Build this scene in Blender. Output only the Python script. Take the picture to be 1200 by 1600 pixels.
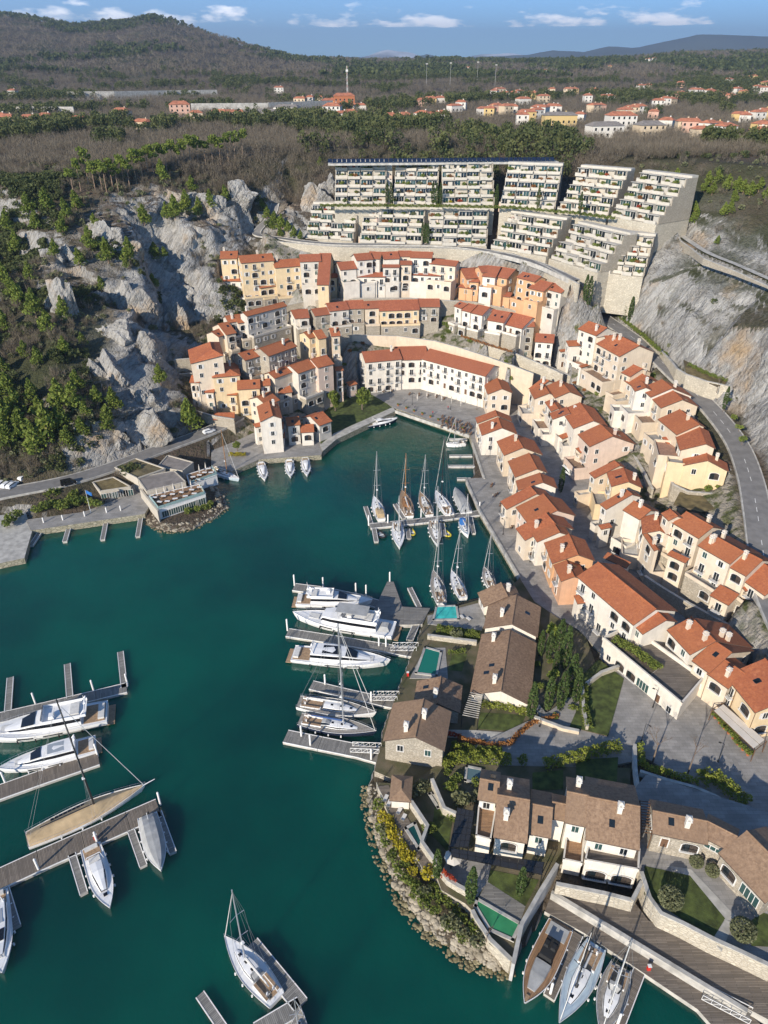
import bpy, bmesh, math, random
import numpy as np
from mathutils import Vector, Matrix, geometry
for o in list(bpy.data.objects): bpy.data.objects.remove(o)
sc = bpy.context.scene
COL = sc.collection
R = math.radians
# ------------------------------------------------------------------ camera
CAM_F, CAM_H = 1110.0, 115.0                      # focal length in photo pixels, metres above the sea
TH = math.atan((800-110)/CAM_F); CT, ST = math.cos(TH), math.sin(TH)
cam = bpy.data.cameras.new('camera'); cam_o = bpy.data.objects.new('camera', cam); COL.objects.link(cam_o)
cam.sensor_fit = 'VERTICAL'; cam.sensor_height = 36; cam.sensor_width = 27; cam.lens = 36*CAM_F/1600
cam.clip_start = 1; cam.clip_end = 80000
cam_o.location = (0, 0, CAM_H); cam_o.rotation_euler = (math.pi/2-TH, 0, 0)
sc.camera = cam_o
# ------------------------------------------------------------------ sky and sun
SUN_EL, SUN_AZ = R(23.5), math.atan2(-.545, -.84)   # sun stands behind the camera to the left
world = bpy.data.worlds.new('World'); sc.world = world; world.use_nodes = True
wn, wl = world.node_tree.nodes, world.node_tree.links
bg = wn['Background']
sky = wn.new('ShaderNodeTexSky'); sky.sky_type = 'NISHITA'; sky.sun_disc = False
sky.sun_elevation = SUN_EL; sky.sun_rotation = SUN_AZ; sky.altitude = 100; sky.air_density = .5; sky.dust_density = 0.0; sky.ozone_density = 6.0
def wnode(t, **k):
    n = wn.new(t)
    for a, v in k.items(): setattr(n, a, v)
    return n
tc = wnode('ShaderNodeTexCoord'); sep = wnode('ShaderNodeSeparateXYZ'); wl.new(tc.outputs['Generated'], sep.inputs[0])
# a low band of fair weather cumulus all round the horizon
mp = wnode('ShaderNodeMapping'); mp.inputs['Scale'].default_value = (21, 21, 70); wl.new(tc.outputs['Generated'], mp.inputs[0])
nz = wnode('ShaderNodeTexNoise'); nz.inputs['Scale'].default_value = 1.0; nz.inputs['Detail'].default_value = 7; nz.inputs['Roughness'].default_value = .55; wl.new(mp.outputs[0], nz.inputs['Vector'])
band = wnode('ShaderNodeValToRGB'); wl.new(sep.outputs['Z'], band.inputs[0])
cr = band.color_ramp; cr.elements[0].position = .0385; cr.elements[0].color = (0, 0, 0, 1); cr.elements[1].position = .0425; cr.elements[1].color = (1, 1, 1, 1)
for p, v in ((.048, 1), (.056, .88), (.066, .72), (.078, 0)):
    e = cr.elements.new(p); e.color = (v, v, v, 1)
mul = wnode('ShaderNodeMath', operation='MULTIPLY'); wl.new(nz.outputs['Fac'], mul.inputs[0]); wl.new(band.outputs[0], mul.inputs[1])
cl = wnode('ShaderNodeMapRange'); cl.inputs[1].default_value = .455; cl.inputs[2].default_value = .58; wl.new(mul.outputs[0], cl.inputs[0])
mixc = wnode('ShaderNodeMix', data_type='RGBA'); wl.new(cl.outputs[0], mixc.inputs[0]); tint = wnode('ShaderNodeMix', data_type='RGBA', blend_type='MULTIPLY'); tint.inputs[0].default_value = 1; wl.new(sky.outputs[0], tint.inputs[6]); tint.inputs[7].default_value = (.84, .98, .92, 1); wl.new(tint.outputs[2], mixc.inputs[6]); mixc.inputs[7].default_value = (15, 15, 15.4, 1)
wl.new(mixc.outputs[2], bg.inputs[0]); bg.inputs[1].default_value = .15
sun = bpy.data.lights.new('sun', 'SUN'); sun.energy = 4.15; sun.angle = R(.5); sun.color = (1, .915, .785)
sun_o = bpy.data.objects.new('sun', sun); COL.objects.link(sun_o)
SD = Vector((math.sin(SUN_AZ)*math.cos(SUN_EL), math.cos(SUN_AZ)*math.cos(SUN_EL), math.sin(SUN_EL)))
sun_o.rotation_euler = (-SD).to_track_quat('-Z', 'Y').to_euler(); sun_o.location = (-120, -180, 260)
sc.view_settings.view_transform = 'Standard'; sc.view_settings.look = 'None'; sc.view_settings.exposure = 0.66; sc.view_settings.gamma = 1
sc.view_settings.use_curve_mapping = False
sc.render.engine = 'CYCLES'; sc.cycles.max_bounces = 4; sc.cycles.diffuse_bounces = 3; sc.cycles.glossy_bounces = 2; sc.cycles.transparent_max_bounces = 4
sc.cycles.use_denoising = True
# ------------------------------------------------------------------ places measured in the photograph -> metres
def ray(px, py):
    u = (px-600)/CAM_F; v = (py-800)/CAM_F
    return u, CT-v*ST, -ST-v*CT
def P(px, py, z=0.):
    a, b, c = ray(px, py); t = (z-CAM_H)/c
    return Vector((a*t, b*t, z))
def PX(x, y, z):
    z -= CAM_H; d = y*CT-z*ST
    return 600+CAM_F*x/d, 800-CAM_F*(y*ST+z*CT)/d
rng = random.Random(7)
# ------------------------------------------------------------------ materials
MAT = {}
def mat(name, col, rough=.8, var=.0, scale=1., bump=0., bscale=None, metal=0., spec=.5, coord='Object', col2=None, detail=5, contrast=(.35, .65), emit=None):
    if name in MAT: return MAT[name]
    m = bpy.data.materials.new(name); m.use_nodes = True; MAT[name] = m
    n, l = m.node_tree.nodes, m.node_tree.links; b = n['Principled BSDF']
    b.inputs['Base Color'].default_value = (*col, 1); b.inputs['Roughness'].default_value = rough; b.inputs['Metallic'].default_value = metal
    b.inputs['Specular IOR Level'].default_value = spec
    if var or bump or col2:
        t = n.new('ShaderNodeTexCoord')
        if coord == 'World':
            g = n.new('ShaderNodeNewGeometry'); src = g.outputs['Position']
        else: src = t.outputs[coord]
        tx = n.new('ShaderNodeTexNoise'); tx.inputs['Scale'].default_value = scale; tx.inputs['Detail'].default_value = detail; l.new(src, tx.inputs['Vector'])
        mr = n.new('ShaderNodeMapRange'); mr.inputs[1].default_value = contrast[0]; mr.inputs[2].default_value = contrast[1]; l.new(tx.outputs['Fac'], mr.inputs[0])
        mx = n.new('ShaderNodeMix'); mx.data_type = 'RGBA'; l.new(mr.outputs[0], mx.inputs[0])
        c2 = col2 if col2 else tuple(min(1, c*(1+var)) for c in col); c1 = col if col2 else tuple(c*(1-var) for c in col)
        mx.inputs[6].default_value = (*c1, 1); mx.inputs[7].default_value = (*c2, 1); l.new(mx.outputs[2], b.inputs['Base Color'])
        if bump:
            t2 = tx
            if bscale:
                t2 = n.new('ShaderNodeTexNoise'); t2.inputs['Scale'].default_value = bscale; t2.inputs['Detail'].default_value = 4; l.new(src, t2.inputs['Vector'])
            bp = n.new('ShaderNodeBump'); bp.inputs['Strength'].default_value = 1; bp.inputs['Distance'].default_value = bump; l.new(t2.outputs['Fac'], bp.inputs['Height']); l.new(bp.outputs[0], b.inputs['Normal'])
    return m
def nodes_of(m): return m.node_tree.nodes, m.node_tree.links, m.node_tree.nodes['Principled BSDF']
def mapr(n, l, src, a, b, c=0., d=1.):
    r = n.new('ShaderNodeMapRange'); r.inputs[1].default_value = a; r.inputs[2].default_value = b; r.inputs[3].default_value = c; r.inputs[4].default_value = d; l.new(src, r.inputs[0]); return r.outputs[0]
def mixn(n, l, f, a, b, blend='MIX'):
    x = n.new('ShaderNodeMix'); x.data_type = 'RGBA'; x.blend_type = blend
    for s, i in ((f, 0), (a, 6), (b, 7)):
        if isinstance(s, (tuple, float, int)): x.inputs[i].default_value = s if i == 0 else (*s, 1)
        else: l.new(s, x.inputs[i])
    return x.outputs[2]
def noise(n, l, src, s, d=5, r=.55, sc3=None):
    if sc3:
        mpp = n.new('ShaderNodeMapping'); mpp.inputs['Scale'].default_value = sc3; l.new(src, mpp.inputs[0]); src = mpp.outputs[0]
    t = n.new('ShaderNodeTexNoise'); t.inputs['Scale'].default_value = s; t.inputs['Detail'].default_value = d; t.inputs['Roughness'].default_value = r; l.new(src, t.inputs['Vector']); return t.outputs['Fac']
def bumpn(n, l, h, dist, b):
    bp = n.new('ShaderNodeBump'); bp.inputs['Distance'].default_value = dist; l.new(h, bp.inputs['Height']); l.new(bp.outputs[0], b.inputs['Normal'])

def roof_mat(name, c1, c2, c3):
    """clay tiles: courses down the slope, pans across it, tile to tile colour; UV in metres"""
    m = mat(name, c1, .85); n, l, b = nodes_of(m)
    uv = n.new('ShaderNodeUVMap').outputs[0]
    br = n.new('ShaderNodeTexBrick'); br.offset = 0; br.inputs['Scale'].default_value = 1; br.inputs['Brick Width'].default_value = .26; br.inputs['Row Height'].default_value = .38; br.inputs['Mortar Size'].default_value = .03
    br.inputs['Color1'].default_value = (0, 0, 0, 1); br.inputs['Color2'].default_value = (1, 1, 1, 1); br.inputs['Mortar'].default_value = (.5, .5, .5, 1); l.new(uv, br.inputs['Vector'])
    g = n.new('ShaderNodeNewGeometry').outputs['Position']
    big = mapr(n, l, noise(n, l, g, .22, 4), .35, .65)
    c = mixn(n, l, br.outputs['Color'], c1, c2); c = mixn(n, l, mapr(n, l, noise(n, l, g, 1.9, 6), .42, .72), c, c3)
    c = mixn(n, l, mapr(n, l, noise(n, l, g, .11, 5), .3, .7, 0, .6), c, c3); c = mixn(n, l, mapr(n, l, noise(n, l, g, .7, 6, .65), .55, .75, 0, .45), c, tuple(min(1, x*1.25+.04) for x in c2))
    oi = n.new('ShaderNodeObjectInfo'); c = mixn(n, l, mapr(n, l, oi.outputs['Random'], 0, 1, .0, .55), c, tuple(x*.6 for x in c2))
    l.new(c, b.inputs['Base Color'])
    mp_ = n.new('ShaderNodeMapping'); mp_.inputs['Scale'].default_value = (24.2, 0, 0); l.new(uv, mp_.inputs[0])
    w = n.new('ShaderNodeTexWave'); w.inputs['Scale'].default_value = 1/6.283*1.0; l.new(mp_.outputs[0], w.inputs['Vector'])
    sp = n.new('ShaderNodeSeparateXYZ'); l.new(uv, sp.inputs[0])
    fr = n.new('ShaderNodeMath'); fr.operation = 'MODULO'; fr.inputs[1].default_value = .38; l.new(sp.outputs['Y'], fr.inputs[0])
    ad = n.new('ShaderNodeMath'); ad.operation = 'MULTIPLY_ADD'; l.new(fr.outputs[0], ad.inputs[0]); ad.inputs[1].default_value = 2.2; l.new(w.outputs['Fac'], ad.inputs[2])
    bumpn(n, l, ad.outputs[0], .011, b)
    return m
def stone_mat(name, c1, c2, cm, s=1.6, d=.05):
    m = mat(name, c1, .9); n, l, b = nodes_of(m)
    g = n.new('ShaderNodeNewGeometry').outputs['Position']
    mp_ = n.new('ShaderNodeMapping'); mp_.inputs['Scale'].default_value = (s, s, s*1.7); l.new(g, mp_.inputs[0])
    v = n.new('ShaderNodeTexVoronoi'); v.inputs['Scale'].default_value = 1; l.new(mp_.outputs[0], v.inputs['Vector'])
    e = n.new('ShaderNodeTexVoronoi'); e.feature = 'DISTANCE_TO_EDGE'; e.inputs['Scale'].default_value = 1; l.new(mp_.outputs[0], e.inputs['Vector'])
    sv = n.new('ShaderNodeSeparateXYZ'); l.new(v.outputs['Color'], sv.inputs[0])
    c = mixn(n, l, sv.outputs['X'], c1, c2); c = mixn(n, l, mapr(n, l, noise(n, l, g, .35, 6), .4, .75, 0, .6), c, tuple(x*.62 for x in c1))
    ed = mapr(n, l, e.outputs['Distance'], .02, .1); c = mixn(n, l, ed, cm, c); l.new(c, b.inputs['Base Color']); bumpn(n, l, ed, d, b)
    return m
def plaster(name, c):
    m = mat(name, c, .88); n, l, b = nodes_of(m)
    g = n.new('ShaderNodeNewGeometry').outputs['Position']
    a = mixn(n, l, mapr(n, l, noise(n, l, g, .5, 6), .35, .7), c, tuple(x*.86 for x in c))
    a = mixn(n, l, mapr(n, l, noise(n, l, g, 1., 5, .6, (1.6, 1.6, .16)), .5, .8, 0, .5), a, tuple(x*.6 for x in c))
    l.new(a, b.inputs['Base Color']); bumpn(n, l, noise(n, l, g, 14, 3), .015, b)
    return m
def leaf(name, c, c2, tr=.25):
    c, c2 = tuple(x*1.5 for x in c), tuple(min(.8, x*1.5) for x in c2); m = mat(name, c, .75, spec=.25); n, l, b = nodes_of(m)
    oi = n.new('ShaderNodeObjectInfo'); g = n.new('ShaderNodeNewGeometry')
    k = mixn(n, l, g.outputs['Random Per Island'], c, c2); k = mixn(n, l, mapr(n, l, oi.outputs['Random'], 0, 1, 0, .4), k, tuple(x*.6 for x in c))
    l.new(k, b.inputs['Base Color']); tl = n.new('ShaderNodeBsdfTranslucent'); l.new(k, tl.inputs['Color']); mx = n.new('ShaderNodeMixShader'); mx.inputs[0].default_value = .38; l.new(b.outputs[0], mx.inputs[1]); l.new(tl.outputs[0], mx.inputs[2]); l.new(mx.outputs[0], n['Material Output'].inputs['Surface'])
    return m
TERRA = roof_mat('terracotta_tiles', (.46, .13, .043), (.57, .205, .08), (.30, .078, .036))
TERRA2 = roof_mat('weathered_red_tiles', (.41, .115, .05), (.51, .175, .082), (.27, .075, .04))
BROWN = roof_mat('brown_tiles', (.30, .185, .11), (.47, .305, .185), (.17, .10, .062))
STONE = stone_mat('limestone_wall', (.50, .44, .35), (.36, .31, .24), (.30, .26, .2))
STONE_L = stone_mat('pale_limestone_wall', (.60, .54, .43), (.46, .41, .32), (.40, .35, .27), 1.2)
QUAY = stone_mat('quay_stone', (.42, .38, .28), (.30, .27, .19), (.16, .15, .1), .9)
WALLC = {k: plaster(k+'_plaster', c) for k, c in dict(cream=(.67, .56, .43), white=(.72, .655, .56), pinkish=(.66, .51, .41), yellow=(.70, .54, .33), orange=(.66, .38, .20), sand=(.65, .53, .39), salmon=(.62, .36, .22), grey=(.60, .55, .475)).items()}
WALLC['stone'] = STONE
GLASS = mat('window_glass', (.012, .018, .022), .08, spec=.8)
GLASSG = mat('green_window_glass', (.03, .07, .065), .08, spec=.8)
FRAME = mat('white_frame', (.70, .67, .62), .6)
SHUT = mat('pale_shutter', (.62, .60, .56), .7, .12, 8)
WOODF = mat('brown_timber', (.14, .075, .04), .7, .3, 6)
LOGGIA_SHADE = mat('painted_loggia_shade', (.055, .04, .03), .9, .5, 3)  # dark brown colour stands in for the shade inside a loggia
IRON = mat('dark_iron', (.03, .03, .03), .5, metal=.5)
WHITE = mat('white_paint', (.78, .76, .72), .6, .06, 2)
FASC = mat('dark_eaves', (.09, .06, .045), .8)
CONC = mat('concrete', (.42, .40, .36), .9, .22, .6, .02, 6, coord='World')
PAVE = mat('stone_paving', (.33, .31, .285), .85, .13, .35, .004, 4, coord='World')
ASPH = mat('asphalt', (.19, .18, .17), .9, .14, .5, .01, 20, coord='World')
n_, l_, b_ = nodes_of(PAVE); uvp = n_.new('ShaderNodeNewGeometry').outputs['Position']; brk = n_.new('ShaderNodeTexBrick'); brk.inputs['Scale'].default_value = 1; brk.inputs['Brick Width'].default_value = 1.5; brk.inputs['Row Height'].default_value = .75; brk.inputs['Mortar Size'].default_value = .02
brk.inputs['Color1'].default_value = (1, 1, 1, 1); brk.inputs['Color2'].default_value = (.80, .80, .80, 1); brk.inputs['Mortar'].default_value = (.55, .55, .55, 1); l_.new(uvp, brk.inputs['Vector']); src_ = b_.inputs['Base Color'].links[0].from_socket; st_ = mixn(n_, l_, mapr(n_, l_, noise(n_, l_, uvp, .18, 6, .65), .45, .7, 0, .55), src_, (.20, .19, .17)); l_.new(mixn(n_, l_, 1.0, st_, brk.outputs['Color'], 'MULTIPLY'), b_.inputs['Base Color'])
GARDEN = mat('garden_ground', (.075, .075, .03), .95, 0, .35, .08, 5, coord='World', col2=(.15, .12, .075))
GRASS = mat('lawn_grass', (.065, .085, .018), .95, .45, .7, .06, 9, coord='World')
GRASSD = mat('dry_grass', (.16, .12, .05), .95, .4, .5, .08, 6, coord='World')
SOIL = mat('planting_soil', (.10, .075, .05), .95, .4, 1., .06, 6, coord='World')
def deck_mat(name, c, w=.15, axis=0):
    m = mat(name, c, .8); n, l, b = nodes_of(m)
    uv = n.new('ShaderNodeUVMap').outputs[0]
    br = n.new('ShaderNodeTexBrick'); br.inputs['Scale'].default_value = 1; br.inputs['Brick Width'].default_value = 3.2; br.inputs['Row Height'].default_value = w; br.inputs['Mortar Size'].default_value = w*.09
    br.inputs['Color1'].default_value = (*[x*1.25 for x in c], 1); br.inputs['Color2'].default_value = (*[x*.72 for x in c], 1); br.inputs['Mortar'].default_value = (*[x*.3 for x in c], 1); l.new(uv, br.inputs['Vector'])
    g = n.new('ShaderNodeNewGeometry').outputs['Position']
    l.new(mixn(n, l, mapr(n, l, noise(n, l, g, .6, 6), .4, .7, 0, .5), br.outputs['Color'], tuple(x*.6 for x in c)), b.inputs['Base Color'])
    bumpn(n, l, br.outputs['Fac'], -.01, b)
    return m
DECK = deck_mat('weathered_deck_planks', (.20, .165, .13), .22)
DECKG = deck_mat('grey_pontoon_planks', (.25, .235, .21), .25)
TEAK = deck_mat('teak_deck', (.36, .21, .11), .12)
# ------------------------------------------------------------------ mesh helper
class MB:
    def __init__(s): s.v = []; s.f = []; s.m = []; s.uv = []; s.mats = []
    def mi(s, m):
        if m not in s.mats: s.mats.append(m)
        return s.mats.index(m)
    def face(s, pts, m, uv=None):
        i = len(s.v); s.v += [tuple(p) for p in pts]; s.f.append(tuple(range(i, i+len(pts)))); s.m.append(s.mi(m)); s.uv.append(uv)
    def faces(s, vs, fs, m):
        i = len(s.v); s.v += [tuple(p) for p in vs]; k = s.mi(m)
        for f in fs: s.f.append(tuple(i+j for j in f)); s.m.append(k); s.uv.append(None)
    def box(s, c, d, m, rz=0., top=None):
        """c = centre of the base, d = (length, depth, height)"""
        cx, cy, cz = c; a, b, h = d[0]/2, d[1]/2, d[2]; co, si = math.cos(rz), math.sin(rz)
        q = [(-a, -b), (a, -b), (a, b), (-a, b)]; tt = top or 1.
        vs = [(cx+x*co-y*si, cy+x*si+y*co, cz) for x, y in q]+[(cx+x*tt*co-y*tt*si, cy+x*tt*si+y*tt*co, cz+h) for x, y in q]
        s.faces(vs, [(0, 3, 2, 1), (4, 5, 6, 7), (0, 1, 5, 4), (1, 2, 6, 5), (2, 3, 7, 6), (3, 0, 4, 7)], m)
    def bar(s, p, q, r, m, n=5, r2=None):
        p, q = Vector(p), Vector(q); d = q-p
        if d.length < 1e-6: return
        d.normalize(); a = d.orthogonal().normalized(); b = d.cross(a); r2 = r if r2 is None else r2
        vs = [p+(a*math.cos(2*math.pi*i/n)+b*math.sin(2*math.pi*i/n))*r for i in range(n)]+[q+(a*math.cos(2*math.pi*i/n)+b*math.sin(2*math.pi*i/n))*r2 for i in range(n)]
        s.faces(vs, [(i, (i+1) % n, n+(i+1) % n, n+i) for i in range(n)]+[tuple(range(n))[::-1], tuple(range(n, 2*n))], m)
    def slab(s, pts, t, m, mside=None, uvdir=None, uvo=None):
        """planar polygon (counter-clockwise from above) with thickness t downwards; top gets UV in metres"""
        pts = [Vector(p) for p in pts]; n = len(pts); lo = [p-Vector((0, 0, t)) for p in pts]
        uv = None
        if uvdir is not None:
            u, v = uvdir; o = uvo or pts[0]; uv = [((p-o).dot(u), (p-o).dot(v)) for p in pts]
        s.face(pts, m, uv); s.face(lo[::-1], mside or m)
        for i in range(n):
            j = (i+1) % n; s.face([lo[i], lo[j], pts[j], pts[i]], mside or m)
    def prism(s, poly, z0, z1, m, mtop=None, top=True):
        n = len(poly)
        ar = sum(poly[i][0]*poly[(i+1) % n][1]-poly[(i+1) % n][0]*poly[i][1] for i in range(n))
        if ar < 0: poly = poly[::-1]
        for i in range(n):
            a, b = poly[i], poly[(i+1) % n]
            s.face([(a[0], a[1], z0), (b[0], b[1], z0), (b[0], b[1], z1), (a[0], a[1], z1)], m)
        if top:
            s.face([(a[0], a[1], z1) for a in poly], mtop or m, [(a[0], a[1]) for a in poly])
    def data(s, name, off=(0, 0, 0), smooth=False):
        me = bpy.data.meshes.new(name); ox, oy, oz = off
        me.from_pydata([(x-ox, y-oy, z-oz) for x, y, z in s.v], [], s.f)
        for m in s.mats: me.materials.append(m)
        me.polygons.foreach_set('material_index', s.m)
        if any(u is not None for u in s.uv):
            l = me.uv_layers.new(name='UVMap').data; k = 0
            for f, u in zip(s.f, s.uv):
                for j in range(len(f)):
                    if u is not None: l[k].uv = u[j]
                    k += 1
        if smooth: me.polygons.foreach_set('use_smooth', [True]*len(s.f))
        me.update(); return me
    def build(s, name, parent=None, smooth=False, off=None):
        off = off if off is not None else (tuple(parent.location) if parent else (0, 0, 0))
        return link(name, s.data(name, off, smooth), parent)
def link(name, me, parent=None, loc=(0, 0, 0), rz=0., scale=None):
    o = bpy.data.objects.new(name, me); COL.objects.link(o)
    if parent: o.parent = parent
    o.location = loc
    if rz: o.rotation_euler = (0, 0, rz)
    if scale: o.scale = scale if hasattr(scale, '__len__') else (scale,)*3
    return o
def tag(o, label, cat, group=None):
    o['label'] = label; o['category'] = cat
    if group: o['group'] = group
    return o
def thing(name, loc, label, cat, group=None, rz=0.):
    o = link(name, None, None, loc, rz); o.empty_display_size = .5
    return tag(o, label, cat, group)
def structure(o): o['kind'] = 'structure'; return o
def stuff(o): o['kind'] = 'stuff'; return o
def copy_tree(o, parent=None):
    c = o.copy(); COL.objects.link(c)
    if parent: c.parent = parent
    for ch in o.children: copy_tree(ch, c)
    return c
# ------------------------------------------------------------------ terrain: (photo x, photo y, metres above sea, rockiness)
TP = [
 # harbour front, quays, streets
 (-60,790,3,0),(0,775,4,0),(60,765,4.5,0),(150,748,4.5,0),(250,705,4.5,0),(330,680,5,0),(365,668,5.5,0),
 (-60,850,1,0),(40,850,1,0),(120,815,1,0),(215,795,1.2,0),(330,765,1,0),(380,715,1,0),(500,700,1,0),(540,660,1,0),(615,632,1,0),(560,612,1.2,0),
 (735,676,1,0),(752,632,1.2,0),(700,618,1.2,0),(830,905,1,0),(860,925,1.2,0),(800,800,1.2,0),(740,760,1,0),
 (835,650,2.6,0),(890,760,2.8,0),(960,860,2.8,0),(1010,1010,2.8,0),(1060,1060,3,0),(1150,1180,3.2,0),(1220,1200,3.4,0),(1230,1080,4,0),
 (900,700,3,0),(950,800,3,0),(1020,900,3.4,0),(1090,960,4.2,0),(1160,1000,4.6,0),(1230,1040,5,0),
 (760,960,1.6,0),(700,1000,1.4,0),(640,1100,1.4,0),(600,1170,1.2,0),(800,1090,2.4,0),(900,1050,2.6,0),(870,1150,2.8,0),(700,1160,2.4,0),(690,1240,2.6,0),(600,1230,1.,0),
 (640,1350,1.2,0),(690,1440,1,0),(760,1480,.8,0),(800,1420,2,0),(860,1390,2,0),(1000,1330,3.,0),(1100,1380,3,0),(1190,1450,3,0),(1260,1460,3,0),(1250,1300,3.2,0),(950,1440,.2,0),(1150,1570,.2,0),
 # left village slope
 (400,660,5,0),(440,600,7,0),(380,630,8,0),(300,600,12,0),(470,600,6,0),(520,590,5,0),(540,560,8,0),(340,560,14,0),(420,560,14,0),(500,540,14,0),(400,510,20,0),(320,520,22,0),(460,520,19,0),
 # behind the hotel, middle terrace, upper terrace
 (548,560,1.5,0),(660,572,1.5,0),(770,600,2,0),(548,529,20.,0),(620,530,20,0),(680,538,20,0),(760,562,18.5,0),(830,586,15.5,0),
 (465,510,20,0),(540,512,21,0),(600,512,22,0),(690,510,22,0),(760,530,21,0),(800,545,20,0),(850,560,17,0),(890,575,16,0),
 (330,478,24,0),(410,480,25,0),(480,470,30,0),(560,465,32,0),(620,462,32.5,0),(680,462,32.5,0),(740,470,31,0),(800,480,29,0),(880,500,26.5,0),
 (340,402,44,.4),(400,390,44,.3),(500,390,43,.2),(600,396,42,0),(700,398,42,0),(800,408,41,0),(900,440,38,0),
 (430,369,48.5,0),(520,379,48,0),(700,382,47.6,0),(830,404,47,0),(920,436,45,.1),
 # upper right: terraces of row B and C, road
 (880,600,12,0),(930,650,12,0),(980,710,11,0),(1010,750,9,0),(1040,790,7,0),(960,590,17,0),(1020,640,15,0),(1090,760,13,0),(1110,800,12,0),(1060,850,5,0),(1120,900,5,0),(1200,960,6,0),
 (940,494,27,0),(969,514,26.3,0),(1014,546,25,0),(1037,568,24,0),(1062,592,23,0),(1109,637,21,0),(1150,690,19,0),(1172,745,17.5,0),(1183,800,16,0),(1192,860,14.5,0),(1210,930,13,0),(1260,1010,12,0),(1160,850,12.5,0),(1190,920,10,0),
 (915,470,28.5,.1),(960,488,28,.2),(1000,520,27,.2),(1030,546,26.5,.1),(1073,584,26.5,0),(1142,603,26.5,.1),(1090,570,28,.2),(1165,640,23,.5),(1190,700,20.5,.4),(1215,760,18.5,.3),(1260,860,15,.3),
 # right cliff
 (940,445,42,1),(1000,440,44,1),(1060,500,38,1),(1100,480,42,1),(1140,560,36,1),(1200,560,39,1),(1200,650,28,1),(1260,640,33,1),(1300,560,44,1),(1020,402,53,1),(1011,366,60,1),(1040,385,54,1),
 (1063,372,56,.7),(1100,398,55,.8),(1150,418,54,.8),(1200,440,53,.8),(1270,470,52,.8),(1070,364,57,.7),(1105,390,56,.8),(1155,410,55,.8),(1205,430,54,.8),(1275,458,53,.8),
 (1075,335,64,1),(1130,350,64,1),(1200,370,64,1),(1280,400,62,1),(1060,300,72,1),(1090,276,78,.8),(1130,275,79,.8),(1170,290,79,.9),(1200,305,79,.8),(1290,350,76,.8),(1100,258,80,.1),(1200,272,81,.2),(1290,300,80,.2),
 # terraced block site and plateau rim
 (450,330,56,.2),(520,328,59,0),(700,328,60,0),(900,330,60,0),(1036,322,71,1),(1046,300,76,1),(1056,285,78,1),(505,262,78,.6),(520,253,79,0),(700,252,79.5,0),(900,252,79.5,0),(1050,258,79.5,0),
 (455,275,75,1),(450,320,60,1),(430,300,64,.6),(425,345,55,.2),(395,345,53,.3),
 # left hill
 (-60,740,9,.2),(-80,600,30,.3),(-80,450,46,.3),(-80,350,62,.2),(-80,280,74,.1),(0,735,7,.3),(100,735,7,.4),(160,722,7,.8),(200,700,8,1),(250,672,8,1),(285,640,8,.8),
 (0,680,14,.2),(60,690,12,.3),(120,690,13,.5),(180,660,18,1),(225,628,22,1),(262,612,17,1),(0,600,25,.2),(100,600,25,.3),(150,600,29,.8),(230,580,19,1),(275,590,14,1),
 (0,500,36,.2),(100,520,35,.4),(160,520,38,1),(180,460,46,1),(215,500,30,1),(250,520,23,1),(300,545,18,1),(310,500,24,1),(290,440,36,1),(240,440,38,1),
 (0,420,46,.2),(60,420,49,.6),(85,470,41,.6),(100,450,44,.5),(80,405,52,1),(120,420,48,.8),(200,400,53,1),(250,390,47,1),(320,420,42,1),(300,380,48,.8),
 (0,350,60,.1),(100,360,59,.3),(90,375,56,.9),(160,330,64,.9),(185,345,60,1),(210,380,54,1),(250,330,62,.9),(300,340,60,.9),(250,300,68,.6),(330,310,65,.9),(380,300,66,.9),(350,345,56,.9),(400,270,74,.6),(440,262,76,.5),
 (0,290,74,0),(100,285,74,0),(170,290,74,.2),(250,270,75,.2),(330,265,76,.2),(400,250,78,.1),
 (-60,245,77,0),(0,240,77,0),(150,238,78,0),(300,236,78,0),(450,238,79,0),(600,240,80,0),(800,240,80,0),(1000,243,80,0),(1150,245,81,0),(1280,262,81,0),
]
PLATEAU = [(467,80),(709,82),(1030,88),(1270,97),(2000,108),(3500,140),(6000,150),(26000,120)]
CREST = [(-700,60),(-300,40),(-100,30),(0,26),(50,34),(100,42),(150,39),(190,37),(228,29),(260,36),(300,50),(380,74),(450,91),(520,95),(600,97),(700,95),(800,97),(900,96),(1000,92),(1050,88),(1100,84),(1200,83),(1400,80),(1900,84)]
def far_z(x, y):
    b = np.interp(y, [p[0] for p in PLATEAU], [p[1] for p in PLATEAU])
    u = 600+CAM_F*x/y*1.215
    d3 = 3000/1.215
    cz = np.interp(u, [c[0] for c in CREST], [c[1] for c in CREST])
    rz = -ST-(cz-800)/CAM_F*CT
    crest = CAM_H+rz*d3
    s = np.clip((y-1150)/1850, 0, 1); s = s*s*(3-2*s)
    e = np.clip((y-3000)/2500, 0, 1); e = e*e*(3-2*e)
    z = b*(1-s)+np.maximum(crest, 60)*s
    return z*(1-e)+90*e
def vnoise(x, y, seed=0):
    xi, yi = np.floor(x).astype(np.int64), np.floor(y).astype(np.int64); fx, fy = x-xi, y-yi
    fx = fx*fx*(3-2*fx); fy = fy*fy*(3-2*fy)
    def h(a, b):
        n = (a*374761393+b*668265263+seed*982451653) & 0x7fffffff; n = ((n ^ (n >> 13))*1274126177) & 0x7fffffff
        return ((n ^ (n >> 16)) & 0xffff)/65535.
    return (h(xi, yi)*(1-fx)+h(xi+1, yi)*fx)*(1-fy)+(h(xi, yi+1)*(1-fx)+h(xi+1, yi+1)*fx)*fy
def fbm(x, y, o=4, seed=0, ridged=False):
    a, t, s = 1., 0., 0.
    for k in range(o):
        v = vnoise(x*2**k, y*2**k, seed+k)
        if ridged: v = 1-abs(2*v-1)
        t = t+a*v; s += a; a *= .52
    return t/s
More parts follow.
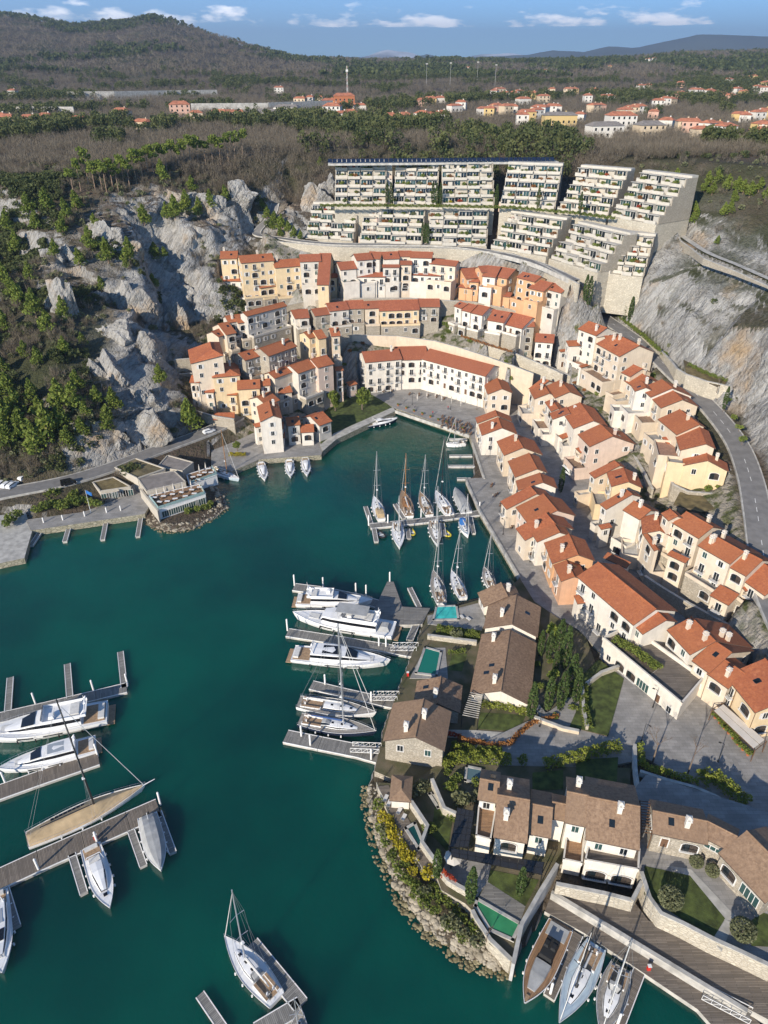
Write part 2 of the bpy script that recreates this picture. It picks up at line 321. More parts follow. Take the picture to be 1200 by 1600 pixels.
_c = [P(a, b, z) for a, b, z, r in TP]
_pts = [(p.x, p.y) for p in _c]; _z = [p.z for p in _c]; _r = [t[3] for t in TP]
for x, y in [(-330, 20), (-330, 150), (330, 20), (330, 150), (-150, 20), (60, 30), (150, 30), (0, 20)]: _pts.append((x, y)); _z.append(-6 if x < 40 else 3); _r.append(0)
for x, y, z, r in [(-330, 250, 40, .2), (-330, 330, 72, .1), (330, 250, 60, .3), (330, 330, 79, .1), (-900, 600, 80, 0), (900, 600, 82, 0), (-300, 600, 80, 0), (0, 600, 81, 0), (300, 600, 82, 0), (-500, 330, 75, 0), (-500, 150, 10, 0), (500, 330, 80, 0), (500, 150, 30, 0), (-500, 20, -5, 0), (500, 20, 5, 0)]:
    _pts.append((x, y)); _z.append(z); _r.append(r)
_res = geometry.delaunay_2d_cdt([Vector(p) for p in _pts], [], [], 0, 1e-4)
_tv = np.array([tuple(v) for v in _res[0]]); _orig = [o[0] if o else 0 for o in _res[3]]
_tz = np.array([_z[i] for i in _orig]); _tr = np.array([_r[i] for i in _orig])
_tris = [f for f in _res[2]]
def tin(X, Y):
    """height and rockiness of the survey triangulation at arrays X, Y"""
    Z = np.full(X.shape, np.nan); K = np.zeros(X.shape)
    for f in _tris:
        a, b, c = _tv[f[0]], _tv[f[1]], _tv[f[2]]
        m = (X >= min(a[0], b[0], c[0])-.01) & (X <= max(a[0], b[0], c[0])+.01) & (Y >= min(a[1], b[1], c[1])-.01) & (Y <= max(a[1], b[1], c[1])+.01) & np.isnan(Z)
        if not m.any(): continue
        x, y = X[m], Y[m]; d = (b[1]-c[1])*(a[0]-c[0])+(c[0]-b[0])*(a[1]-c[1])
        if abs(d) < 1e-9: continue
        l1 = ((b[1]-c[1])*(x-c[0])+(c[0]-b[0])*(y-c[1]))/d; l2 = ((c[1]-a[1])*(x-c[0])+(a[0]-c[0])*(y-c[1]))/d; l3 = 1-l1-l2
        ins = (l1 >= -1e-4) & (l2 >= -1e-4) & (l3 >= -1e-4)
        zz = l1*_tz[f[0]]+l2*_tz[f[1]]+l3*_tz[f[2]]; kk = l1*_tr[f[0]]+l2*_tr[f[1]]+l3*_tr[f[2]]
        t = np.where(m); Z[t[0][ins], t[1][ins]] = zz[ins]; K[t[0][ins], t[1][ins]] = kk[ins]
    return Z, K
def inpoly(X, Y, poly):
    r = np.zeros(X.shape, bool); n = len(poly)
    for i in range(n):
        (x1, y1), (x2, y2) = poly[i][:2], poly[(i+1) % n][:2]
        if y1 == y2: continue
        c = ((y1 > Y) != (y2 > Y)) & (X < (x2-x1)*(Y-y1)/(y2-y1)+x1); r ^= c
    return r
def pdist(X, Y, line):
    D = np.full(X.shape, 1e9)
    for a, b in zip(line, line[1:]):
        dx, dy = b[0]-a[0], b[1]-a[1]; L = dx*dx+dy*dy or 1e-9
        t = np.clip(((X-a[0])*dx+(Y-a[1])*dy)/L, 0, 1); D = np.minimum(D, np.hypot(X-a[0]-t*dx, Y-a[1]-t*dy))
    return D
# water outline (photo pixels at sea level)
SEA = [(-700,905),(0,883),(42,874),(50,832),(130,818),(222,805),(232,822),(262,833),(300,828),(338,808),(355,795),(350,775),(335,757),(318,742),(326,728),(362,738),(395,724),(405,720),(500,713),(506,702),(524,684),(616,642),(622,644),(730,682),(738,690),(740,745),(728,752),(812,905),(800,925),(745,935),(665,958),(648,1010),(600,1130),(584,1200),(576,1225),(577,1262),(592,1325),(622,1395),(665,1452),(720,1494),(772,1517),(803,1508),(858,1415),(1000,1505),(1100,1600),(1160,1680),(1160,1900),(-700,1900)]
SEA_W = [P(a, b, 0)[:2] for a, b in SEA]
FLATS = []   # (polygon, z): paved places press the ground below them
# ------------------------------------------------------------------ paved levels, roads, water, ground
def flat(name, px, z, zbot, side, top, world=None):
    poly = world or [tuple(P(a, b, z)[:2]) for a, b in px]
    FLATS.append((poly, z)); m = MB(); m.prism(poly, zbot, z, side, top)
    return structure(m.build(name))
flat('plaza_pavement', [(560,604),(617,638),(733,678),(760,690),(800,650),(770,606),(700,600),(650,594)], 2.0, -4, QUAY, PAVE)
flat('waterfront_lawn', [(504,702),(524,683),(616.5,640),(575,608),(540,612),(490,660)], 1.99, -4, QUAY, GRASS)
flat('village_pavement', [(733.5,679),(758,746),(728,748),(750,798),(812,902),(830,940),(905,985),(960,1045),(1000,1075),(1060,1040),(1100,1010),(1040,920),(965,800),(915,700),(870,600),(810,585),(790,640)], 2.05, -4, QUAY, PAVE)
flat('villa_pavement', [(812,903),(790,925),(745,938),(668,960),(648,1012),(602,1132),(585,1205),(640,1228),(700,1190),(790,1195),(880,1160),(940,1060),(915,995),(835,940)], 2.4, -4, STONE, GARDEN)
flat('square_pavement', [(700,1185),(860,1110),(960,1040),(1000,1072),(1060,1035),(1150,1090),(1260,1180),(1300,1300),(1180,1280),(1010,1185),(860,1215),(760,1200)], 2.8, -2, STONE, PAVE)
flat('peninsula_terrace', [(588,1222),(621,1294),(662,1359),(681,1366),(690,1391),(727,1412),(740,1425),(765,1475),(799,1503),(803,1480),(871,1352),(985,1330),(985,1200),(780,1196),(690,1190),(640,1226)], 3.2, -4, STONE_L, GARDEN)
flat('boardwalk', [(866,1380),(987,1404),(1013,1438),(1140,1500),(1210,1536),(1290,1640),(1170,1577),(862,1392)], 2.2, -1, CONC, DECK)
flat('floating_boardwalk', [(862,1396),(1168,1581),(1230,1640),(1130,1622),(1090,1577),(1008,1522),(913,1458),(851,1424)], .9, -.3, CONC, DECK)
flat('garden_terrace', [(978,1330),(1000,1362),(1030,1424),(1110,1462),(1180,1500),(1290,1560),(1330,1330),(1190,1265),(1010,1210),(985,1240)], 5.0, -1, STONE_L, PAVE)
flat('left_quay', [(-200,905),(0,880),(38,872),(50,830),(40,800),(-200,830)], 1.8, -4, QUAY, CONC)
flat('shore_path', [(48,829),(130,817),(226,803),(240,780),(215,768),(130,800),(40,812)], 1.9, -4, QUAY, PAVE)
flat('small_quay', [(330,729),(362,736),(396,722),(404,718),(502,711),(508,690),(440,660),(380,668),(330,700)], 1.8, -4, QUAY, PAVE)
flat('quay_path', [(504,705),(526,686),(618,642),(614,636),(522,677),(500,695)], 2.1, -4, QUAY, CONC)

ROADS = []
def road(name, pts, w, m, line=False, kerb=True):
    c = [P(a, b, z) for a, b, z in pts]
    # smooth
    q = []
    for i in range(len(c)-1):
        p0, p1, p2, p3 = c[max(i-1, 0)], c[i], c[i+1], c[min(i+2, len(c)-1)]
        for k in range(8):
            t = k/8; q.append(.5*((2*p1)+(-p0+p2)*t+(2*p0-5*p1+4*p2-p3)*t*t+(-p0+3*p1-3*p2+p3)*t*t*t))
    q.append(c[-1]); ROADS.append((q, w))
    mb, kb, ln = MB(), MB(), MB(); L = []
    for i, p in enumerate(q):
        d = (q[min(i+1, len(q)-1)]-q[max(i-1, 0)]); n = Vector((-d.y, d.x, 0)).normalized(); L.append((p+n*w/2, p-n*w/2, p, n))
    s = 0
    for (a, b, c0, n0), (a2, b2, c1, n1) in zip(L, L[1:]):
        up = Vector((0, 0, .06)); mb.face([b+up, b2+up, a2+up, a+up], m)
        for e, e2, sg in ((a, a2, 1), (b, b2, -1)):
            o, o2 = n0*.35*sg, n1*.35*sg; h = Vector((0, 0, .2)); g = Vector((0, 0, -1.5))
            f = [[e+h, e2+h, e2+o2+h, e+o+h], [e+g, e2+g, e2+h, e+h], [e+o+h, e2+o2+h, e2+o2+g, e+o+g]]
            for x in f: kb.face(x if sg < 0 else x[::-1], CONC)
        if line and int(s/1.6) % 3 == 0:
            u2 = Vector((0, 0, .068)); ln.face([c0-n0*.07+u2, c1-n1*.07+u2, c1+n1*.07+u2, c0+n0*.07+u2], WHITE)
        s += (c1-c0).length
    o = structure(mb.build(name))
    if kerb: structure(kb.build(name+'_kerb'))
    if line: structure(ln.build(name+'_marking'))
    return o
road('hillside_road', [(905,466,28),(940,494,27),(969,514,26.3),(1014,546,25),(1037,568,24),(1062,592,23),(1109,637,21),(1150,690,19),(1172,745,17.5),(1183,800,16),(1192,860,14.5),(1205,930,13),(1240,1010,12)], 6.5, ASPH, True)
road('harbour_road', [(-120,800,4.2),(0,772,4.5),(100,752,4.6),(180,728,4.6),(260,698,4.7),(330,672,5),(372,650,6)], 6.0, ASPH)
road('cliff_ledge_road', [(1058,362,57),(1068,370,56.2),(1105,394,55.2),(1153,414,54.2),(1203,436,53.2),(1275,466,52)], 2.6, CONC, kerb=False)
road('terrace_road', [(430,318,60),(424,338,55),(408,354,51.5),(402,366,49),(430,371,48.2),(520,381,47.8),(700,384,47.5),(820,405,47),(900,438,45)], 3.6, ASPH)

# one ground sheet, fine in the bay and fanning out to the horizon
ys = list(np.arange(18, 372, 1.15)); y = ys[-1]; st = 1.25
while y < 30000: st = st*1.045; y += st; ys.append(y)
ys = np.array(ys); us = np.linspace(-1, 1, 420)
us = np.sign(us)*(.62*np.abs(us)+.38*np.abs(us)**3)
Wd = 205+np.maximum(0, ys-210)*.62+np.maximum(0, ys-900)*.5
GX = us[None, :]*Wd[:, None]; GY = np.repeat(ys[:, None], len(us), 1)
Z, K = tin(GX, GY)
FZ = far_z(GX, GY); bl = np.clip((GY-430)/130, 0, 1); bl = bl*bl*(3-2*bl)
Z = np.where(np.isnan(Z), FZ, Z); GZ = Z*(1-bl)+FZ*bl; K *= (1-bl)
GZ += (fbm(GX/70, GY/70, 4, 3)-.5)*np.clip((GY-420)/600, 0, 1)*16*np.clip(GY/2500, .3, 4)
gy, gx = np.gradient(GZ, axis=0)/np.gradient(GY, axis=0), np.gradient(GZ, axis=1)/np.gradient(GX, axis=1)
sl = np.hypot(gx, gy); rk = np.clip(K, 0, 1)*np.clip(sl*1.2, .2, 1)
stt = GX*.55+GZ*.75                                             # tilted strata
big = fbm(GX/21+3, GY/21+GZ/34, 5, 11, True)-.6; strat = fbm(stt/5.5, GY/17+GX/40, 4, 21, True)-.6
fine = fbm(GX/3.1, GY/3.1+GZ/3.3, 3, 31, True)-.5
disp = rk*(big*10+strat*6.0+fine*3.2)
left = GX < -40
disp = np.where(left, disp*1.25+rk*(fbm(GX/6+GZ/9, GY/6, 3, 41, True)-.5)*3.0, rk*(big*3.2+strat*3.4+fine*2.4))
nl = np.sqrt(1+gx*gx+gy*gy)
GX2 = GX+disp*(-gx)/nl*.9; GY2 = GY+disp*(-gy)/nl*.9; GZ2 = GZ+disp/nl*.8+(fbm(GX/6, GY/6, 3, 5)-.5)*np.clip(K*6, 0, 1)*1.2
sea = inpoly(GX, GY, SEA_W); ds = pdist(GX, GY, SEA_W)
GZ2 = np.where(sea, np.maximum(-5, -.4-ds*.8), np.minimum(GZ2, np.maximum(.35+ds*.5, -9)))
for poly, z in FLATS:
    m = inpoly(GX2, GY2, poly) & (GZ2 > z-.5); GZ2[m] = z-.5
    m = (pdist(GX2, GY2, poly+[poly[0]]) < 1.2) & (GZ2 > z-.5) & (GZ2 < z+2.5); GZ2[m] = z-.5
for q, w in ROADS:
    m = (GX2 > min(p.x for p in q)-20) & (GX2 < max(p.x for p in q)+20) & (GY2 > min(p.y for p in q)-20) & (GY2 < max(p.y for p in q)+20)
    ii = np.where(m); best = np.full(len(ii[0]), 1e9); zz = np.zeros(len(ii[0])); X, Y = GX2[ii], GY2[ii]
    for a, b in zip(q, q[1:]):
        dx, dy = b.x-a.x, b.y-a.y; t = np.clip(((X-a.x)*dx+(Y-a.y)*dy)/(dx*dx+dy*dy), 0, 1); D = np.hypot(X-a.x-t*dx, Y-a.y-t*dy)
        c = D < best; best[c] = D[c]; zz[c] = (a.z+(b.z-a.z)*t)[c]
    k = np.clip((best-w/2-.9)/(5 if w > 3 else 1.2), 0, 1); v = GZ2[ii]; GZ2[ii] = (zz-.45)*(1-k)+v*k
def np_mesh(name, V, Q, mats, mi=None, smooth=False):
    me = bpy.data.meshes.new(name); k = Q.shape[1]
    me.vertices.add(len(V)); me.vertices.foreach_set('co', np.ascontiguousarray(V, np.float32).ravel())
    me.loops.add(Q.size); me.loops.foreach_set('vertex_index', np.ascontiguousarray(Q, np.int32).ravel())
    me.polygons.add(len(Q)); me.polygons.foreach_set('loop_start', np.arange(0, Q.size, k, dtype=np.int32))
    for m in mats: me.materials.append(m)
    if mi is not None: me.polygons.foreach_set('material_index', np.ascontiguousarray(mi, np.int32))
    if smooth: me.polygons.foreach_set('use_smooth', np.ones(len(Q), bool))
    me.update(calc_edges=True); return me
FOOT = []   # building footprints: the ground is cut down to their floor
# sea
def water_material():
    m = mat('sea_water', (.0, .05, .05), .09, spec=.5); n, l, b = nodes_of(m); m.node_tree.nodes['Principled BSDF'].subsurface_method = 'BURLEY'; b.inputs['Subsurface Weight'].default_value = 1; b.inputs['Subsurface Radius'].default_value = (.7, 1, 1); b.inputs['Subsurface Scale'].default_value = 6.0
    g = n.new('ShaderNodeNewGeometry').outputs['Position']
    c = mixn(n, l, mapr(n, l, noise(n, l, g, .021, 4, .5), .36, .62), (.0004, .038, .0285), (.0007, .077, .050))
    l.new(c, b.inputs['Base Color'])
    h = n.new('ShaderNodeMath'); h.operation = 'MULTIPLY_ADD'; l.new(noise(n, l, g, 1.1, 5, .6, (1, .7, 1)), h.inputs[0]); h.inputs[1].default_value = .35; l.new(noise(n, l, g, .16, 3), h.inputs[2])
    wind = mapr(n, l, noise(n, l, g, .035, 5, .6, (1, .5, 1)), .42, .62, .05, .22); l.new(wind, b.inputs['Roughness'])
    h3 = n.new('ShaderNodeMath'); h3.operation = 'MULTIPLY_ADD'; l.new(noise(n, l, g, .45, 4, .6, (1, .55, 1)), h3.inputs[0]); h3.inputs[1].default_value = .8; l.new(h.outputs[0], h3.inputs[2]); bumpn(n, l, h3.outputs[0], .14, b)
    return m
WATER = water_material()
mb = MB(); mb.face([(-900, -500, 0), (700, -500, 0), (700, 330, 0), (-900, 330, 0)], WATER); structure(mb.build('sea_water'))
# distant ranges
def range_mesh(name, Y, prof, m, depth, foot):
    mb = MB(); seg = []
    xs = np.linspace(prof[0][0], prof[-1][0], 240)
    hs = np.interp(xs, [p[0] for p in prof], [p[1] for p in prof])+(fbm(xs/18., xs*0+2.3, 4, 9)-.5)*2.2
    V = []; K_ = 7
    for k in range(K_):
        t = k/(K_-1)
        for x, h in zip(xs, hs):
            d = Y/1.22; X = (x-600)/CAM_F*d; rz = -ST-(h-800)/CAM_F*CT; top = CAM_H+rz*d
            w = fbm(np.array([X/1300.]), np.array([t*5.]), 3, 5)[0]
            V.append((X*(1+(t-1)*.15), Y-(1-t)*depth, foot+(top-foot)*t**1.3*(1 if t in (0, 1) else .72+.5*w)))
    n = len(xs)
    for x, h in zip(xs, hs): V.append(((x-600)/CAM_F*Y/1.22*1.15, Y+depth, foot))
    Q = np.array([(k*n+i, k*n+i+1, (k+1)*n+i+1, (k+1)*n+i) for k in range(K_) for i in range(n-1)])
    return structure(link(name, np_mesh(name, np.array(V), Q, [m], smooth=True)))
FARF = mat('far_forested_range', (.05, .06, .045), .95, .35, .0012, 30, coord='World')
SNOW = mat('snowy_rock', (.25, .25, .27), .9, .0, .0006, 60, coord='World', col2=(.85, .85, .88), contrast=(.4, .5))
range_mesh('far_hills', 9500, [(-900,85),(-200,90),(300,92),(480,92),(520,89),(560,88),(600,92),(640,91),(670,84),(715,93),(750,88),(830,85),(870,78),(920,80),(960,71),(1000,74),(1040,66),(1100,53),(1150,54),(1200,56),(1500,60),(2100,75)], FARF, 3500, 60)
range_mesh('snowy_mountains', 15000, [(-600,95),(480,96),(570,88),(590,80),(605,77),(620,79),(640,80),(655,86),(680,88),(720,90),(760,84),(800,82),(830,86),(880,92),(1800,96)], SNOW, 4000, 60)
# ------------------------------------------------------------------ houses
PITCH = .42
TEAKF = mat('terrace_boards', (.26, .17, .11), .85, .2, 1.2, coord='World'); GRAVT = mat('terracotta_paving', (.36, .20, .13), .9, .18, 1.5, coord='World')
def fit_w(b, n, zr, e, pitch=PITCH):
    best = None
    for s in (1, -1):
        for k in range(4, 200):
            w = k*.1; q = b+n*(s*w); x, y = PX(q.x, q.y, zr-w*pitch); d = (x-e[0])**2+(y-e[1])**2
            if best is None or d < best[0]: best = (d, s, w)
    return best[1], best[2]
def win_mesh(kind):
    m = MB()
    if kind in ('window', 'shutter_window', 'green_window'):
        g = GLASSG if kind == 'green_window' else GLASS; w, h = (1.1, 1.5)
        m.box((0, -.02, 0), (w, .06, h), g)
        for x in (-w/2-.06, w/2+.06): m.box((x, -.05, -.06), (.12, .14, h+.18), FRAME)
        m.box((0, -.05, h), (w, .14, .12), FRAME); m.box((0, -.07, -.12), (w+.4, .22, .1), FRAME); m.box((0, -.06, 0), (.06, .06, h), FRAME)
        if kind == 'shutter_window':
            for x in (-w/2-.42, w/2+.42): m.box((x, -.05, 0), (.56, .07, h), SHUT)
    elif kind == 'balcony_window':
        w, h = 1.3, 2.25; m.box((0, -.02, .05), (w, .06, h), GLASS)
        for x in (-w/2-.06, w/2+.06): m.box((x, -.05, .05), (.12, .14, h), FRAME)
        m.box((0, -.05, h), (w+.24, .14, .12), FRAME); m.box((0, -.06, .05), (.07, .06, h-.05), FRAME)
        m.box((0, -.55, -.1), (2.3, 1.05, .12), WHITE)
        for i in range(9): m.box((-1.1+i*.275, -1.04, .02), (.035, .035, .95), IRON)
        m.box((0, -1.04, .95), (2.26, .05, .05), IRON)
        for x in (-1.11, 1.11): m.box((x, -.55, .95), (.05, 1.0, .05), IRON); m.box((x, -.55, .5), (.03, 1.0, .04), IRON)
    elif kind == 'arched_loggia':
        w, h, n = 2.5, 1.55, 8; top = [(w/2*math.cos(math.pi*i/n), h+.55*math.sin(math.pi*i/n)) for i in range(n+1)]
        m.face([(w/2, -.04, .02), (w/2, -.04, h)]+[(x, -.04, z) for x, z in top[1:]]+[(-w/2, -.04, .02)], LOGGIA_SHADE)  # flat dark sheet on the wall, painted shade instead of a real recess
        for i in range(n):
            (x0, z0), (x1, z1) = top[i], top[i+1]; s = 1.14
            m.face([(x0, -.12, z0), (x1, -.12, z1), (x1*s, -.12, h+(z1-h)*s+.05), (x0*s, -.12, h+(z0-h)*s+.05)][::-1], FRAME)
            m.face([(x0, -.12, z0), (x1, -.12, z1), (x1, .0, z1), (x0, .0, z0)], FRAME)
        for x in (-w/2-.09, w/2+.09): m.box((x, -.05, 0), (.18, .16, h), FRAME)
        m.box((-.5, -.03, 0), (1.0, .06, 1.85), GLASS)
        m.box((0, -.16, .9), (w, .05, .05), IRON); m.box((0, -.14, -.08), (w+.5, .5, .1), FRAME)
        for i in range(10): m.box((-w/2+.14+i*.25, -.16, 0), (.03, .03, .9), IRON)
    elif kind == 'terrace_door':
        w, h = 3.2, 2.25; m.box((0, -.02, 0), (w, .06, h), GLASSG)
        for i in range(5): m.box((-w/2+i*w/4, -.05, 0), (.09, .12, h), FRAME)
        m.box((0, -.05, h), (w+.1, .14, .1), FRAME)
    elif kind == 'strip_window':
        w, h = 2.6, .9; m.box((0, -.02, 0), (w, .06, h), GLASSG)
        for i in range(4): m.box((-w/2+i*w/3, -.05, -.04), (.09, .12, h+.08), FRAME)
        m.box((0, -.05, h), (w+.1, .14, .1), FRAME); m.box((0, -.06, -.1), (w+.2, .2, .1), FRAME)
    elif kind == 'doorway':
        m.box((0, -.02, 0), (1.1, .06, 2.15), WOODF)
        for x in (-.63, .63): m.box((x, -.05, 0), (.16, .16, 2.2), FRAME)
        m.box((0, -.05, 2.16), (1.42, .16, .16), FRAME)
    return m.data(kind)
WIN = {k: win_mesh(k) for k in ('window', 'shutter_window', 'green_window', 'balcony_window', 'arched_loggia', 'terrace_door', 'strip_window', 'doorway')}
def chim_mesh(c):
    m = MB(); m.box((0, 0, -1.2), (.75, .75, 2.5), c); m.box((0, 0, 1.3), (1.0, 1.0, .14), FRAME)
    for x in (-.28, .28):
        for y in (-.28, .28): m.box((x, y, 1.44), (.16, .16, .4), c)
    m.box((0, 0, 1.84), (.95, .95, .1), FRAME); m.box((0, 0, 1.94), (.8, .8, .22), c, top=.3)
    return m.data('chimney')
CHIM = {}
def faces_cam(p, n): 
    v = Vector((-p.x, -p.y, CAM_H-p.z)); return (n.x*v.x+n.y*v.y)/v.length > .06
def put_windows(root, A, B, n, zb, ze, r, kinds, fh=3.25, sp=3.3, skip=.18, arch_low=True):
    """rows of openings on one wall; A, B wall foot corners, n outward normal"""
    d = B-A; L = math.hypot(d.x, d.y)
    if L < 2.2 or not faces_cam((A+B)/2, n): return
    d = Vector((d.x/L, d.y/L, 0)); nc = max(1, int((L-.8)/sp)); rz = math.atan2(n.x, -n.y); lev = int((ze-zb-.3)/fh)
    cols = [(i+.5)/nc for i in range(nc)]
    for k in range(max(lev, 1)):
        fz = ze-.35-fh*(k+1)+.35
        if fz < zb-.6: break
        low = k == lev-1
        for c in cols:
            if r.random() < skip: continue
            t = r.choice(kinds)
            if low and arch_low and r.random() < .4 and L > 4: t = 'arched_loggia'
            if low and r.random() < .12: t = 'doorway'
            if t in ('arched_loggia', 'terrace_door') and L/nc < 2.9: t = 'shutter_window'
            z = fz+(.95 if 'window' in t and t != 'balcony_window' else .05)
            if t == 'strip_window': z = fz+1.1
            p = A+d*(c*L+r.uniform(-.15, .15)); q = Vector((p.x, p.y, z))+Vector((n.x, n.y, 0))*.02
            link('door' if t == 'doorway' else 'window', WIN[t], root, q-root.location, rz)
def roof_slab(mb, r0, r1, e0, e1, m, t=.22):
    """r0,r1 ridge ends, e0,e1 eave ends below them"""
    u = (r1-r0).normalized(); v = (e0-r0); v = (v-u*v.dot(u)).normalized()
    pts = [r0, r1, e1, e0]; n = (pts[1]-pts[0]).cross(pts[2]-pts[0])
    if n.z < 0: pts = pts[::-1]
    mb.slab(pts, t, m, FASC, (u, v), r0)
HOUSES = []
def house(a, b, e1, zr, base, col, label=None, e2=None, w2=None, roof=None, hip=False, group=None, kinds=None, parent=None, nch=None, seed=0, name='house', over=.4, pitch=PITCH, mono=False, win=True, sp=3.3, skip=.18, fh=3.25, chc=None, arch_low=True, podium=None):
    r = random.Random(int(a[0]*13+a[1]*7+seed))
    zr2 = zr
    A, B = P(*a, zr), P(*b, zr2); d = B-A; d.z = 0; L = d.length; d.normalize(); n = Vector((-d.y, d.x, 0))
    s1, w1 = fit_w(B, n, zr, e1, pitch)
    if mono: ww2 = .35
    elif e2 is not None:
        s2, ww2 = fit_w(B, n, zr, e2, pitch)
        if s2 == s1: ww2 = w1
    else: ww2 = w2 if w2 is not None else w1
    W = {s1: w1, -s1: ww2}
    mid = (A+B)/2; rl = Vector((mid.x, mid.y, base))
    roof = roof or TERRA; wm = WALLC[col]
    if parent is None:
        root = thing(name, rl, label, 'house', group); HOUSES.append(root); pre = ''
    else: root = parent; pre = 'annex_'
    rb = MB(); wb = MB(); ext = W[1] if hip else over*.6
    top = lambda s, w: zr-w*pitch
    for s in (1, -1):
        w = W[s]
        if w < .4 and mono: continue
        e0 = A-d*ext+n*(s*w); e1_ = B+d*ext+n*(s*w); e0.z = e1_.z = top(s, w)
        r0, r1 = (A.copy(), B.copy()) if hip else (A-d*ext, B+d*ext)
        if hip: r0 -= d*.05; r1 += d*.05
        roof_slab(rb, r0, r1, e0, e1_, roof)
    if hip:
        for X, sg in ((A, -1), (B, 1)):
            c = X+d*(sg*ext); p1 = c+n*W[1]; p2 = c-n*W[-1]; p1.z = top(1, W[1]); p2.z = top(-1, W[-1])
            pts = [X+d*sg*.05, p1, p2]
            if (pts[1]-pts[0]).cross(pts[2]-pts[0]).z < 0: pts = pts[::-1]
            rb.slab(pts, .22, roof, FASC, (n, d*sg), X)
    up = Vector((0, 0, .05))
    if not mono: rb.bar(A-d*(0 if hip else ext)+up, B+d*(0 if hip else ext)+up, .14, roof, 5)
    rb.build(pre+'roof', root)
    # walls
    ie = (ext-over) if hip else -.12
    c = {}
    for s in (1, -1):
        wi = max(W[s]-over, .1)
        for t, X, sg in ((0, A, -1), (1, B, 1)):
            q = X+d*(sg*ie)+n*(s*wi); q.z = zr-wi*pitch-.2; c[(s, t)] = q
    def foot(q): return Vector((q.x, q.y, base-7))
    for s in (1, -1):
        p, q = c[(s, 0)], c[(s, 1)]; f = [foot(p), foot(q), q, p]
        wb.face(f if s < 0 else f[::-1], wm)
    for t, X, sg in ((0, A, -1), (1, B, 1)):
        p, q = c[(1, t)], c[(-1, t)]; pk = X+d*(sg*ie); pk.z = zr-.2
        f = [foot(p), foot(q), q, pk, p] if not hip else [foot(p), foot(q), q, p]
        wb.face(f if t == 0 else f[::-1], wm)
    wb.build(pre+'wall', root)
    if win:
        ks = kinds or ['window', 'shutter_window', 'shutter_window', 'balcony_window', 'balcony_window', 'arched_loggia', 'arched_loggia', 'green_window']
        for s in (1, -1):
            p, q = c[(s, 0)], c[(s, 1)]; put_windows(root, Vector((p.x, p.y, 0)), Vector((q.x, q.y, 0)), n*s, base, p.z, r, ks, fh, sp, skip, arch_low)
        for t, sg in ((0, -1), (1, 1)):
            p, q = c[(1, t)], c[(-1, t)]; put_windows(root, Vector((p.x, p.y, 0)), Vector((q.x, q.y, 0)), d*sg, base, min(p.z, q.z), r, ['window', 'window', 'shutter_window'] if not kinds else ks, fh, max(sp, 3.9), skip+.12, arch_low)
    if podium:
        dp, hp = podium[0]*r.uniform(.7, 1.25), podium[1]*r.uniform(.75, 1.2); w0 = max(W[s1]-over, .1); zt = base+hp; pb = MB(); nn = n*s1
        c0, c1 = A-d*(.1-r.uniform(0, .6))+nn*w0, B+d*(.1-r.uniform(0, .6))+nn*w0; c2, c3 = c1+nn*dp, c0+nn*dp
        pb.prism([tuple(q[:2]) for q in (c0, c1, c2, c3)], base-9, zt, STONE if podium[2] else wm, r.choice([PAVE, CONC, TEAKF, GRAVT])); pd = pb.build('terrace', root); pb = MB()
        for p, q in ((c1, c2), (c2, c3), (c3, c0)): e_ = q-p; pb.box(((p.x+q.x)/2, (p.y+q.y)/2, zt), (math.hypot(e_.x, e_.y)+.1, .25, .85), wm, math.atan2(e_.y, e_.x))
        pb.build('parapet', pd, off=tuple(root.location)); put_windows(root, Vector((c3.x, c3.y, 0)), Vector((c2.x, c2.y, 0)), nn, base, zt, r, ['arched_loggia', 'window', 'shutter_window'], 3.25, 3.2, .25)
    if not mono and min(W.values()) > 2.6 and r.random() < .5:
        for k in range(r.choice([1, 1, 2])):
            s = s1 if r.random() < .75 else -s1; w = r.uniform(.3, .6)*W[s]; t = r.uniform(.2, .8); q = A+(B-A)*t+n*(s*w); q.z = zr-w*pitch; v = (n*s-Vector((0, 0, pitch))).normalized(); sk = MB(); up_ = d.cross(v); up_ = -up_ if up_.z < 0 else up_
            f = [q+d*a*.45+v*b*.6+up_*.07 for a, b in ((-1, -1), (1, -1), (1, 1), (-1, 1))]
            if (f[1]-f[0]).cross(f[2]-f[0]).z < 0: f = f[::-1]
            sk.slab(f, .2, GLASS, FASC); sk.build('skylight', root)
    if parent is None:
        for k in range(nch if nch is not None else r.choice([0, 1, 1])):
            cc = chc or ('white' if col in ('white', 'grey', 'stone') else col if col in ('cream', 'sand', 'pinkish') else 'cream')
            if cc not in CHIM: CHIM[cc] = chim_mesh(WALLC[cc])
            s = r.choice([1, -1]); w = r.uniform(.1, .55)*W[s]; t = r.uniform(.12, .88)
            q = A+(B-A)*t+n*(s*w); q.z = zr-w*pitch+.2
            link('chimney', CHIM[cc], root, q-root.location, math.atan2(d.y, d.x))
    FOOT.append(([tuple(c[k][:2]) for k in ((1, 0), (1, 1), (-1, 1), (-1, 0))], base-.1))
    return root
ORD = ['first', 'second', 'third', 'fourth', 'fifth', 'sixth', 'seventh', 'eighth', 'ninth', 'tenth', 'eleventh', 'twelfth', 'thirteenth', 'fourteenth', 'fifteenth', 'sixteenth', 'seventeenth', 'eighteenth']
def ordinal(i):
    if i < 18: return ORD[i]
    if i == 18: return 'nineteenth'
    t, u = divmod(i+1, 10); T = ['', '', 'twent', 'thirt', 'fort', 'fift', 'sixt', 'sevent', 'eight', 'ninet'][t]
    return T+'ieth' if u == 0 else T+'y '+ORD[u-1]
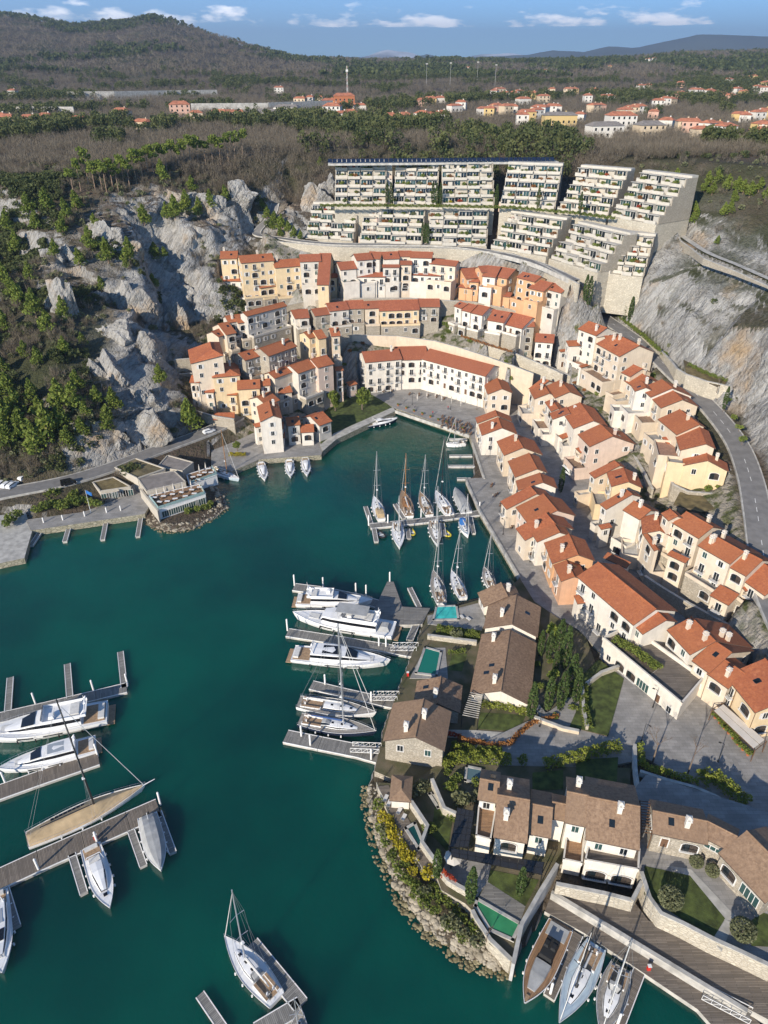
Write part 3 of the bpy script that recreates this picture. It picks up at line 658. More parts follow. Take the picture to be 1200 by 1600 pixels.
def row(rows, where, grp, zr, base, roof=None, cat_roof='orange tiled roof', **kw):
    out = []
    for i, h in enumerate(rows):
        a, b, e, e2, col = h[:5]; k = dict(kw); dz = 0
        if len(h) > 5: k.update(h[5]); dz = k.pop('dz', 0); 
        bs = k.pop('base', base); rf = k.pop('roof', roof); z_ = k.pop('zr', zr)
        out.append(house(a, b, e, z_+dz, bs, col, '%s %s house %s' % (ORD[i], {'stone': 'pale stone'}.get(col, col), where), e2, roof=rf, group=grp, **k))
    return out
rowA = row([
 ((777,591),(784,607),(762,616),(802,612),'cream',dict(zr=13.5)), ((774,641),(777,649),(744,658),(805,646),'cream'), ((778,652),(784,668),(751,676),(810,673),'white'),
 ((805,678),(817,699),(786,709),(849,708),'sand'), ((826.6,708),(839,732),(803,741),(855,739),'cream'), ((843.5,739),(848,753),(807.5,760),(873,757),'white'),
 ((828,760),(838,771),(790,793),(866,765),'cream'), ((849,772),(870,797),(820,807),(901,802),'pinkish'), ((853,802),(868,819),(813,831),(896,830),'cream'),
 ((866,819),(874,831),(838,845),(893,831),'white'), ((889,835),(903,866),(861,875),(931,871),'orange'), ((885,876),(897,900),(881,920),(925,890),'salmon',dict(zr=11)),
 ], 'from the plaza in the waterfront row', 'houses of the waterfront row', 12.5, 2.05)
rowA2 = row([
 ((935,879),(1024,951),(985,971),(1058,954),'white',dict(zr=15,nch=0)), ((1024,953),(1040,968),(1004,992),(1060,955),'white',dict(zr=13.5,nch=0)),
 ((1081,965),(1117,1001),(1077,1022),(1175,1015),'white',dict(zr=13.5,nch=4,chc='cream')), ((1117,1002),(1142,1019),(1105,1049),(1177,1018),'cream',dict(zr=13)), ((1131,1030),(1162,1051),(1135,1074),None,'cream',dict(zr=12)),
 ((1196,1030),(1245,1085),(1170,1092),None,'yellow',dict(zr=14,base=2.8)),
 ], 'going right along the paved square', 'houses beside the paved square', 14, 2.05)
rowB = row([
 ((848,591),(857,595),(829,603),None,'white'), ((850,601),(858,614),(834,621),None,'cream'), ((875,594),(890,612),(866,620),(912,618),'cream',dict(zr=17)), ((862,624),(872,638),(861,642),None,'white',dict(zr=14)),
 ((885,636),(890,645),(865,659),None,'white',dict(zr=15)), ((906,629),(927,657),(895,668),(951,665),'white',dict(zr=16.5)), ((938,663),(957,681),(922,700),(990,702),'pinkish',dict(zr=17)),
 ((960,720),(968,727),(924,738),(978,729),'sand'), ((974,731),(982,752),(955,760),(1003,765),'yellow'), ((978,765),(987,772),(941,786),(1003,776),'white'), ((991,783),(1016,797),(998,811),(1030,800),'white'),
 ((1028,803),(1031,828),(1003,832),None,'cream'), ((1010,833),(1027,858),(1034,852),None,'cream',dict(zr=14)),
 ], 'from the hotel in the row behind the lane', 'houses of the row behind the lane', 15.5, 2.05, podium=(3.6, 4.5, 0))
rowC = row([
 ((920,502),(948,512),(929,522),None,'white',dict(zr=32)), ((945,525),(958,524),(940,540),None,'cream',dict(zr=31)), ((961,521),(998,540),(961,546),None,'cream',dict(zr=32,nch=3)), ((990,570),(1003,576),(985,590),None,'sand',dict(zr=28)), ((1000,582),(1015,592),(986,598),None,'sand',dict(zr=26)),
 ((1002,595),(1009,605),(995,621),None,'white',dict(zr=27)), ((1034,593),(1050,606),(1016,619),(1083,617),'white',dict(zr=28)), ((1051,610),(1066,624),(1032,636),(1093,632),'sand',dict(zr=27)), ((1062,640),(1092,663),(1056,677),(1105,659),'sand',dict(zr=26)),
 ((1093,667),(1103,693),(1060,694),(1120,697),'sand',dict(zr=25)), ((1104,707),(1106,719),(1068,728),(1141,732),'yellow',dict(zr=22,base=13,w2=6)),
 ], 'from the top along the cliff road', 'houses below the cliff road', 28, 12.5, podium=(5.2, 5.5, 0))
rowD = row([
 ((1047,796),(1058,806),(1048,822),(1070,803),'cream',dict(zr=20)), ((1073,800),(1113,823),(1089,839),(1130,825),'cream',dict(zr=20)), ((1112,835),(1161,862),(1136,877),(1190,855),'cream',dict(zr=20,nch=3)), ((1165,862),(1190,875),(1161,896),None,'cream',dict(zr=19)), ((1192,880),(1230,905),(1190,925),None,'cream',dict(zr=17)),
 ], 'from the left in the tall right edge row', 'tall houses at the right edge', 20, 4, podium=(2.4, 6, 1))
upper = row([
 ((468,398),(500,397),(503,408),None,'grey'), ((500,396),(517,396),(525,410),None,'yellow'), ((527,410),(552,408),(558,420),None,'white',dict(zr=45)), ((553,397),(578,395),(580,407),None,'white'), ((578,393),(597,394),(598,407),None,'grey'), ((597,394),(621,393),(622,405),None,'white'),
 ((623,392),(642,392),(643,401),None,'cream'), ((643,393),(676,394),(676,404),None,'white'), ((676,404),(716,408),(718,420),None,'cream',dict(zr=45.5)), ((720,420),(745,418),(740,434),None,'orange',dict(zr=42)), ((748,416),(762,415),(757,431),None,'orange',dict(zr=44)), ((762,415),(782,417),(770,432),None,'white',dict(zr=44)),
 ((782,417),(805,421),(793,437),None,'orange',dict(zr=43.5)), ((817,425),(845,432),(835,441),None,'orange',dict(zr=43.5,base=29)), ((840,437),(863,442),(850,457),None,'orange',dict(zr=42,base=29)), ((864,442),(888,448),(878,460),None,'grey',dict(zr=41.5,base=28.5)),
 ], 'from the left in the uppermost row under the terraces', 'houses of the uppermost row', 48, 32, TERRA2, 'red tiled roof', podium=(4, 5, 0), sp=2.9, skip=.08, nch=0)
middle = row([
 ((455,485),(463,484),(470,497),None,'white',dict(zr=30)), ((465,484),(480,483),(491,495),None,'grey',dict(zr=30.5)), ((487,483),(511,480),(519,490),None,'stone',dict(zr=31)), ((510,474),(540,471),(545,484),None,'grey'), ((539,470),(567,469),(570,482),None,'stone'), ((568,471),(590,470),(591,482),None,'sand'), ((591,470),(652,468),(656,484),None,'yellow'), ((654,467),(686,467),(686,480),None,'stone'),
 ((719,471),(730,475),(722,485),None,'white'), ((732,474),(745,477),(736,490),None,'white'), ((747,476),(765,480),(752,492),None,'white'), ((765,480),(772,484),(757,498),None,'white',dict(zr=31)), ((772,484),(797,488),(784,503),None,'white',dict(zr=31)), ((799,488),(832,496),(808,507),None,'white',dict(zr=30)), ((815,503),(834,503),(830,512),None,'stone',dict(zr=28,base=12)), ((838,521),(866,523),(862,536),None,'white',dict(zr=25,base=11)),
 ], 'from the left in the middle row above the hotel', 'houses of the middle row', 32.5, 21.5, TERRA2, 'red tiled roof', podium=(3, 2.6, 1), sp=2.9, skip=.08, nch=0)
leftv = row([
 ((345,393),(371,392.5),(371,404),None,'yellow',dict(zr=48,base=27)), ((373,400),(424,396),(430,406.5),None,'yellow',dict(zr=47.5,base=27,arch_low=False)), ((426,407),(466,404),(472,415),None,'yellow',dict(zr=45,base=27)), ((346,432),(398,432),(400,440),None,'white',dict(zr=38,base=26,w2=6)), ((402,443),(446,437),(450,445),None,'yellow',dict(zr=36,base=27,w2=7)), ((446,436),(470,432),(472,440),None,'sand',dict(zr=37,base=27,w2=7)),
 ((352,494),(365,492),(372,502),None,'grey',dict(zr=30.5,base=19)), ((366,492),(381,490),(390,502),None,'cream',dict(zr=31,base=19)), ((380,488),(442,472),(446,481),None,'grey',dict(zr=33,base=20)), ((341,506),(356,503),(371,519),None,'cream',dict(zr=29,base=16)), ((331,518),(342,514),(352,524),None,'cream',dict(zr=27,base=14)),
 ((406,544),(450,529),(465,540),None,'stone',dict(zr=27,base=14)), ((373,552),(401,544),(415,552),None,'stone',dict(zr=25.5,base=13)), ((475,519),(487,516),(496,526),None,'yellow',dict(zr=28,base=14)), ((490,517),(502,515),(513,526),None,'yellow',dict(zr=28.5,base=14)), ((515,513),(528,512),(538,523),None,'sand',dict(zr=28.5,base=14)),
 ((420,582),(452,571),(462,580),None,'cream',dict(zr=20,base=6)), ((453,571),(482,561),(494,575),None,'grey',dict(zr=21,base=5)), ((486,561),(510,555),(524,567),None,'pinkish',dict(zr=21.5,base=4)),
 ((328,534),(331,545),(296,562),(345,561),'cream',dict(zr=29.5,base=7,hip=True)), ((350,567),(351,572),(332,586),(372,586),'yellow',dict(zr=22.5,base=6.5,hip=True)), ((371,595),(405,593),(406,607),None,'yellow',dict(zr=18.5,base=6)), ((406,593),(421,592),(424,602),None,'sand',dict(zr=18,base=6)),
 ((402,620),(422,612),(440,622),None,'cream',dict(zr=15,base=4)), ((430,600),(450,597),(458,612),None,'cream',dict(zr=14.5,base=4)),
 ((420,626),(426,649),(405,656),(442,650),'white',dict(zr=16,base=1.8)), ((447,653),(466,651),(468,664),None,'grey',dict(zr=11,base=1.8)), ((470,664),(489,663),(491,675),None,'white',dict(zr=8.5,base=1.8)), ((485,650),(504,643),(521,656),None,'grey',dict(zr=10.5,base=1.8)),
 ][:18], 'from the top in the left hillside quarter', 'houses of the left hillside quarter', 30, 15, podium=(3, 4, 1), sp=3.0, skip=.1)
leftv2 = row([
 ((486,561),(510,555),(524,567),None,'pinkish',dict(zr=21.5,base=4)),
 ((328,534),(331,545),(296,562),(345,561),'cream',dict(zr=29.5,base=7,hip=True)), ((350,567),(351,572),(332,586),(372,586),'yellow',dict(zr=22.5,base=6.5,hip=True)), ((371,595),(405,593),(406,607),None,'yellow',dict(zr=18.5,base=6)), ((406,593),(421,592),(424,602),None,'sand',dict(zr=18,base=6)),
 ((402,620),(422,612),(440,622),None,'cream',dict(zr=15,base=4)), ((430,600),(450,597),(458,612),None,'cream',dict(zr=14.5,base=4)),
 ((420,626),(426,649),(405,656),(442,650),'white',dict(zr=16,base=1.8)), ((447,653),(466,651),(468,664),None,'grey',dict(zr=11,base=1.8)), ((470,664),(489,663),(491,675),None,'white',dict(zr=8.5,base=1.8)), ((485,650),(504,643),(521,656),None,'grey',dict(zr=10.5,base=1.8)),
 ], 'from the top in the left quarter by the small quay', 'houses of the left quarter near the small quay', 15, 4, sp=3.0, skip=.1)
# hotel: three wings, one building
hotel = house((566,550),(622,545),(627,562), 17.8, 2, 'white', 'long pale hotel with red roof curving round the plaza', roof=TERRA2, kinds=['balcony_window','balcony_window','window'], nch=1, sp=3.4, skip=.02, fh=3.2, arch_low=True)
hotel.name = 'hotel'; hotel['category'] = 'hotel'
house((617,542),(665,541),(668,562), 17.9, 2, 'white', parent=hotel, roof=TERRA2, kinds=['balcony_window','arched_loggia'], sp=3.4, skip=.02)
house((672,545),(772,571),(754,585), 17.8, 2, 'white', parent=hotel, roof=TERRA2, kinds=['balcony_window','balcony_window','window'], sp=3.1, skip=.02)
# lean-to annexes on the fronts of houses
def near(px, py, z):
    p = P(px, py, z); return min(HOUSES, key=lambda h: (h.location.x-p.x)**2+(h.location.y-p.y)**2)
for a, b, e, z, bs, col in [
 ((553,425),(602,425),(603,433),40.5,32,'white'), ((645,422),(690,424),(690,432),40.5,32,'white'), ((598,413),(624,413),(624,418),44,32,'grey'), ((478,428),(494,427),(495,434),40,31,'grey'), ((494,427),(527,427),(528,434),40,31,'yellow'), ((530,440),(554,439),(555,446),37,31,'white'), ((645,435),(656,435),(656,441),37,32,'white'),
 ((626,407),(643,407),(644,414),45,32,'cream'), ((720,444),(742,447),(740,453),36,30,'orange'), ((735,434),(750,435),(750,442),39,30,'orange'), ((780,455),(800,457),(800,466),35,27,'orange'),
 ((411,660),(442,659),(444,670),10.5,1.8,'white'), ((412,676),(444,675),(446,684),7,1.8,'white'), ((396,662),(408,659),(409,667),9.5,1.8,'white'), ((300,586),(314,586),(314,599),20,7,'cream'), ((323,603),(336,603),(336,614),16,7,'cream'), ((357,610),(371,610),(371,618),14,6,'yellow'), ((500,580),(515,578),(518,588),15,4,'pinkish'), ((523,573),(534,572),(536,579),16,4,'pinkish'), ((541,597),(553,594),(556,602),8,2,'pinkish'), ((335,645),(366,644),(362,655),9,5.5,'stone'),
 ((937,556),(947,553),(950,563),23,14,'sand'), ((947,560),(960,558),(963,566),22,14,'sand'), ((962,555),(975,551),(980,560),25,14,'sand'), ((960,572),(973,570),(975,580),22,13,'sand'), ((944,590),(954,588),(958,596),19,13,'sand'), ((905,571),(916,568),(917,575),20,12,'white'), ((885,532),(908,531),(911,541),25,12,'white'), ((874,546),(884,545),(885,550),20,12,'white'),
 ((1035,683),(1048,681),(1062,708),20,12,'sand'), ((1017,699),(1035,696),(1045,713),16,11,'sand'), ((1028,724),(1046,720),(1048,730),15,10,'sand'),
 ((873,680),(884,676),(887,686),9,2,'white'), ((900,700),(910,697),(913,709),10,2,'cream'), ((936,820),(951,817),(954,825),9,2,'white'), ((951,863),(985,878),(978,887),9,2.4,'white'),
 ((1061,832),(1085,845),(1081,853),15,5,'cream'), ((1050,860),(1076,872),(1070,880),13,5,'cream'), ((1127,914),(1154,928),(1135,943),12,5,'cream'), ((1160,916),(1205,905),(1190,930),13,5,'cream'), ((898,930),(922,927),(925,942),8,2.4,'white')]:
    house(a, b, e, z, bs, col, parent=near((a[0]+b[0])/2, (a[1]+b[1])/2, z), mono=True, roof=TERRA if a[1] > 470 else TERRA2, skip=.05, sp=2.8, pitch=.3)
# villas with brown roofs
VK = ['window', 'green_window', 'shutter_window']
def villa(i, *a, **k):
    k.setdefault('roof', BROWN); k.setdefault('kinds', VK); k.setdefault('nch', 1); k.setdefault('chc', 'white')
    return house(*a, **k)
VILLAS = []
for args, kw in [
 (((783,911),(793,931),(757,952),7.8,2.4,'white','brown roofed villa nearest the promenade, above the first turquoise pool'), dict(e2=(817,930))),
 (((807,930),(800,974),(755,977),8.2,2.4,'white','brown roofed white villa wing behind the two pools'), dict(e2=(843,990))),
 (((797,985),(783,1078),(733,1078),7.4,2.4,'white','longest brown roofed villa beside the row of cypresses'), dict(e2=(831,1096),nch=2)),
 (((689,1058),(684,1098),(642,1088),7.8,2.4,'stone','brown roofed villa wing with slatted pergola below the second pool'), dict(e2=(717,1118),nch=1)),
 (((662,1093),(649,1150),(598,1148),10.5,2.2,'stone','stone villa with skylight standing at the corner above the jetty'), dict(e2=(686,1191),nch=2)),
 (((752,1217),(779,1222),(774,1255),11.5,3.2,'white','low left wing of the white villa with the glass canopy'), dict(nch=0)),
 (((779,1242),(826,1250),(820,1318),12,3.2,'white','white brown roofed villa above the green pool on the point'), dict(nch=2)),
 (((831,1256),(862,1262),(857,1309),10.8,3.2,'white','narrow right wing of the white villa above the green pool'), dict(nch=0)),
 (((865,1253),(885,1257),(883,1283),10.5,3.2,'white','smallest brown roofed link between the two white villas'), dict(nch=0)),
 (((888,1237),(918,1243),(915,1292),12.5,3,'white','narrow left part of the white villa above the boardwalk'), dict(nch=1)),
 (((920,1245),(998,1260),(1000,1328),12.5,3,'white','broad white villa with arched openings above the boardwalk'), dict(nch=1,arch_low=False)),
 (((1022,1267),(1103,1283),(1093,1320),11.5,5,'stone','stone villa with long brown roof behind the round topiary lawn'), dict(nch=1,kinds=['strip_window','terrace_door'])),
 (((1105,1283),(1150,1306),(1133,1328),11.3,5,'stone','angled middle wing of the stone villa round the lawn'), dict(nch=0,kinds=['strip_window','terrace_door'])),
 (((1168,1300),(1240,1372),(1196,1412),12,5,'stone','stone villa with brown roof cut by the right edge of the photo'), dict(nch=0,kinds=['strip_window','terrace_door'])),
 ]:
    kw = dict(kw); VILLAS.append(villa(0, *args, group='brown roofed villas', **kw))

VILLAS.append(villa(0, (628,1221),(627,1233),(609,1234), 6.6, 3.2, 'white', 'small hipped brown pavilion beside the wooden pool deck', e2=(645,1236), hip=True, nch=0, group='brown roofed villas'))
# ------------------------------------------------------------------ retaining walls
def wall(name, px, ztop, zbot, m, label, th=.6, cap=True, cat='wall', group=None):
    zt = ztop if isinstance(ztop, (list, tuple)) else [ztop]*len(px)
    c = [P(a, b, z) for (a, b), z in zip(px, zt)]; mb = MB(); cb = MB()
    N = []
    for i in range(len(c)):
        d = c[min(i+1, len(c)-1)]-c[max(i-1, 0)]; N.append(Vector((-d.y, d.x, 0)).normalized()*th/2)
    for i in range(len(c)-1):
        a0, a1, b0, b1 = c[i]+N[i], c[i]-N[i], c[i+1]+N[i+1], c[i+1]-N[i+1]
        lo = lambda p: Vector((p.x, p.y, zbot))
        for f in ([lo(a0), lo(b0), b0, a0], [lo(b1), lo(a1), a1, b1], [a0, b0, b1, a1]): mb.face(f[::-1], m)
        if i == 0: mb.face([lo(a1), a1, a0, lo(a0)][::-1], m)
        if i == len(c)-2: mb.face([lo(b0), b0, b1, lo(b1)][::-1], m)
        if cap:
            h = Vector((0, 0, .16)); k = 1.25
            p0, p1, q0, q1 = c[i]+N[i]*k, c[i]-N[i]*k, c[i+1]+N[i+1]*k, c[i+1]-N[i+1]*k
            for f in ([p0+h, q0+h, q1+h, p1+h], [p0, q0, q0+h, p0+h], [q1, p1, p1+h, q1+h]): cb.face(f, CONC)
    r = thing(name, (c[0].x, c[0].y, zbot), label, cat, group)
    mb.build('masonry', r)
    if cap: cb.build('coping', r)
    return r
wall('retaining_wall', [(546,523),(575,524),(620,525),(680,533),(720,544),(760,557),(800,571),(834,584)], [20.5,20.5,20.5,20.4,20,19,17.5,16], 1.5, WALLC['sand'], 'tall smooth beige wall curving behind the hotel roof')
wall('retaining_wall', [(430,512),(480,509),(520,506),(600,511),(650,513),(692,514)], 21.6, 14, STONE, 'rough stone wall below the left half of the middle row')
wall('retaining_wall', [(692,516),(715,523),(760,537),(800,550),(850,571),(880,585)], [21,20.6,20,19,17,15.5], 8, STONE_L, 'pale stone wall with ivy right of the beige hotel wall')
wall('retaining_wall', [(330,481),(410,486),(480,470),(560,466),(640,466),(740,472),(790,482),(850,497),(880,503)], [26,27,30,32,32.3,31,29.5,28,27], 18, STONE, 'stone wall carrying the uppermost row of houses')
wall('retaining_wall', [(408,374),(430,377),(480,382),(530,386),(600,387),(700,388),(800,396),(850,414),(905,444)], [48.4,48.4,48,47.8,47.7,47.6,47.2,46.5,45], 38, STONE_L, 'long pale wall carrying the road under the terraced apartments')
wall('retaining_wall', [(852,570),(880,582),(905,595),(925,612),(945,642),(965,672),(985,702),(1005,735),(1020,765)], [14,13.6,13.2,13,12.6,12,11.4,10.6,10], 2, STONE_L, 'high pale wall with arched openings behind the lane houses')
wall('retaining_wall', [(1003,522),(1030,545),(1048,563),(1058,576),(1073,585),(1105,596),(1142,604)], [27,26.6,26.8,27,27.2,27.2,27.2], 20, STONE_L, 'pale garden wall on the cliff side of the road bend')
wall('retaining_wall', [(1008,900),(1040,921),(1077,943),(1120,966),(1162,990),(1210,1018)], 6, 2, STONE, 'stone wall along the lane under the tall right houses')
wall('retaining_wall', [(1034,716),(1040,738),(1052,757),(1075,768),(1110,771),(1142,766)], 13.4, 4, STONE, 'curved stone wall round the lawn of the yellow end house')
wall('parapet_wall', [(1058,366),(1064,377),(1080,388),(1100,404),(1150,424),(1200,447),(1275,476)], [56.7,56.3,55.7,55.3,54.5,53.7,52.7], 53, STONE, 'pale parapet wall along the road on the cliff ledge', .5)
wall('retaining_wall', [(320,432),(345,431)], 34, 22, STONE, 'short stone wall left of the white annex under the yellow house')
for i, (p, z, zb) in enumerate([([(272,562),(298,560)],20,8), ([(274,585),(300,583)],15,6), ([(276,608),(303,606)],10.5,5), ([(300,640),(334,650),(366,655)],9,3)]):
    wall('garden_wall', p, z, zb, STONE, ['topmost', 'second', 'third', 'lowest and longest'][i]+' stone garden wall left of the hipped cream house', .5)
# round bastion with a small pool
c = P(893, 497, 28); mb = MB(); N = 20; poly = [(c.x+9.2*math.cos(2*math.pi*i/N), c.y+7.5*math.sin(2*math.pi*i/N)) for i in range(N)]
bt = thing('round_bastion', (c.x, c.y, 20), 'round stone bastion at the right end of the orange houses', 'bastion'); mb.prism(poly, 18, 28, STONE_L, PAVE); mb.build('drum', bt)
POOL = mat('pool_water', (.06, .50, .44), .06, .2, .5, .01, 2, coord='World'); POOLG = mat('green_pool_water', (.04, .22, .09), .06, .2, .5, .01, 2, coord='World'); POOLD = mat('covered_pool_water', (.01, .06, .055), .1, .2, .5, .01, 2, coord='World')
mb = MB(); mb.prism([(c.x+4*math.cos(2*math.pi*i/14), c.y+.8+2.6*math.sin(2*math.pi*i/14)) for i in range(14)], 27.5, 28.06, WHITE, mat('pale_pool', (.35, .5, .52), .1)); mb.build('pool', bt)
FOOT.append((poly, 24))
# ------------------------------------------------------------------ terraced apartments
PANE = []
for g_ in (GLASS, GLASSG):
    pm = MB(); pm.box((0, 0, 0), (1, .1, 2.35), g_); pm.box((0, -.06, 0), (.04, .08, 2.35), FRAME); pm.box((-.48, -.06, 0), (.04, .08, 2.35), FRAME); PANE.append(pm.data('window'))
DIM = [plaster('shade_dimmed_sand_plaster', (.52, .46, .37)), plaster('shade_dimmed_grey_plaster', (.49, .455, .40))]  # plaster colours dimmed to put recess shade behind the balconies
TCREAM = plaster('apartment_plaster', (.55, .505, .43)); PLANTS = []
def terraced(bl, br, z0, lev, label, lh=3.15, step=3.2, seed=0):
    a, b = P(*bl, z0), P(*br, z0); d = b-a; W = d.length; d.normalize(); n = Vector((d.y, -d.x, 0))      # n faces the camera
    if n.y > 0: n = -n
    rt = thing('terraced_apartments', (a.x, a.y, z0), label, 'apartment block', 'stepped white apartment blocks'); r = random.Random(seed)
    rz = math.atan2(d.y, d.x)
    q = lambda u, v, z: (a.x+d.x*u-n.x*v, a.y+d.y*u-n.y*v, z)   # u along the front, v backwards
    depth = lev*step+6
    for k in range(lev):
        z = z0+k*lh; sb, pb, gb = MB(), MB(), MB()
        for bay in range(4):
            off = k*step+[0, 1.7, .5, 2.2][(bay+seed+k) % 4]+r.uniform(-.25, .25); u0, u1 = bay*W/4, (bay+1)*W/4-.25
            D = depth-off; um = (u0+u1)/2; w = u1-u0
            sb.box(q(um, off+D/2, z-.35), (w, D, .35), TCREAM, rz)
            pb.box(q(um, off+.2, z), (w, .4, r.choice([.7, .85, .85, 1.05])), TCREAM, rz); pb.box(q(um, off+.75, z), (w-.5, .7, .5), CONC, rz)
            pb.box(q(u0+.12, off+1.3, z), (.25, 2.2, 1.1), TCREAM, rz)
            sb.box(q(um, off+2.45+(D-2.45)/2, z), (w, D-2.45, lh-.35), DIM[seed % 2], rz)
            for j in range(2):
                if r.random() < .7:
                    link('window', PANE[r.random() < .4], rt, Vector(q(u0+(j+.5)*w/2, off+2.42, z+.02))-rt.location, rz, (w/2-.45, 1, 1))
            sb.box(q(um, off+1.9, z+lh-.36), (w-.1, 1.5, .14), TCREAM, rz)
            for j in range(r.choice([1, 2, 3])): PLANTS.append((Vector(q(u0+r.uniform(.8, w-.8), off+.7, z+.5)), r.random(), r.uniform(.6, 1.45)))
            if r.random() < .3: gb.box(q(u0+w*r.uniform(.3, .7), off+1.4, z), (1.6, .3, 2.3), TCREAM, rz); gb.build('partition', rt); gb = MB()
        sb.build('storey', rt); pb.build('parapet', rt)
    side = MB(); side.box(q(W/2, depth/2+.3, z0-16), (W+.3, depth-.2, 15.6), STONE_L, rz); side.build('plinth', rt); side = MB()
    for k in range(lev): side.box(q(W+.1, k*step+1.5+(depth-k*step-1.5)/2, z0+k*lh-.3), (.45, depth-k*step-1.5, lh), STONE, rz)
    side.box(q(W/2, depth-2, z0+lev*lh-.35), (W+.6, 4.2, .9), TCREAM, rz)
    side.build('side_wall', rt)
    c = [q(-.5, -.8, 0), q(W+.5, -.8, 0), q(W+.5, depth, 0), q(-.5, depth, 0)]
    for k in range(lev+1):
        v = max(k*step, 0)-.8; FOOT.append(([q(-.5, v, 0)[:2], q(W+.5, v, 0)[:2], q(W+.5, v+step+(8 if k == lev else 0), 0)[:2], q(-.5, v+step+(8 if k == lev else 0), 0)[:2]], z0+max(0, min(k, lev-1))*lh-.6))
    return rt
T1 = [((523,318),(603,318)),((614,318),(682,319)),((692,320),(772,320)),((781,322),(866,326)),((871,327),(947,336)),((951,337),(1024,350))]
for i, (l, r_) in enumerate(T1): terraced(l, r_, 63, 5, '%s stepped white apartment block from the left in the upper tier' % ORD[i], seed=i)
T2 = [((476,371),(550,375)),((562,378),(658,381)),((668,382),(760,384)),((767,386),(852,400)),((857,403),(933,425)),((938,425),(1004,432))]
for i, (l, r_) in enumerate(T2): terraced(l, r_, [48.6, 48.2, 48.2, 48.2, 47.2, 46.2][i], [4, 4, 4, 4, 4, 4][i], '%s stepped white apartment block from the left in the lower tier' % ORD[i], 3.2, 3.2, seed=i+9)
# stairs between the blocks
def stairs(pl, pr, z0, z1, label):
    a, b = P(*pl, z0), P(*pr, z0); d = b-a; W = d.length; d.normalize(); n = Vector((d.y, -d.x, 0)); n = -n if n.y > 0 else n
    rt = thing('stairway', (a.x, a.y, z0), label, 'stairs', 'stairways between apartment blocks'); rz = math.atan2(d.y, d.x); N = 9
    for k in range(N):
        v = k*(z1-z0)*.82/N+3; mb = MB(); z = z0+(z1-z0)*k/N
        mb.box((a.x+d.x*W/2-n.x*(v+4), a.y+d.y*W/2-n.y*(v+4), z0-3), (W, 8, z-z0+3.4), [WALLC['pinkish'], TCREAM, WALLC['grey']][k % 3], rz)
        mb.box((a.x+d.x*W*.3-n.x*(v+.2), a.y+d.y*W*.3-n.y*(v+.2), z+.4), (W*.5, .3, .9), TCREAM, rz); mb.build('stair_flight', rt)
        FOOT.append(([(a.x-n.x*v, a.y-n.y*v), (b.x-n.x*v, b.y-n.y*v), (b.x-n.x*(v+8), b.y-n.y*(v+8)), (a.x-n.x*(v+8), a.y-n.y*(v+8))], z-.4))
for i, (a, b) in enumerate([((604,319),(613,319)),((683,319),(691,320)),((773,321),(780,322)),((867,326),(870,327))]): stairs(a, b, 62.5, 78, '%s stairway from the left between upper apartment blocks' % ORD[i])
for i, (a, b) in enumerate([((551,375),(561,378)),((659,381),(667,382)),((761,384),(766,386))]): stairs(a, b, 48, 61, '%s stairway from the left between lower apartment blocks' % ORD[i])
# solar roof along the top edge
a, b = P(512, 253, 79.5), P(872, 250, 79.5); d = (b-a); L = d.length; rz = math.atan2(d.y, d.x); rt = thing('solar_roof', (a.x, a.y, 79), 'long row of dark solar panels along the terrace top', 'solar panels')
PV = mat('solar_glass', (.012, .02, .045), .15, spec=.8)
mb = MB(); mb.box(((a.x+b.x)/2, (a.y+b.y)/2+2.2, 78.0), (L, 6, .9), CONC, rz); mb.build('roof_deck', rt)
pm = MB(); pm.faces([(-.95, -1, 0), (.95, -1, 0), (.95, .6, 1.3), (-.95, .6, 1.3), (-.95, -1, -.08), (.95, -1, -.08), (.95, .6, 1.22), (-.95, .6, 1.22)], [(0, 1, 2, 3), (4, 7, 6, 5), (0, 4, 5, 1), (1, 5, 6, 2), (2, 6, 7, 3), (3, 7, 4, 0)], PV); pm.box((0, .3, -.5), (.08, .08, 1.5), FRAME); pmd = pm.data('solar_panel')
for k in range(int(L/2.15)):
    p = a+d*((k+.5)*2.15/L); link('solar_panel', pmd, rt, Vector((p.x, p.y, 79.4))-rt.location, rz)

# low white building with a planted roof terrace at the square
pp = [P(a_, b_, 7.0) for a_, b_ in [(942,1000),(984,981),(1098,1062),(1064,1102)]]
lw = thing('terrace_building', (pp[0].x, pp[0].y, 2.4), 'low white building with planted roof terrace facing the paved square', 'building'); mb = MB(); mb.prism([tuple(p[:2]) for p in pp], 1.5, 7.0, WALLC['white'], DECK); mb.build('wall', lw); mb = MB()
for a_, b_ in zip(pp, pp[1:]+pp[:1]): d_ = b_-a_; mb.box(((a_.x+b_.x)/2, (a_.y+b_.y)/2, 7.0), (d_.length+.3, .35, .9), WALLC['white'], math.atan2(d_.y, d_.x))
mb.build('parapet', lw); e_ = pp[3]-pp[0]; n_w = Vector((e_.y, -e_.x, 0)).normalized(); n_w = -n_w if n_w.x > 0 else n_w
for t_, kd in ((.12, 'window'), (.27, 'arched_loggia'), (.42, 'arched_loggia'), (.57, 'terrace_door'), (.76, 'doorway'), (.9, 'window')):
    w_ = pp[0]+e_*t_; link('door' if kd == 'doorway' else 'window', WIN[kd], lw, Vector((w_.x, w_.y, 3.0))+n_w*.03-lw.location, math.atan2(n_w.x, -n_w.y))
mb = MB(); mb.prism([tuple((pp[0]*(1-u_)*(1-v_)+pp[1]*u_*(1-v_)+pp[2]*u_*v_+pp[3]*(1-u_)*v_)[:2]) for u_, v_ in ((.1, .08), (.5, .08), (.5, .6), (.1, .6))], 6.9, 7.25, CONC, SOIL); mb.build('planting_bed', lw)
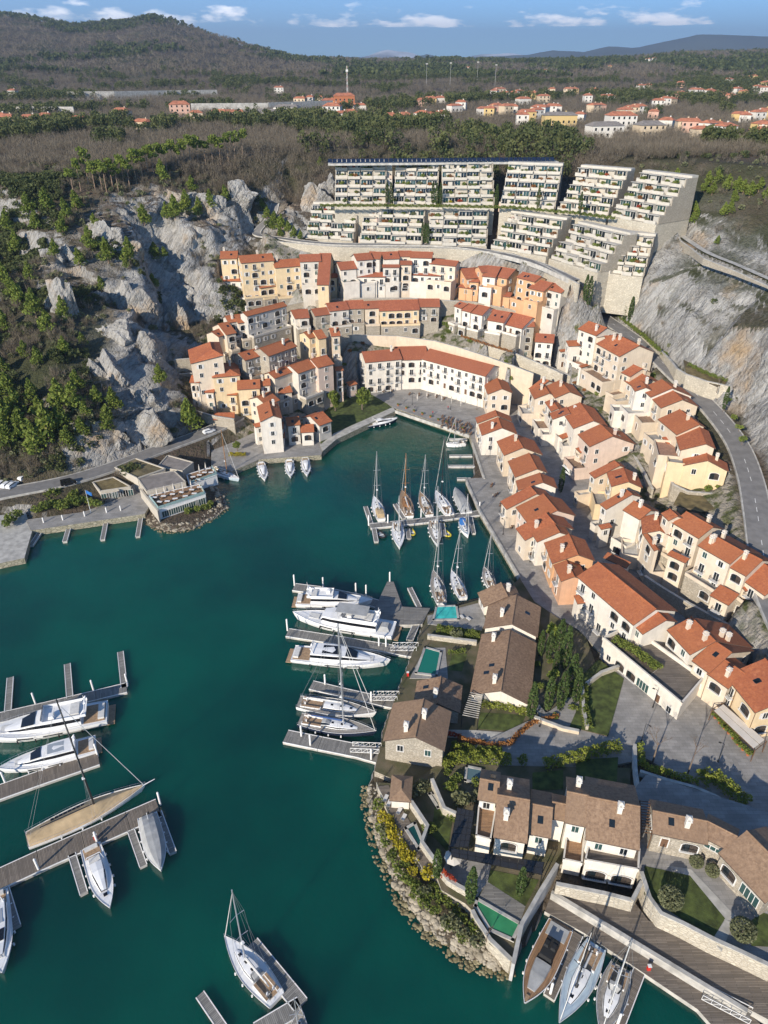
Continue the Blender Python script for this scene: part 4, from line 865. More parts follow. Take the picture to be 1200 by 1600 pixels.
# ------------------------------------------------------------------ the ground, cut for the buildings
ny, nx = GX.shape
idx = np.arange(nx*ny).reshape(ny, nx)
quads = np.stack([idx[:-1, :-1], idx[:-1, 1:], idx[1:, 1:], idx[1:, :-1]], -1).reshape(-1, 4)
def ground_material():
    m = mat('ground', (.1, .08, .06), .95, spec=.2); n, l, b = nodes_of(m)
    g = n.new('ShaderNodeNewGeometry'); pos = g.outputs['Position']
    at = n.new('ShaderNodeAttribute'); at.attribute_name = 'rock'
    # woodland floor and scrub
    c = mixn(n, l, mapr(n, l, noise(n, l, pos, .05, 8, .65), .38, .62), (.085, .062, .044), (.15, .115, .085))
    c = mixn(n, l, mapr(n, l, noise(n, l, pos, .011, 7, .6), .50, .62), c, (.062, .066, .03))
    c = mixn(n, l, mapr(n, l, noise(n, l, pos, .9, 5), .5, .75), c, (.055, .055, .025))
    # limestone
    r = mixn(n, l, mapr(n, l, noise(n, l, pos, .12, 8, .65), .36, .64), (.27, .262, .248), (.47, .45, .42))
    ro = n.new('ShaderNodeMapping'); ro.inputs['Rotation'].default_value = (0, -.55, .15); l.new(pos, ro.inputs[0])
    s1 = noise(n, l, ro.outputs[0], .6, 8, .62, (1.9, .5, .16)); s2 = noise(n, l, ro.outputs[0], 1.6, 6, .6, (1.8, .6, .2))
    r = mixn(n, l, mapr(n, l, s1, .46, .62, 0, .85), r, (.20, .185, .165)); r = mixn(n, l, mapr(n, l, s2, .5, .66, 0, .6), r, (.50, .465, .40))
    r = mixn(n, l, mapr(n, l, noise(n, l, pos, .055, 5), .56, .72, 0, .75), r, (.42, .27, .13))
    r = mixn(n, l, mapr(n, l, noise(n, l, pos, .16, 7, .7), .58, .70, 0, .7), r, (.13, .11, .075))
    ub = n.new('ShaderNodeAttribute'); ub.attribute_name = 'urban'
    uc = mixn(n, l, mapr(n, l, noise(n, l, pos, .35, 5), .45, .6), (.34, .30, .24), (.09, .10, .035)); c = mixn(n, l, ub.outputs['Fac'], c, uc)
    sp = n.new('ShaderNodeSeparateXYZ'); l.new(g.outputs['True Normal'], sp.inputs[0])
    f = n.new('ShaderNodeMath'); f.operation = 'MULTIPLY'; f.use_clamp = True
    l.new(mapr(n, l, sp.outputs['Z'], .93, .70), f.inputs[0]); l.new(mapr(n, l, at.outputs['Fac'], .3, .65), f.inputs[1])
    l.new(mixn(n, l, mapr(n, l, at.outputs['Fac'], .82, .98), mixn(n, l, mapr(n, l, sp.outputs['Z'], .62, .45), mixn(n, l, f.outputs[0], c, r), r), r), b.inputs['Base Color'])
    vo = n.new('ShaderNodeTexVoronoi'); vo.feature = 'DISTANCE_TO_EDGE'; mv = n.new('ShaderNodeMapping'); mv.inputs['Scale'].default_value = (.55, .22, .3); mv.inputs['Rotation'].default_value = (.3, .5, .2); l.new(pos, mv.inputs[0]); l.new(mv.outputs[0], vo.inputs['Vector']); vo.inputs['Scale'].default_value = 1
    h = n.new('ShaderNodeMath'); h.operation = 'ADD'; l.new(noise(n, l, pos, .8, 8, .65), h.inputs[0]); l.new(s1, h.inputs[1])
    h2 = n.new('ShaderNodeMath'); h2.operation = 'MULTIPLY_ADD'; l.new(mapr(n, l, vo.outputs['Distance'], 0, .12), h2.inputs[0]); h2.inputs[1].default_value = .16; l.new(h.outputs[0], h2.inputs[2]); bumpn(n, l, h2.outputs[0], 1.1, b)
    return m
FOOT_N = 0
for poly, z in FOOT:
    cx = sum(p[0] for p in poly)/len(poly); cy = sum(p[1] for p in poly)/len(poly); rr = max(math.hypot(p[0]-cx, p[1]-cy) for p in poly)+3
    j0, j1 = np.searchsorted(ys, cy-rr), np.searchsorted(ys, cy+rr)
    if j1 <= j0: continue
    sx, sy, sz = GX2[j0:j1], GY2[j0:j1], GZ2[j0:j1]
    m = (inpoly(sx, sy, poly) | (pdist(sx, sy, poly+[poly[0]]) < 1.3)) & (sz > z); sz[m] = z
me = np_mesh('ground', np.stack([GX2, GY2, GZ2], -1).reshape(-1, 3), quads, [ground_material()])
a = me.attributes.new('rock', 'FLOAT', 'POINT'); a.data.foreach_set('value', np.clip(K, 0, 1).astype(np.float32).ravel())
UV_ = [P(a_, b_, z_)[:2] for a_, b_, z_ in [(300,640,8),(285,560,16),(330,480,26),(345,440,36),(420,395,42),(520,392,45),(720,392,45),(860,412,44),(915,462,30),(1000,545,25),(1060,610,22),(1110,680,19),(1150,760,14),(1170,850,12),(1240,1000,8),(1200,1100,4),(1000,1080,3),(850,930,2),(740,690,2),(600,620,2),(400,700,2)]]
ua = me.attributes.new('urban', 'FLOAT', 'POINT'); dU = pdist(GX2, GY2, UV_+[UV_[0]]); inU = inpoly(GX2, GY2, UV_); ua.data.foreach_set('value', np.where(inU, np.clip(dU/3, 0, 1), 0).astype(np.float32).ravel())
ground = structure(link('ground', me))
def ground_z(x, y):
    j = min(max(np.searchsorted(ys, y)-1, 0), ny-2); u = GX[j]; i = min(max(np.searchsorted(u, x)-1, 0), nx-2)
    tx = min(max((x-u[i])/(u[i+1]-u[i]), 0), 1); ty = (y-ys[j])/(ys[j+1]-ys[j])
    return (GZ2[j, i]*(1-tx)+GZ2[j, i+1]*tx)*(1-ty)+(GZ2[j+1, i]*(1-tx)+GZ2[j+1, i+1]*tx)*ty
def hit(px, py, lo=60, hi=3000):
    """where the sight line through a photo pixel meets the ground"""
    a, b, c = ray(px, py); t = lo; step = .8
    while t < hi:
        x, y, z = a*t, b*t, CAM_H+c*t
        if z < ground_z(x, y): return Vector((x, y, ground_z(x, y)))
        t += step if t < 500 else step*4
    return None

# footpath across the left cliff, laid on the rock
pq = [hit(a_, b_) for a_, b_ in [(240,408),(252,405),(262,402),(274,395),(285,389),(298,383),(312,380),(328,377),(342,376)]]; mb = MB()
for a_, b_ in zip(pq, pq[1:]):
    d_ = b_-a_; n_p = Vector((-d_.y, d_.x, 0)).normalized()*1.0; z_ = Vector((0, 0, .5)); mb.slab([a_-n_p+z_, b_-n_p+z_, b_+n_p+z_, a_+n_p+z_], 1.4, CONC)
structure(mb.build('hill_path'))
# far villages: the woods keep off them
LV = [(22,151),(4,195),(14,197),(50,199),(75,197),(125,197),(192,187),(308,191),(345,188),(360,189),(375,190),(470,165),(485,162),(500,160),(560,174),(548,190),(535,192),(225,203),(436,146),(620,196),(632,194),(610,194)]
RV = [(662,167),(672,164),(687,161),(710,175),(720,172),(680,192),(690,190),(660,192),(772,151),(780,148),(788,152),(802,154),(810,151),(817,163),(775,174),(765,183),(757,180),(800,176),(790,179),(815,195),(822,190),(837,186),(843,181),(867,176),(860,178),(862,146),(895,147),(887,147),(927,146),(917,160),(950,158),(944,160),(927,176),(935,174),(985,180),(995,178),(975,182),(1000,140),(1012,140),(1062,137),(1090,149),(1083,147),(1117,151),(1108,150),(1150,148),(1160,150),(1140,157),(1128,154),(1182,143),(1192,146),(1195,135),(1137,131),(1167,126),(1176,124),(1047,163),(1038,165),(1062,156),(1027,168),(1067,205),(1078,207),(1115,207),(1105,210),(1092,216),(1130,214),(1155,189),(1163,191),(1190,187),(1181,190),(1187,210),(1197,213),(1185,222),(1022,94),(1012,97),(852,116),(952,109),(732,111),(1040,200),(830,155),(848,160),(905,190),(1020,185)]
FARCLEAR = []
for x_, y_ in LV+RV+[(283,182),(538,170),(515,170),(520,186),(872,202),(942,215),(967,204),(1012,212),(450,185),(415,189)]:
    q_ = hit(x_, y_, 330, 4200)
    if q_: FARCLEAR.append((q_.x, q_.y, 12))
# ------------------------------------------------------------------ crags standing out of the hillside
from mathutils import noise as mnoise
GROUND_M = MAT['ground']
def crag(x, y, w, d, h, label, seed, sink=.56):
    w, d, h = w*1.25, d*1.25, h*1.15
    p = hit(x, y)
    if p is None: return
    r = random.Random(seed); bm = bmesh.new()
    for k in range(3):
        b2 = bmesh.new(); bmesh.ops.create_icosphere(b2, subdivisions=4, radius=1); ax = [Vector((r.gauss(0, 1), r.gauss(0, 1), r.gauss(.15, .45))).normalized() for _ in range(26)]; dd = [r.uniform(.34, .85) for _ in ax]; o = Vector((r.uniform(-.45, .45), r.uniform(-.35, .35), r.uniform(-.25, .15)*(k > 0))); s = 1 if k == 0 else r.uniform(.55, .8)
        for v in b2.verts:
            q = v.co.normalized(); k_ = min([1.0]+[t/q.dot(a) for a, t in zip(ax, dd) if q.dot(a) > .12])
            n_ = mnoise.ridged_multi_fractal(Vector((q.x*3+q.z*1.2, q.y*3, q.z*1.1))+Vector((seed, k, 0)), .9, 2.2, 5, 1., 2.); n2 = mnoise.noise(Vector((q.x*14+q.z*5, q.y*14, q.z*3))+Vector((seed, 0, 0)))
            v.co = (q*(k_*(.86+.15*n_+.09*n2)))*s+o; v.co = Vector((v.co.x*w/2, v.co.y*d/2, v.co.z*h/2))
        me_ = bpy.data.meshes.new('t'); b2.to_mesh(me_); b2.free(); bm.from_mesh(me_); bpy.data.meshes.remove(me_)
    me = bpy.data.meshes.new('rock_crag'); bm.to_mesh(me); bm.free(); me.materials.append(GROUND_M); me.attributes.new('rock', 'FLOAT', 'POINT').data.foreach_set('value', np.ones(len(me.vertices), np.float32))
    o_ = tag(link('rock_crag', me, None, (p.x, p.y, p.z+h*(.5-sink)), r.uniform(-.5, .5)), label, 'crag'); o_.rotation_euler = (r.uniform(-.15, .15), r.uniform(-.25, .05), r.uniform(-.4, .4))
for i_, (x, y, w, d, h, l) in enumerate([(88,480,15,10,27,'tall pale rust stained crag on the left hillside'), (97,398,15,10,12,'squat pale crag above the rust stained crag'), (185,520,18,12,22,'central crag of the left cliff'), (172,585,16,12,18,'crag below the central crag of the left cliff'), (215,470,16,10,20,'upper crag in the shaded left cliff'), (215,620,16,10,14,'crag near the hipped house under the left cliff'), (225,680,22,10,16,'broad crag above the harbour road bend'), (182,700,16,9,12,'low crag beside the harbour road'), (172,370,20,12,18,'broad pale crag below the tall pines'), (200,395,14,9,12,'small crag right of the broad pale crag'), (240,400,15,9,12,'crag under the footpath on the left cliff'), (275,500,16,11,26,'steep crag left of the yellow houses'), (300,470,14,10,22,'shaded crag closest to the yellow houses'), (245,555,15,10,18,'crag left of the hipped cream house'), (482,318,26,16,30,'big pale rock outcrop left of the upper apartments'), (505,300,16,12,16,'rock shoulder beside the first upper apartment block'), (330,320,18,12,14,'crag on the rim above the yellow houses'), (375,310,18,12,14,'crag right of the rim pines'), (290,320,14,10,12,'crag among the rim pines')]): crag(x, y, w, d, h, l, i_*7+3)
# ------------------------------------------------------------------ vegetation
nr = np.random.default_rng(5)
def leaf_quads(C, size, up=.0):
    """one small randomly turned quad at every centre in C"""
    k = len(C); a = nr.normal(size=(k, 3)); a[:, 2] *= (1-up); a /= np.linalg.norm(a, axis=1, keepdims=True)+1e-9
    b = nr.normal(size=(k, 3)); b -= a*(a*b).sum(1, keepdims=True); b /= np.linalg.norm(b, axis=1, keepdims=True)+1e-9
    s = size*nr.uniform(.6, 1.35, (k, 1)); 
    V = np.stack([C-a*s-b*s*.6, C+a*s-b*s*.6, C+a*s*.7+b*s*.7, C-a*s*.7+b*s*.7], 1).reshape(-1, 3)
    return V, np.arange(4*k).reshape(-1, 4)
def blob(c, r, k, shell=.55):
    v = nr.normal(size=(k, 3)); v /= np.linalg.norm(v, axis=1, keepdims=True); q = nr.uniform(shell, 1, (k, 1))**.6
    return np.array(c)+v*q*np.array(r)
PINE_L = leaf('pine_needles', (.09, .13, .022), (.20, .225, .045)); CYP_L = leaf('cypress_leaves', (.035, .062, .018), (.085, .115, .03)); BUSH_L = leaf('bush_leaves', (.085, .12, .024), (.19, .21, .045))
OLIVE_L = leaf('grey_green_leaves', (.11, .12, .06), (.21, .21, .11)); YEL_L = leaf('yellow_leaves', (.25, .22, .02), (.42, .34, .03)); RED_L = leaf('red_creeper_leaves', (.28, .03, .02), (.42, .10, .03)); RUST_L = leaf('rust_leaves', (.22, .09, .03), (.30, .15, .05))
EVER_L = leaf('evergreen_leaves', (.045, .06, .022), (.105, .115, .04)); TWIG = leaf('bare_twigs', (.125, .104, .073), (.22, .18, .13)); BARK = mat('bark', (.16, .12, .09), .9, .3, 3); BARKP = mat('pine_bark', (.28, .19, .13), .9, .3, 3)
def crown(name, parts, m): 
    V = []; Q = []; o = 0
    for C, s in parts:
        v, q = leaf_quads(C, s); V.append(v); Q.append(q+o); o += len(v)
    return np_mesh(name, np.concatenate(V), np.concatenate(Q), [m])
def trunk(name, h, r, m, lean=.0, limbs=3, seed=0, spread=.25):
    mb = MB(); rr = random.Random(seed); p = Vector((0, 0, -.8)); q = Vector((lean, lean*.4, h*.55)); t = Vector((lean*1.6, lean*.2, h*.92))
    mb.bar(p, q, r, m, 6, r*.65); mb.bar(q, t, r*.65, m, 5, r*.2)
    for i in range(limbs):
        z = h*rr.uniform(.35, .7); a = rr.uniform(0, 6.28); mb.bar((lean*.7, 0, z), (lean+math.cos(a)*h*spread, math.sin(a)*h*spread, z+h*.2), r*.35, m, 4, r*.12)
    return mb.data(name)
PINE_D = leaf('dark_pine_needles', (.06, .072, .026), (.135, .14, .05))
PROTO = {}
def pine_proto(i):
    h = 8.; parts = []
    for k in range(9):
        z = h*(.28+.68*k/8); w = (2.7-2.2*(k/8)**1.5)*nr.uniform(.8, 1.15); a = nr.uniform(0, 6.28); o = w*.35
        parts.append((blob((math.cos(a)*o, math.sin(a)*o, z), (w, w, 1.15), 85), .36))
    return trunk('trunk', h, .2, BARKP, seed=i), crown('crown', parts, PINE_L)
def tallpine_proto(i):
    h = 13.; parts = []
    for k in range(7):
        a = nr.uniform(0, 6.28); o = nr.uniform(.3, 1.9); z = h*nr.uniform(.66, .97); w = nr.uniform(1.1, 1.9)
        parts.append((blob((math.cos(a)*o, math.sin(a)*o, z), (w, w, .9), 60), .36))
    return trunk('trunk', h, .24, BARKP, seed=i, spread=.13), crown('crown', parts, PINE_L)
def cypress_proto(i):
    h = 9.; C = []
    z = nr.uniform(.05, 1, 620); w = .95*np.sin(np.pi*np.clip(z*.86+.1, 0, 1))**.8*nr.uniform(.75, 1.05, 620); a = nr.uniform(0, 6.28, 620)
    C = np.stack([np.cos(a)*w, np.sin(a)*w, z*h], -1)
    return trunk('trunk', h, .14, BARK, limbs=0), crown('crown', [(C, .2)], CYP_L)
def bush_proto(i, m=None, k=170, flat=.75):
    parts = [(blob((nr.uniform(-.45, .45), nr.uniform(-.45, .45), .62), (.75, .75, .6*flat), k//3), .15) for _ in range(3)]
    return trunk('stem', 1., .06, BARK, limbs=2, seed=i), crown('foliage', parts, m or BUSH_L)
def ball_proto(i):
    return trunk('stem', 1., .1, BARK, limbs=0), crown('foliage', [(blob((0, 0, .95), (1, 1, .95), 1400, .9), .085)], OLIVE_L)
def round_proto(i):
    h = 8.; parts = []
    for k in range(10):
        a = nr.uniform(0, 6.28); o = nr.uniform(.2, 1.7); z = h*nr.uniform(.35, .85); w = nr.uniform(1.2, 1.9); parts.append((blob((math.cos(a)*o, math.sin(a)*o, z), (w, w, 1.2), 90), .3))
    return trunk('trunk', h, .26, BARK, seed=i), crown('crown', parts, PINE_L)
def bare_proto(i):
    mb = MB(); rr = random.Random(i)
    def br(p, d, L, r, n):
        q = p+d*L; mb.bar(p, q, r, BARK, 4 if n > 1 else 3, r*.6)
        if n == 0: return
        for _ in range(rr.choice([3, 3, 4])):
            e = (d+Vector((rr.uniform(-.75, .75), rr.uniform(-.75, .75), rr.uniform(-.1, .6)))).normalized(); br(p+d*L*rr.uniform(.65, 1), e, L*rr.uniform(.55, .8), r*.55, n-1)
    mb2 = MB(); mb2.bar((0, 0, -.5), (0, 0, 1.9), .13, BARK, 6, .1); br(Vector((0, 0, 1.8)), Vector((0, 0, 1)), 1.6, .09, 4)
    return mb2.data('trunk'), mb.data('crown')
for nm, f, k in (('pine_tree', pine_proto, 3), ('tall_pine', tallpine_proto, 3), ('cypress', cypress_proto, 2), ('round_tree', round_proto, 2), ('shrub', bush_proto, 3), ('bare_tree', bare_proto, 2), ('topiary', ball_proto, 1)): PROTO[nm] = [f(i) for i in range(k)]
for nm, m in (('yellow_shrub', YEL_L), ('red_shrub', RED_L), ('rust_shrub', RUST_L), ('olive_shrub', OLIVE_L)): PROTO[nm] = [bush_proto(i, m) for i in range(2)]
def plant(kind, p, s, label, cat, group=None, name=None, sz=None):
    t, c = rng.choice(PROTO[kind]); r = thing(name or kind, p, label, cat, group, rng.uniform(0, 6.28))
    sc_ = (s, s, sz or s*rng.uniform(.9, 1.15)); link('trunk' if 'tree' in kind or kind in ('tall_pine', 'cypress') else 'stem', t, r, scale=sc_); link('crown' if 'tree' in kind or kind in ('tall_pine', 'cypress') else 'foliage', c, r, scale=sc_)
    return r
# pines on the left cliff and hill
for i_, (x, y, s) in enumerate(sorted([(105,350,1),(99,366,.8),(227,358,1.1),(275,346,1),(293,338,1.2),(312,340,.9),(170,412,1.1),(204,412,1.1),(125,418,.9),(244,408,1),(258,412,.7),(88,404,.8),(23,470,1),(31,483,1),(57,497,1.1),(76,520,1),(102,503,.9),(159,457,.7),(241,453,.8),(103,558,.8),(130,541,.6),(76,335,1.1),(142,392,1),(255,287,1),
 (61,574,.8),(96,640,1.2),(117,640,1.1),(123,615,.9),(153,636,.9),(180,645,.9),(174,682,1),(12,676,1.3),(42,694,1.3),(81,702,1.5),(18,706,1.2),(132,690,.8),(54,633,.9),(15,618,1),(252,602,.8),(8,520,.9),(60,360,.9),(30,400,1),(150,360,.7),(330,330,.9),(352,318,.8),(300,300,.8),(40,560,.7),(5,585,.8),(66,660,1),(100,672,1),(28,650,1),(135,655,.7),(60,712,1.1),(110,706,.9),(200,420,.6),(262,350,.8),(120,330,.9),(48,340,1),(15,365,1),(48,440,.8),(10,445,.8)])):
    p = hit(x, y)
    if p: plant('pine_tree', p, s*1.02, ordinal(i_)+' pine from the left on the rocky left hillside', 'pine tree', 'pines on the left hillside')
for i_, (x, y, s) in enumerate(sorted([(127,300,1),(140,294,1.1),(150,302,.95),(160,297,1.05),(168,306,1),(177,296,1.1),(186,303,1),(195,294,1.1),(204,299,.95),(214,290,1.05),(224,284,1),(233,278,1.1),(242,280,1),(252,272,1.05),(262,274,1),(271,268,1.1),(281,270,.95),(290,264,1),(300,266,1.1),(311,262,1),(322,260,1),(333,258,1.05),(345,257,1),(116,306,.95),(357,254,1),(368,252,1),(380,250,1)])):
    p = hit(x, y)
    if p: plant('tall_pine', p, s*.95, ordinal(i_)+' tall pale trunked pine from the left on the plateau rim', 'pine tree', 'tall pines on the left plateau rim')
p = hit(299, 678); plant('pine_tree', p, 1.35, 'big pine standing alone beside the harbour road bend', 'pine tree')
for x, y, s, l in [(524,642,1.0,'smaller round green tree on the waterfront lawn'), (566,640,1.25,'taller round green tree on the waterfront lawn by the plaza'), (371,704,.5,'low bushy tree on the small quay by the harbour road')]: plant('round_tree', P(x, y, 2), s, l, 'tree')
for i_, (x, y, s) in enumerate(sorted([(1084,352,.9),(1082,340,.8),(1112,305,.8),(1135,300,.9),(1140,335,.7),(1130,338,.7),(1120,288,.7),(1150,300,.8),(1160,305,.8),(1170,310,.9),(1105,290,.7),(1185,300,.8),(1195,315,.7),(1120,385,.5),(1100,300,.7),(1145,318,.7),(1052,300,.9),(1058,315,1),(1050,325,.9),(1062,330,.9),(1055,285,.8),(1066,300,.9),(1045,338,.8)])):
    p = hit(x, y)
    if p: plant('pine_tree', p, s*.85, ordinal(i_)+' pine from the left on the right cliff top', 'pine tree', 'pines on the right cliff')
for i_, (x, y, s) in enumerate(sorted([(418,345,.8),(430,352,.9),(440,360,1),(450,366,.8),(460,372,.8),(425,364,.7),(438,372,.7),(470,376,.6),(410,335,.7),(500,262,.6)])):
    p = hit(x, y)
    if p: plant('pine_tree', p, s*.85, ordinal(i_)+' tree from the left at the bend beside the apartments', 'tree', 'trees left of the terraced apartments')
def cyp(x, y, z, h, label, group=None):
    q = P(x, y, z) if z is not None else hit(x, y)
    if q: plant('cypress', q, h/9*1.12, label, 'cypress', group, sz=h/9*1.3)
for i_, (x, y, h) in enumerate([(843,1026,6),(856,1030,6.5),(870,1030,9),(880,1046,9.5),(888,1090,9.5),(874,1110,8.5),(855,1110,7.5),(898,1098,7.5),(828,1124,8),(866,1056,5.5)]): cyp(x, y, 2.4, h, ['upper left','second upper','tall third upper','tall fourth upper','tallest lower','lower middle','lower left','rightmost lower','lone lower gable','shorter central'][i_]+' cypress in the garden right of the long villa', 'cypresses beside the long villa')
for x, y, z, h, l in [(682,1372,3.2,6,'cypress at the end of the wooden pool deck'), (734,1412,3.2,7.5,'tall cypress beside the green pool on the point'), (811,1400,3.2,6,'cypress on the small lawn above the green pool'), (875,770,2.05,7,'lone cypress in the lane behind the waterfront row'), (1130,640,24,6,'cypress beside the striped shade on the cliff road')]: cyp(x, y, z, h, l)
for i_, (x, y, h) in enumerate([(912,478,8),(918,482,9),(924,476,8),(938,482,8),(974,506,7),(982,508,8)]): cyp(x, y, None, h, ORD[i_]+' slim cypress from the top along the cliff road', 'cypresses beside the cliff road')
for i_, (x, y, z) in enumerate([(605,318,63),(611,319,63),(676,319,63),(682,320,63),(688,320,63),(775,322,63),(840,326,63),(905,336,63),(660,380,48),(664,381,48),(668,382,48)]): cyp(x, y, z, 7, ORD[i_]+' slim cypress from the left between upper blocks' if z > 60 else ORD[i_-8]+' slim cypress from the left between lower blocks', 'cypresses between apartment blocks')
# planters of the terraced apartments
rng.shuffle(PLANTS)
def planter_rest():
    for m_, lo_, hi_ in ((BUSH_L, 0, .6), (OLIVE_L, .6, .8), (RUST_L, .8, 1.01)):
        q_ = [(p, s) for p, t, s in PLANTS[110:] if lo_ <= t < hi_]
        scatter('planter_greenery', leaf_quads(np.concatenate([blob((nr.uniform(-.45, .45), nr.uniform(-.45, .45), .62), (.75, .75, .5), 55) for _ in range(3)]), .15), np.array([tuple(p) for p, s in q_]), np.array([s*.95 for p, s in q_]), m_)
for p, t, s in PLANTS[:110]:
    k = 'shrub' if t < .52 else 'olive_shrub' if t < .72 else 'rust_shrub' if t < .86 else 'red_shrub' if t < .94 else 'yellow_shrub'
    plant(k, p, s*.85, {'shrub': 'green', 'olive_shrub': 'grey green', 'rust_shrub': 'rust coloured', 'red_shrub': 'red', 'yellow_shrub': 'yellow'}[k]+' shrub in a planter of the terraced apartments', 'shrub', k.replace('_', ' ')+'s in apartment planters', 'shrub')
# scrub, bushes and woods nobody could count
def scatter(name, proto, pts, s, m, tilt=True):
    """many copies of one small mesh, instanced on points by geometry nodes (one object of kind stuff)"""
    V, Q = proto; k = len(pts); src = bpy.data.objects.new(name+'_source', np_mesh(name+'_source', V, Q, [m]))
    me = bpy.data.meshes.new(name); me.vertices.add(k); me.vertices.foreach_set('co', np.ascontiguousarray(pts, np.float32).ravel())
    me.attributes.new('size', 'FLOAT', 'POINT').data.foreach_set('value', np.asarray(s, np.float32))
    rv = np.zeros((k, 3), np.float32); rv[:, 2] = nr.uniform(0, 6.28, k); me.attributes.new('turn', 'FLOAT_VECTOR', 'POINT').data.foreach_set('vector', rv.ravel()); me.materials.append(m); me.update()
    g = bpy.data.node_groups.new(name, 'GeometryNodeTree'); g.interface.new_socket('Geometry', in_out='INPUT', socket_type='NodeSocketGeometry'); g.interface.new_socket('Geometry', in_out='OUTPUT', socket_type='NodeSocketGeometry')
    N = g.nodes; gi, go = N.new('NodeGroupInput'), N.new('NodeGroupOutput'); ip = N.new('GeometryNodeInstanceOnPoints'); oi = N.new('GeometryNodeObjectInfo'); oi.inputs['Object'].default_value = src
    a1 = N.new('GeometryNodeInputNamedAttribute'); a1.data_type = 'FLOAT'; a1.inputs['Name'].default_value = 'size'; a2 = N.new('GeometryNodeInputNamedAttribute'); a2.data_type = 'FLOAT_VECTOR'; a2.inputs['Name'].default_value = 'turn'
    L = g.links; L.new(gi.outputs[0], ip.inputs['Points']); L.new(oi.outputs['Geometry'], ip.inputs['Instance']); L.new(a1.outputs[0], ip.inputs['Scale']); L.new(a2.outputs[0], ip.inputs['Rotation']); L.new(ip.outputs[0], go.inputs[0])
    o = link(name, me); o.modifiers.new('scatter', 'NODES').node_group = g
    return stuff(o)
def sliver_tree(k, h, w, size, thin):
    C = blob((0, 0, h*.62), (w, w, h*.4), k, .2); d = C-np.array([0, 0, h*.15]); d /= np.linalg.norm(d, axis=1, keepdims=True); d += nr.normal(size=d.shape)*.35
    b = np.cross(d, nr.normal(size=d.shape)); b /= np.linalg.norm(b, axis=1, keepdims=True); s = size*nr.uniform(.6, 1.3, (k, 1))
    V = np.stack([C-d*s-b*thin, C-d*s+b*thin, C+d*s], 1).reshape(-1, 3); return V, np.arange(3*k).reshape(-1, 3)
def gz_many(x, y): return np.array([ground_z(a, b) for a, b in zip(x, y)])
def sample(n, y0, y1, hw=.62, power=1.):
    y = y0+(y1-y0)*nr.uniform(0, 1, n)**power; x = nr.uniform(-1, 1, n)*(y*hw+40); return x, y
def quad_tree(k, h, w, size): return leaf_quads(blob((0, 0, h*.6), (w, w, h*.42), k, .35), size)
def keep_off(x, y):
    m = np.ones(len(x), bool)
    for q, w in ROADS:
        m &= pdist(x, y, [(p.x, p.y) for p in q]) > w/2+2
    for poly, z in FOOT+[f for f in FLATS]: m &= ~inpoly(x, y, poly)
    return m
planter_rest()
# plateau woods
x, y = sample(42000, 366, 1500, power=1.35); ev = fbm(x/75, y/75, 4, 77); z = gz_many(x, y)
pxs = 600+CAM_F*x/(y*CT+(CAM_H-z)*ST); pys = 800-CAM_F*(y*ST+(z-CAM_H)*CT)/(y*CT+(CAM_H-z)*ST)
belt = ((pys > 186) & (pys < 246) & (pxs < 640) & (pys > 196-pxs*.01)) | ((pys > 185) & (pys < 222) & (pxs > 560) & (pxs < 800) & (ev > .55))
evg = np.where(belt, ev > .515, ev > .60) & ~((pxs < 330) & (pys > 225) & (ev < .55))
evg &= ~((pxs > 470) & (pxs < 960) & (pys > 212) & (nr.random(len(x)) < .65))
clear = (y < 372) & (np.abs(x-30) < 90)
for hx, hy, hr in FARCLEAR: clear |= (np.hypot(x-hx, y-hy) < hr) | ((np.abs(x/y-hx/hy) < hr*.55/hy) & (y < hy) & (y > hy-34))
base = np.stack([x, y, z-.2], -1)
m = evg & ~clear; EVG_P = base[m]
i1 = nr.random(m.sum()) < .5; PN = mat('far_pines', (.05, .065, .02), .9)
scatter('evergreen_woodland', quad_tree(80, 9, 2.8, .55), base[m][i1], nr.uniform(.6, 1.2, i1.sum()), EVER_L); scatter('evergreen_woodland', quad_tree(80, 10, 2.6, .55), base[m][~i1], nr.uniform(.6, 1.15, (~i1).sum()), PINE_D)
b_ = base[~evg & ~clear]; scatter('bare_woodland', sliver_tree(80, 6, 2.6, .8, .06), b_, nr.uniform(.6, 1.25, len(b_)), TWIG)
# beyond 1.5 km: coarser
x, y = sample(20000, 1450, 4200, .66, 1.2); ev = fbm(x/260, y/260, 4, 78); z = gz_many(x, y); base = np.stack([x, y, z-.3], -1); m = ev > .47
scatter('evergreen_woodland', quad_tree(20, 7, 4.5, 1.7), base[m], nr.uniform(.8, 1.5, m.sum()), EVER_L); scatter('bare_woodland', sliver_tree(22, 7, 6, 2.2, .35), base[~m], nr.uniform(.8, 1.5, (~m).sum()), TWIG)
# left hill and rim of the right cliff: scrub and undergrowth
def region(n, x0, x1, y0, y1): return nr.uniform(x0, x1, n), nr.uniform(y0, y1, n)
x, y = region(21000, -260, -52, 170, 372); x2, y2 = region(900, 95, 330, 250, 372); x, y = np.concatenate([x, x2]), np.concatenate([y, y2])
jj = np.clip(np.searchsorted(ys, y)-1, 0, ny-2); ii = np.array([np.searchsorted(GX[j], a) for j, a in zip(jj, x)]); ii = np.clip(ii, 1, nx-2)
slope = np.hypot(gx[jj, ii], gy[jj, ii]); kk = K[jj, ii]; dz = GZ2[np.clip(jj+1, 0, ny-1), ii]-GZ2[jj, ii]
z = gz_many(x, y); ok = keep_off(x, y) & (z > 4.5) & (nr.random(len(x)) > np.clip(kk*1.1-.25, 0, .8)) & (fbm(x/9, y/9, 3, 55) > .36+.2*kk); base = np.stack([x, y, z-.2], -1)[ok]; ev = fbm(base[:, 0]/16, base[:, 1]/16, 3, 91); t = nr.random(len(base))
e = ev > .59
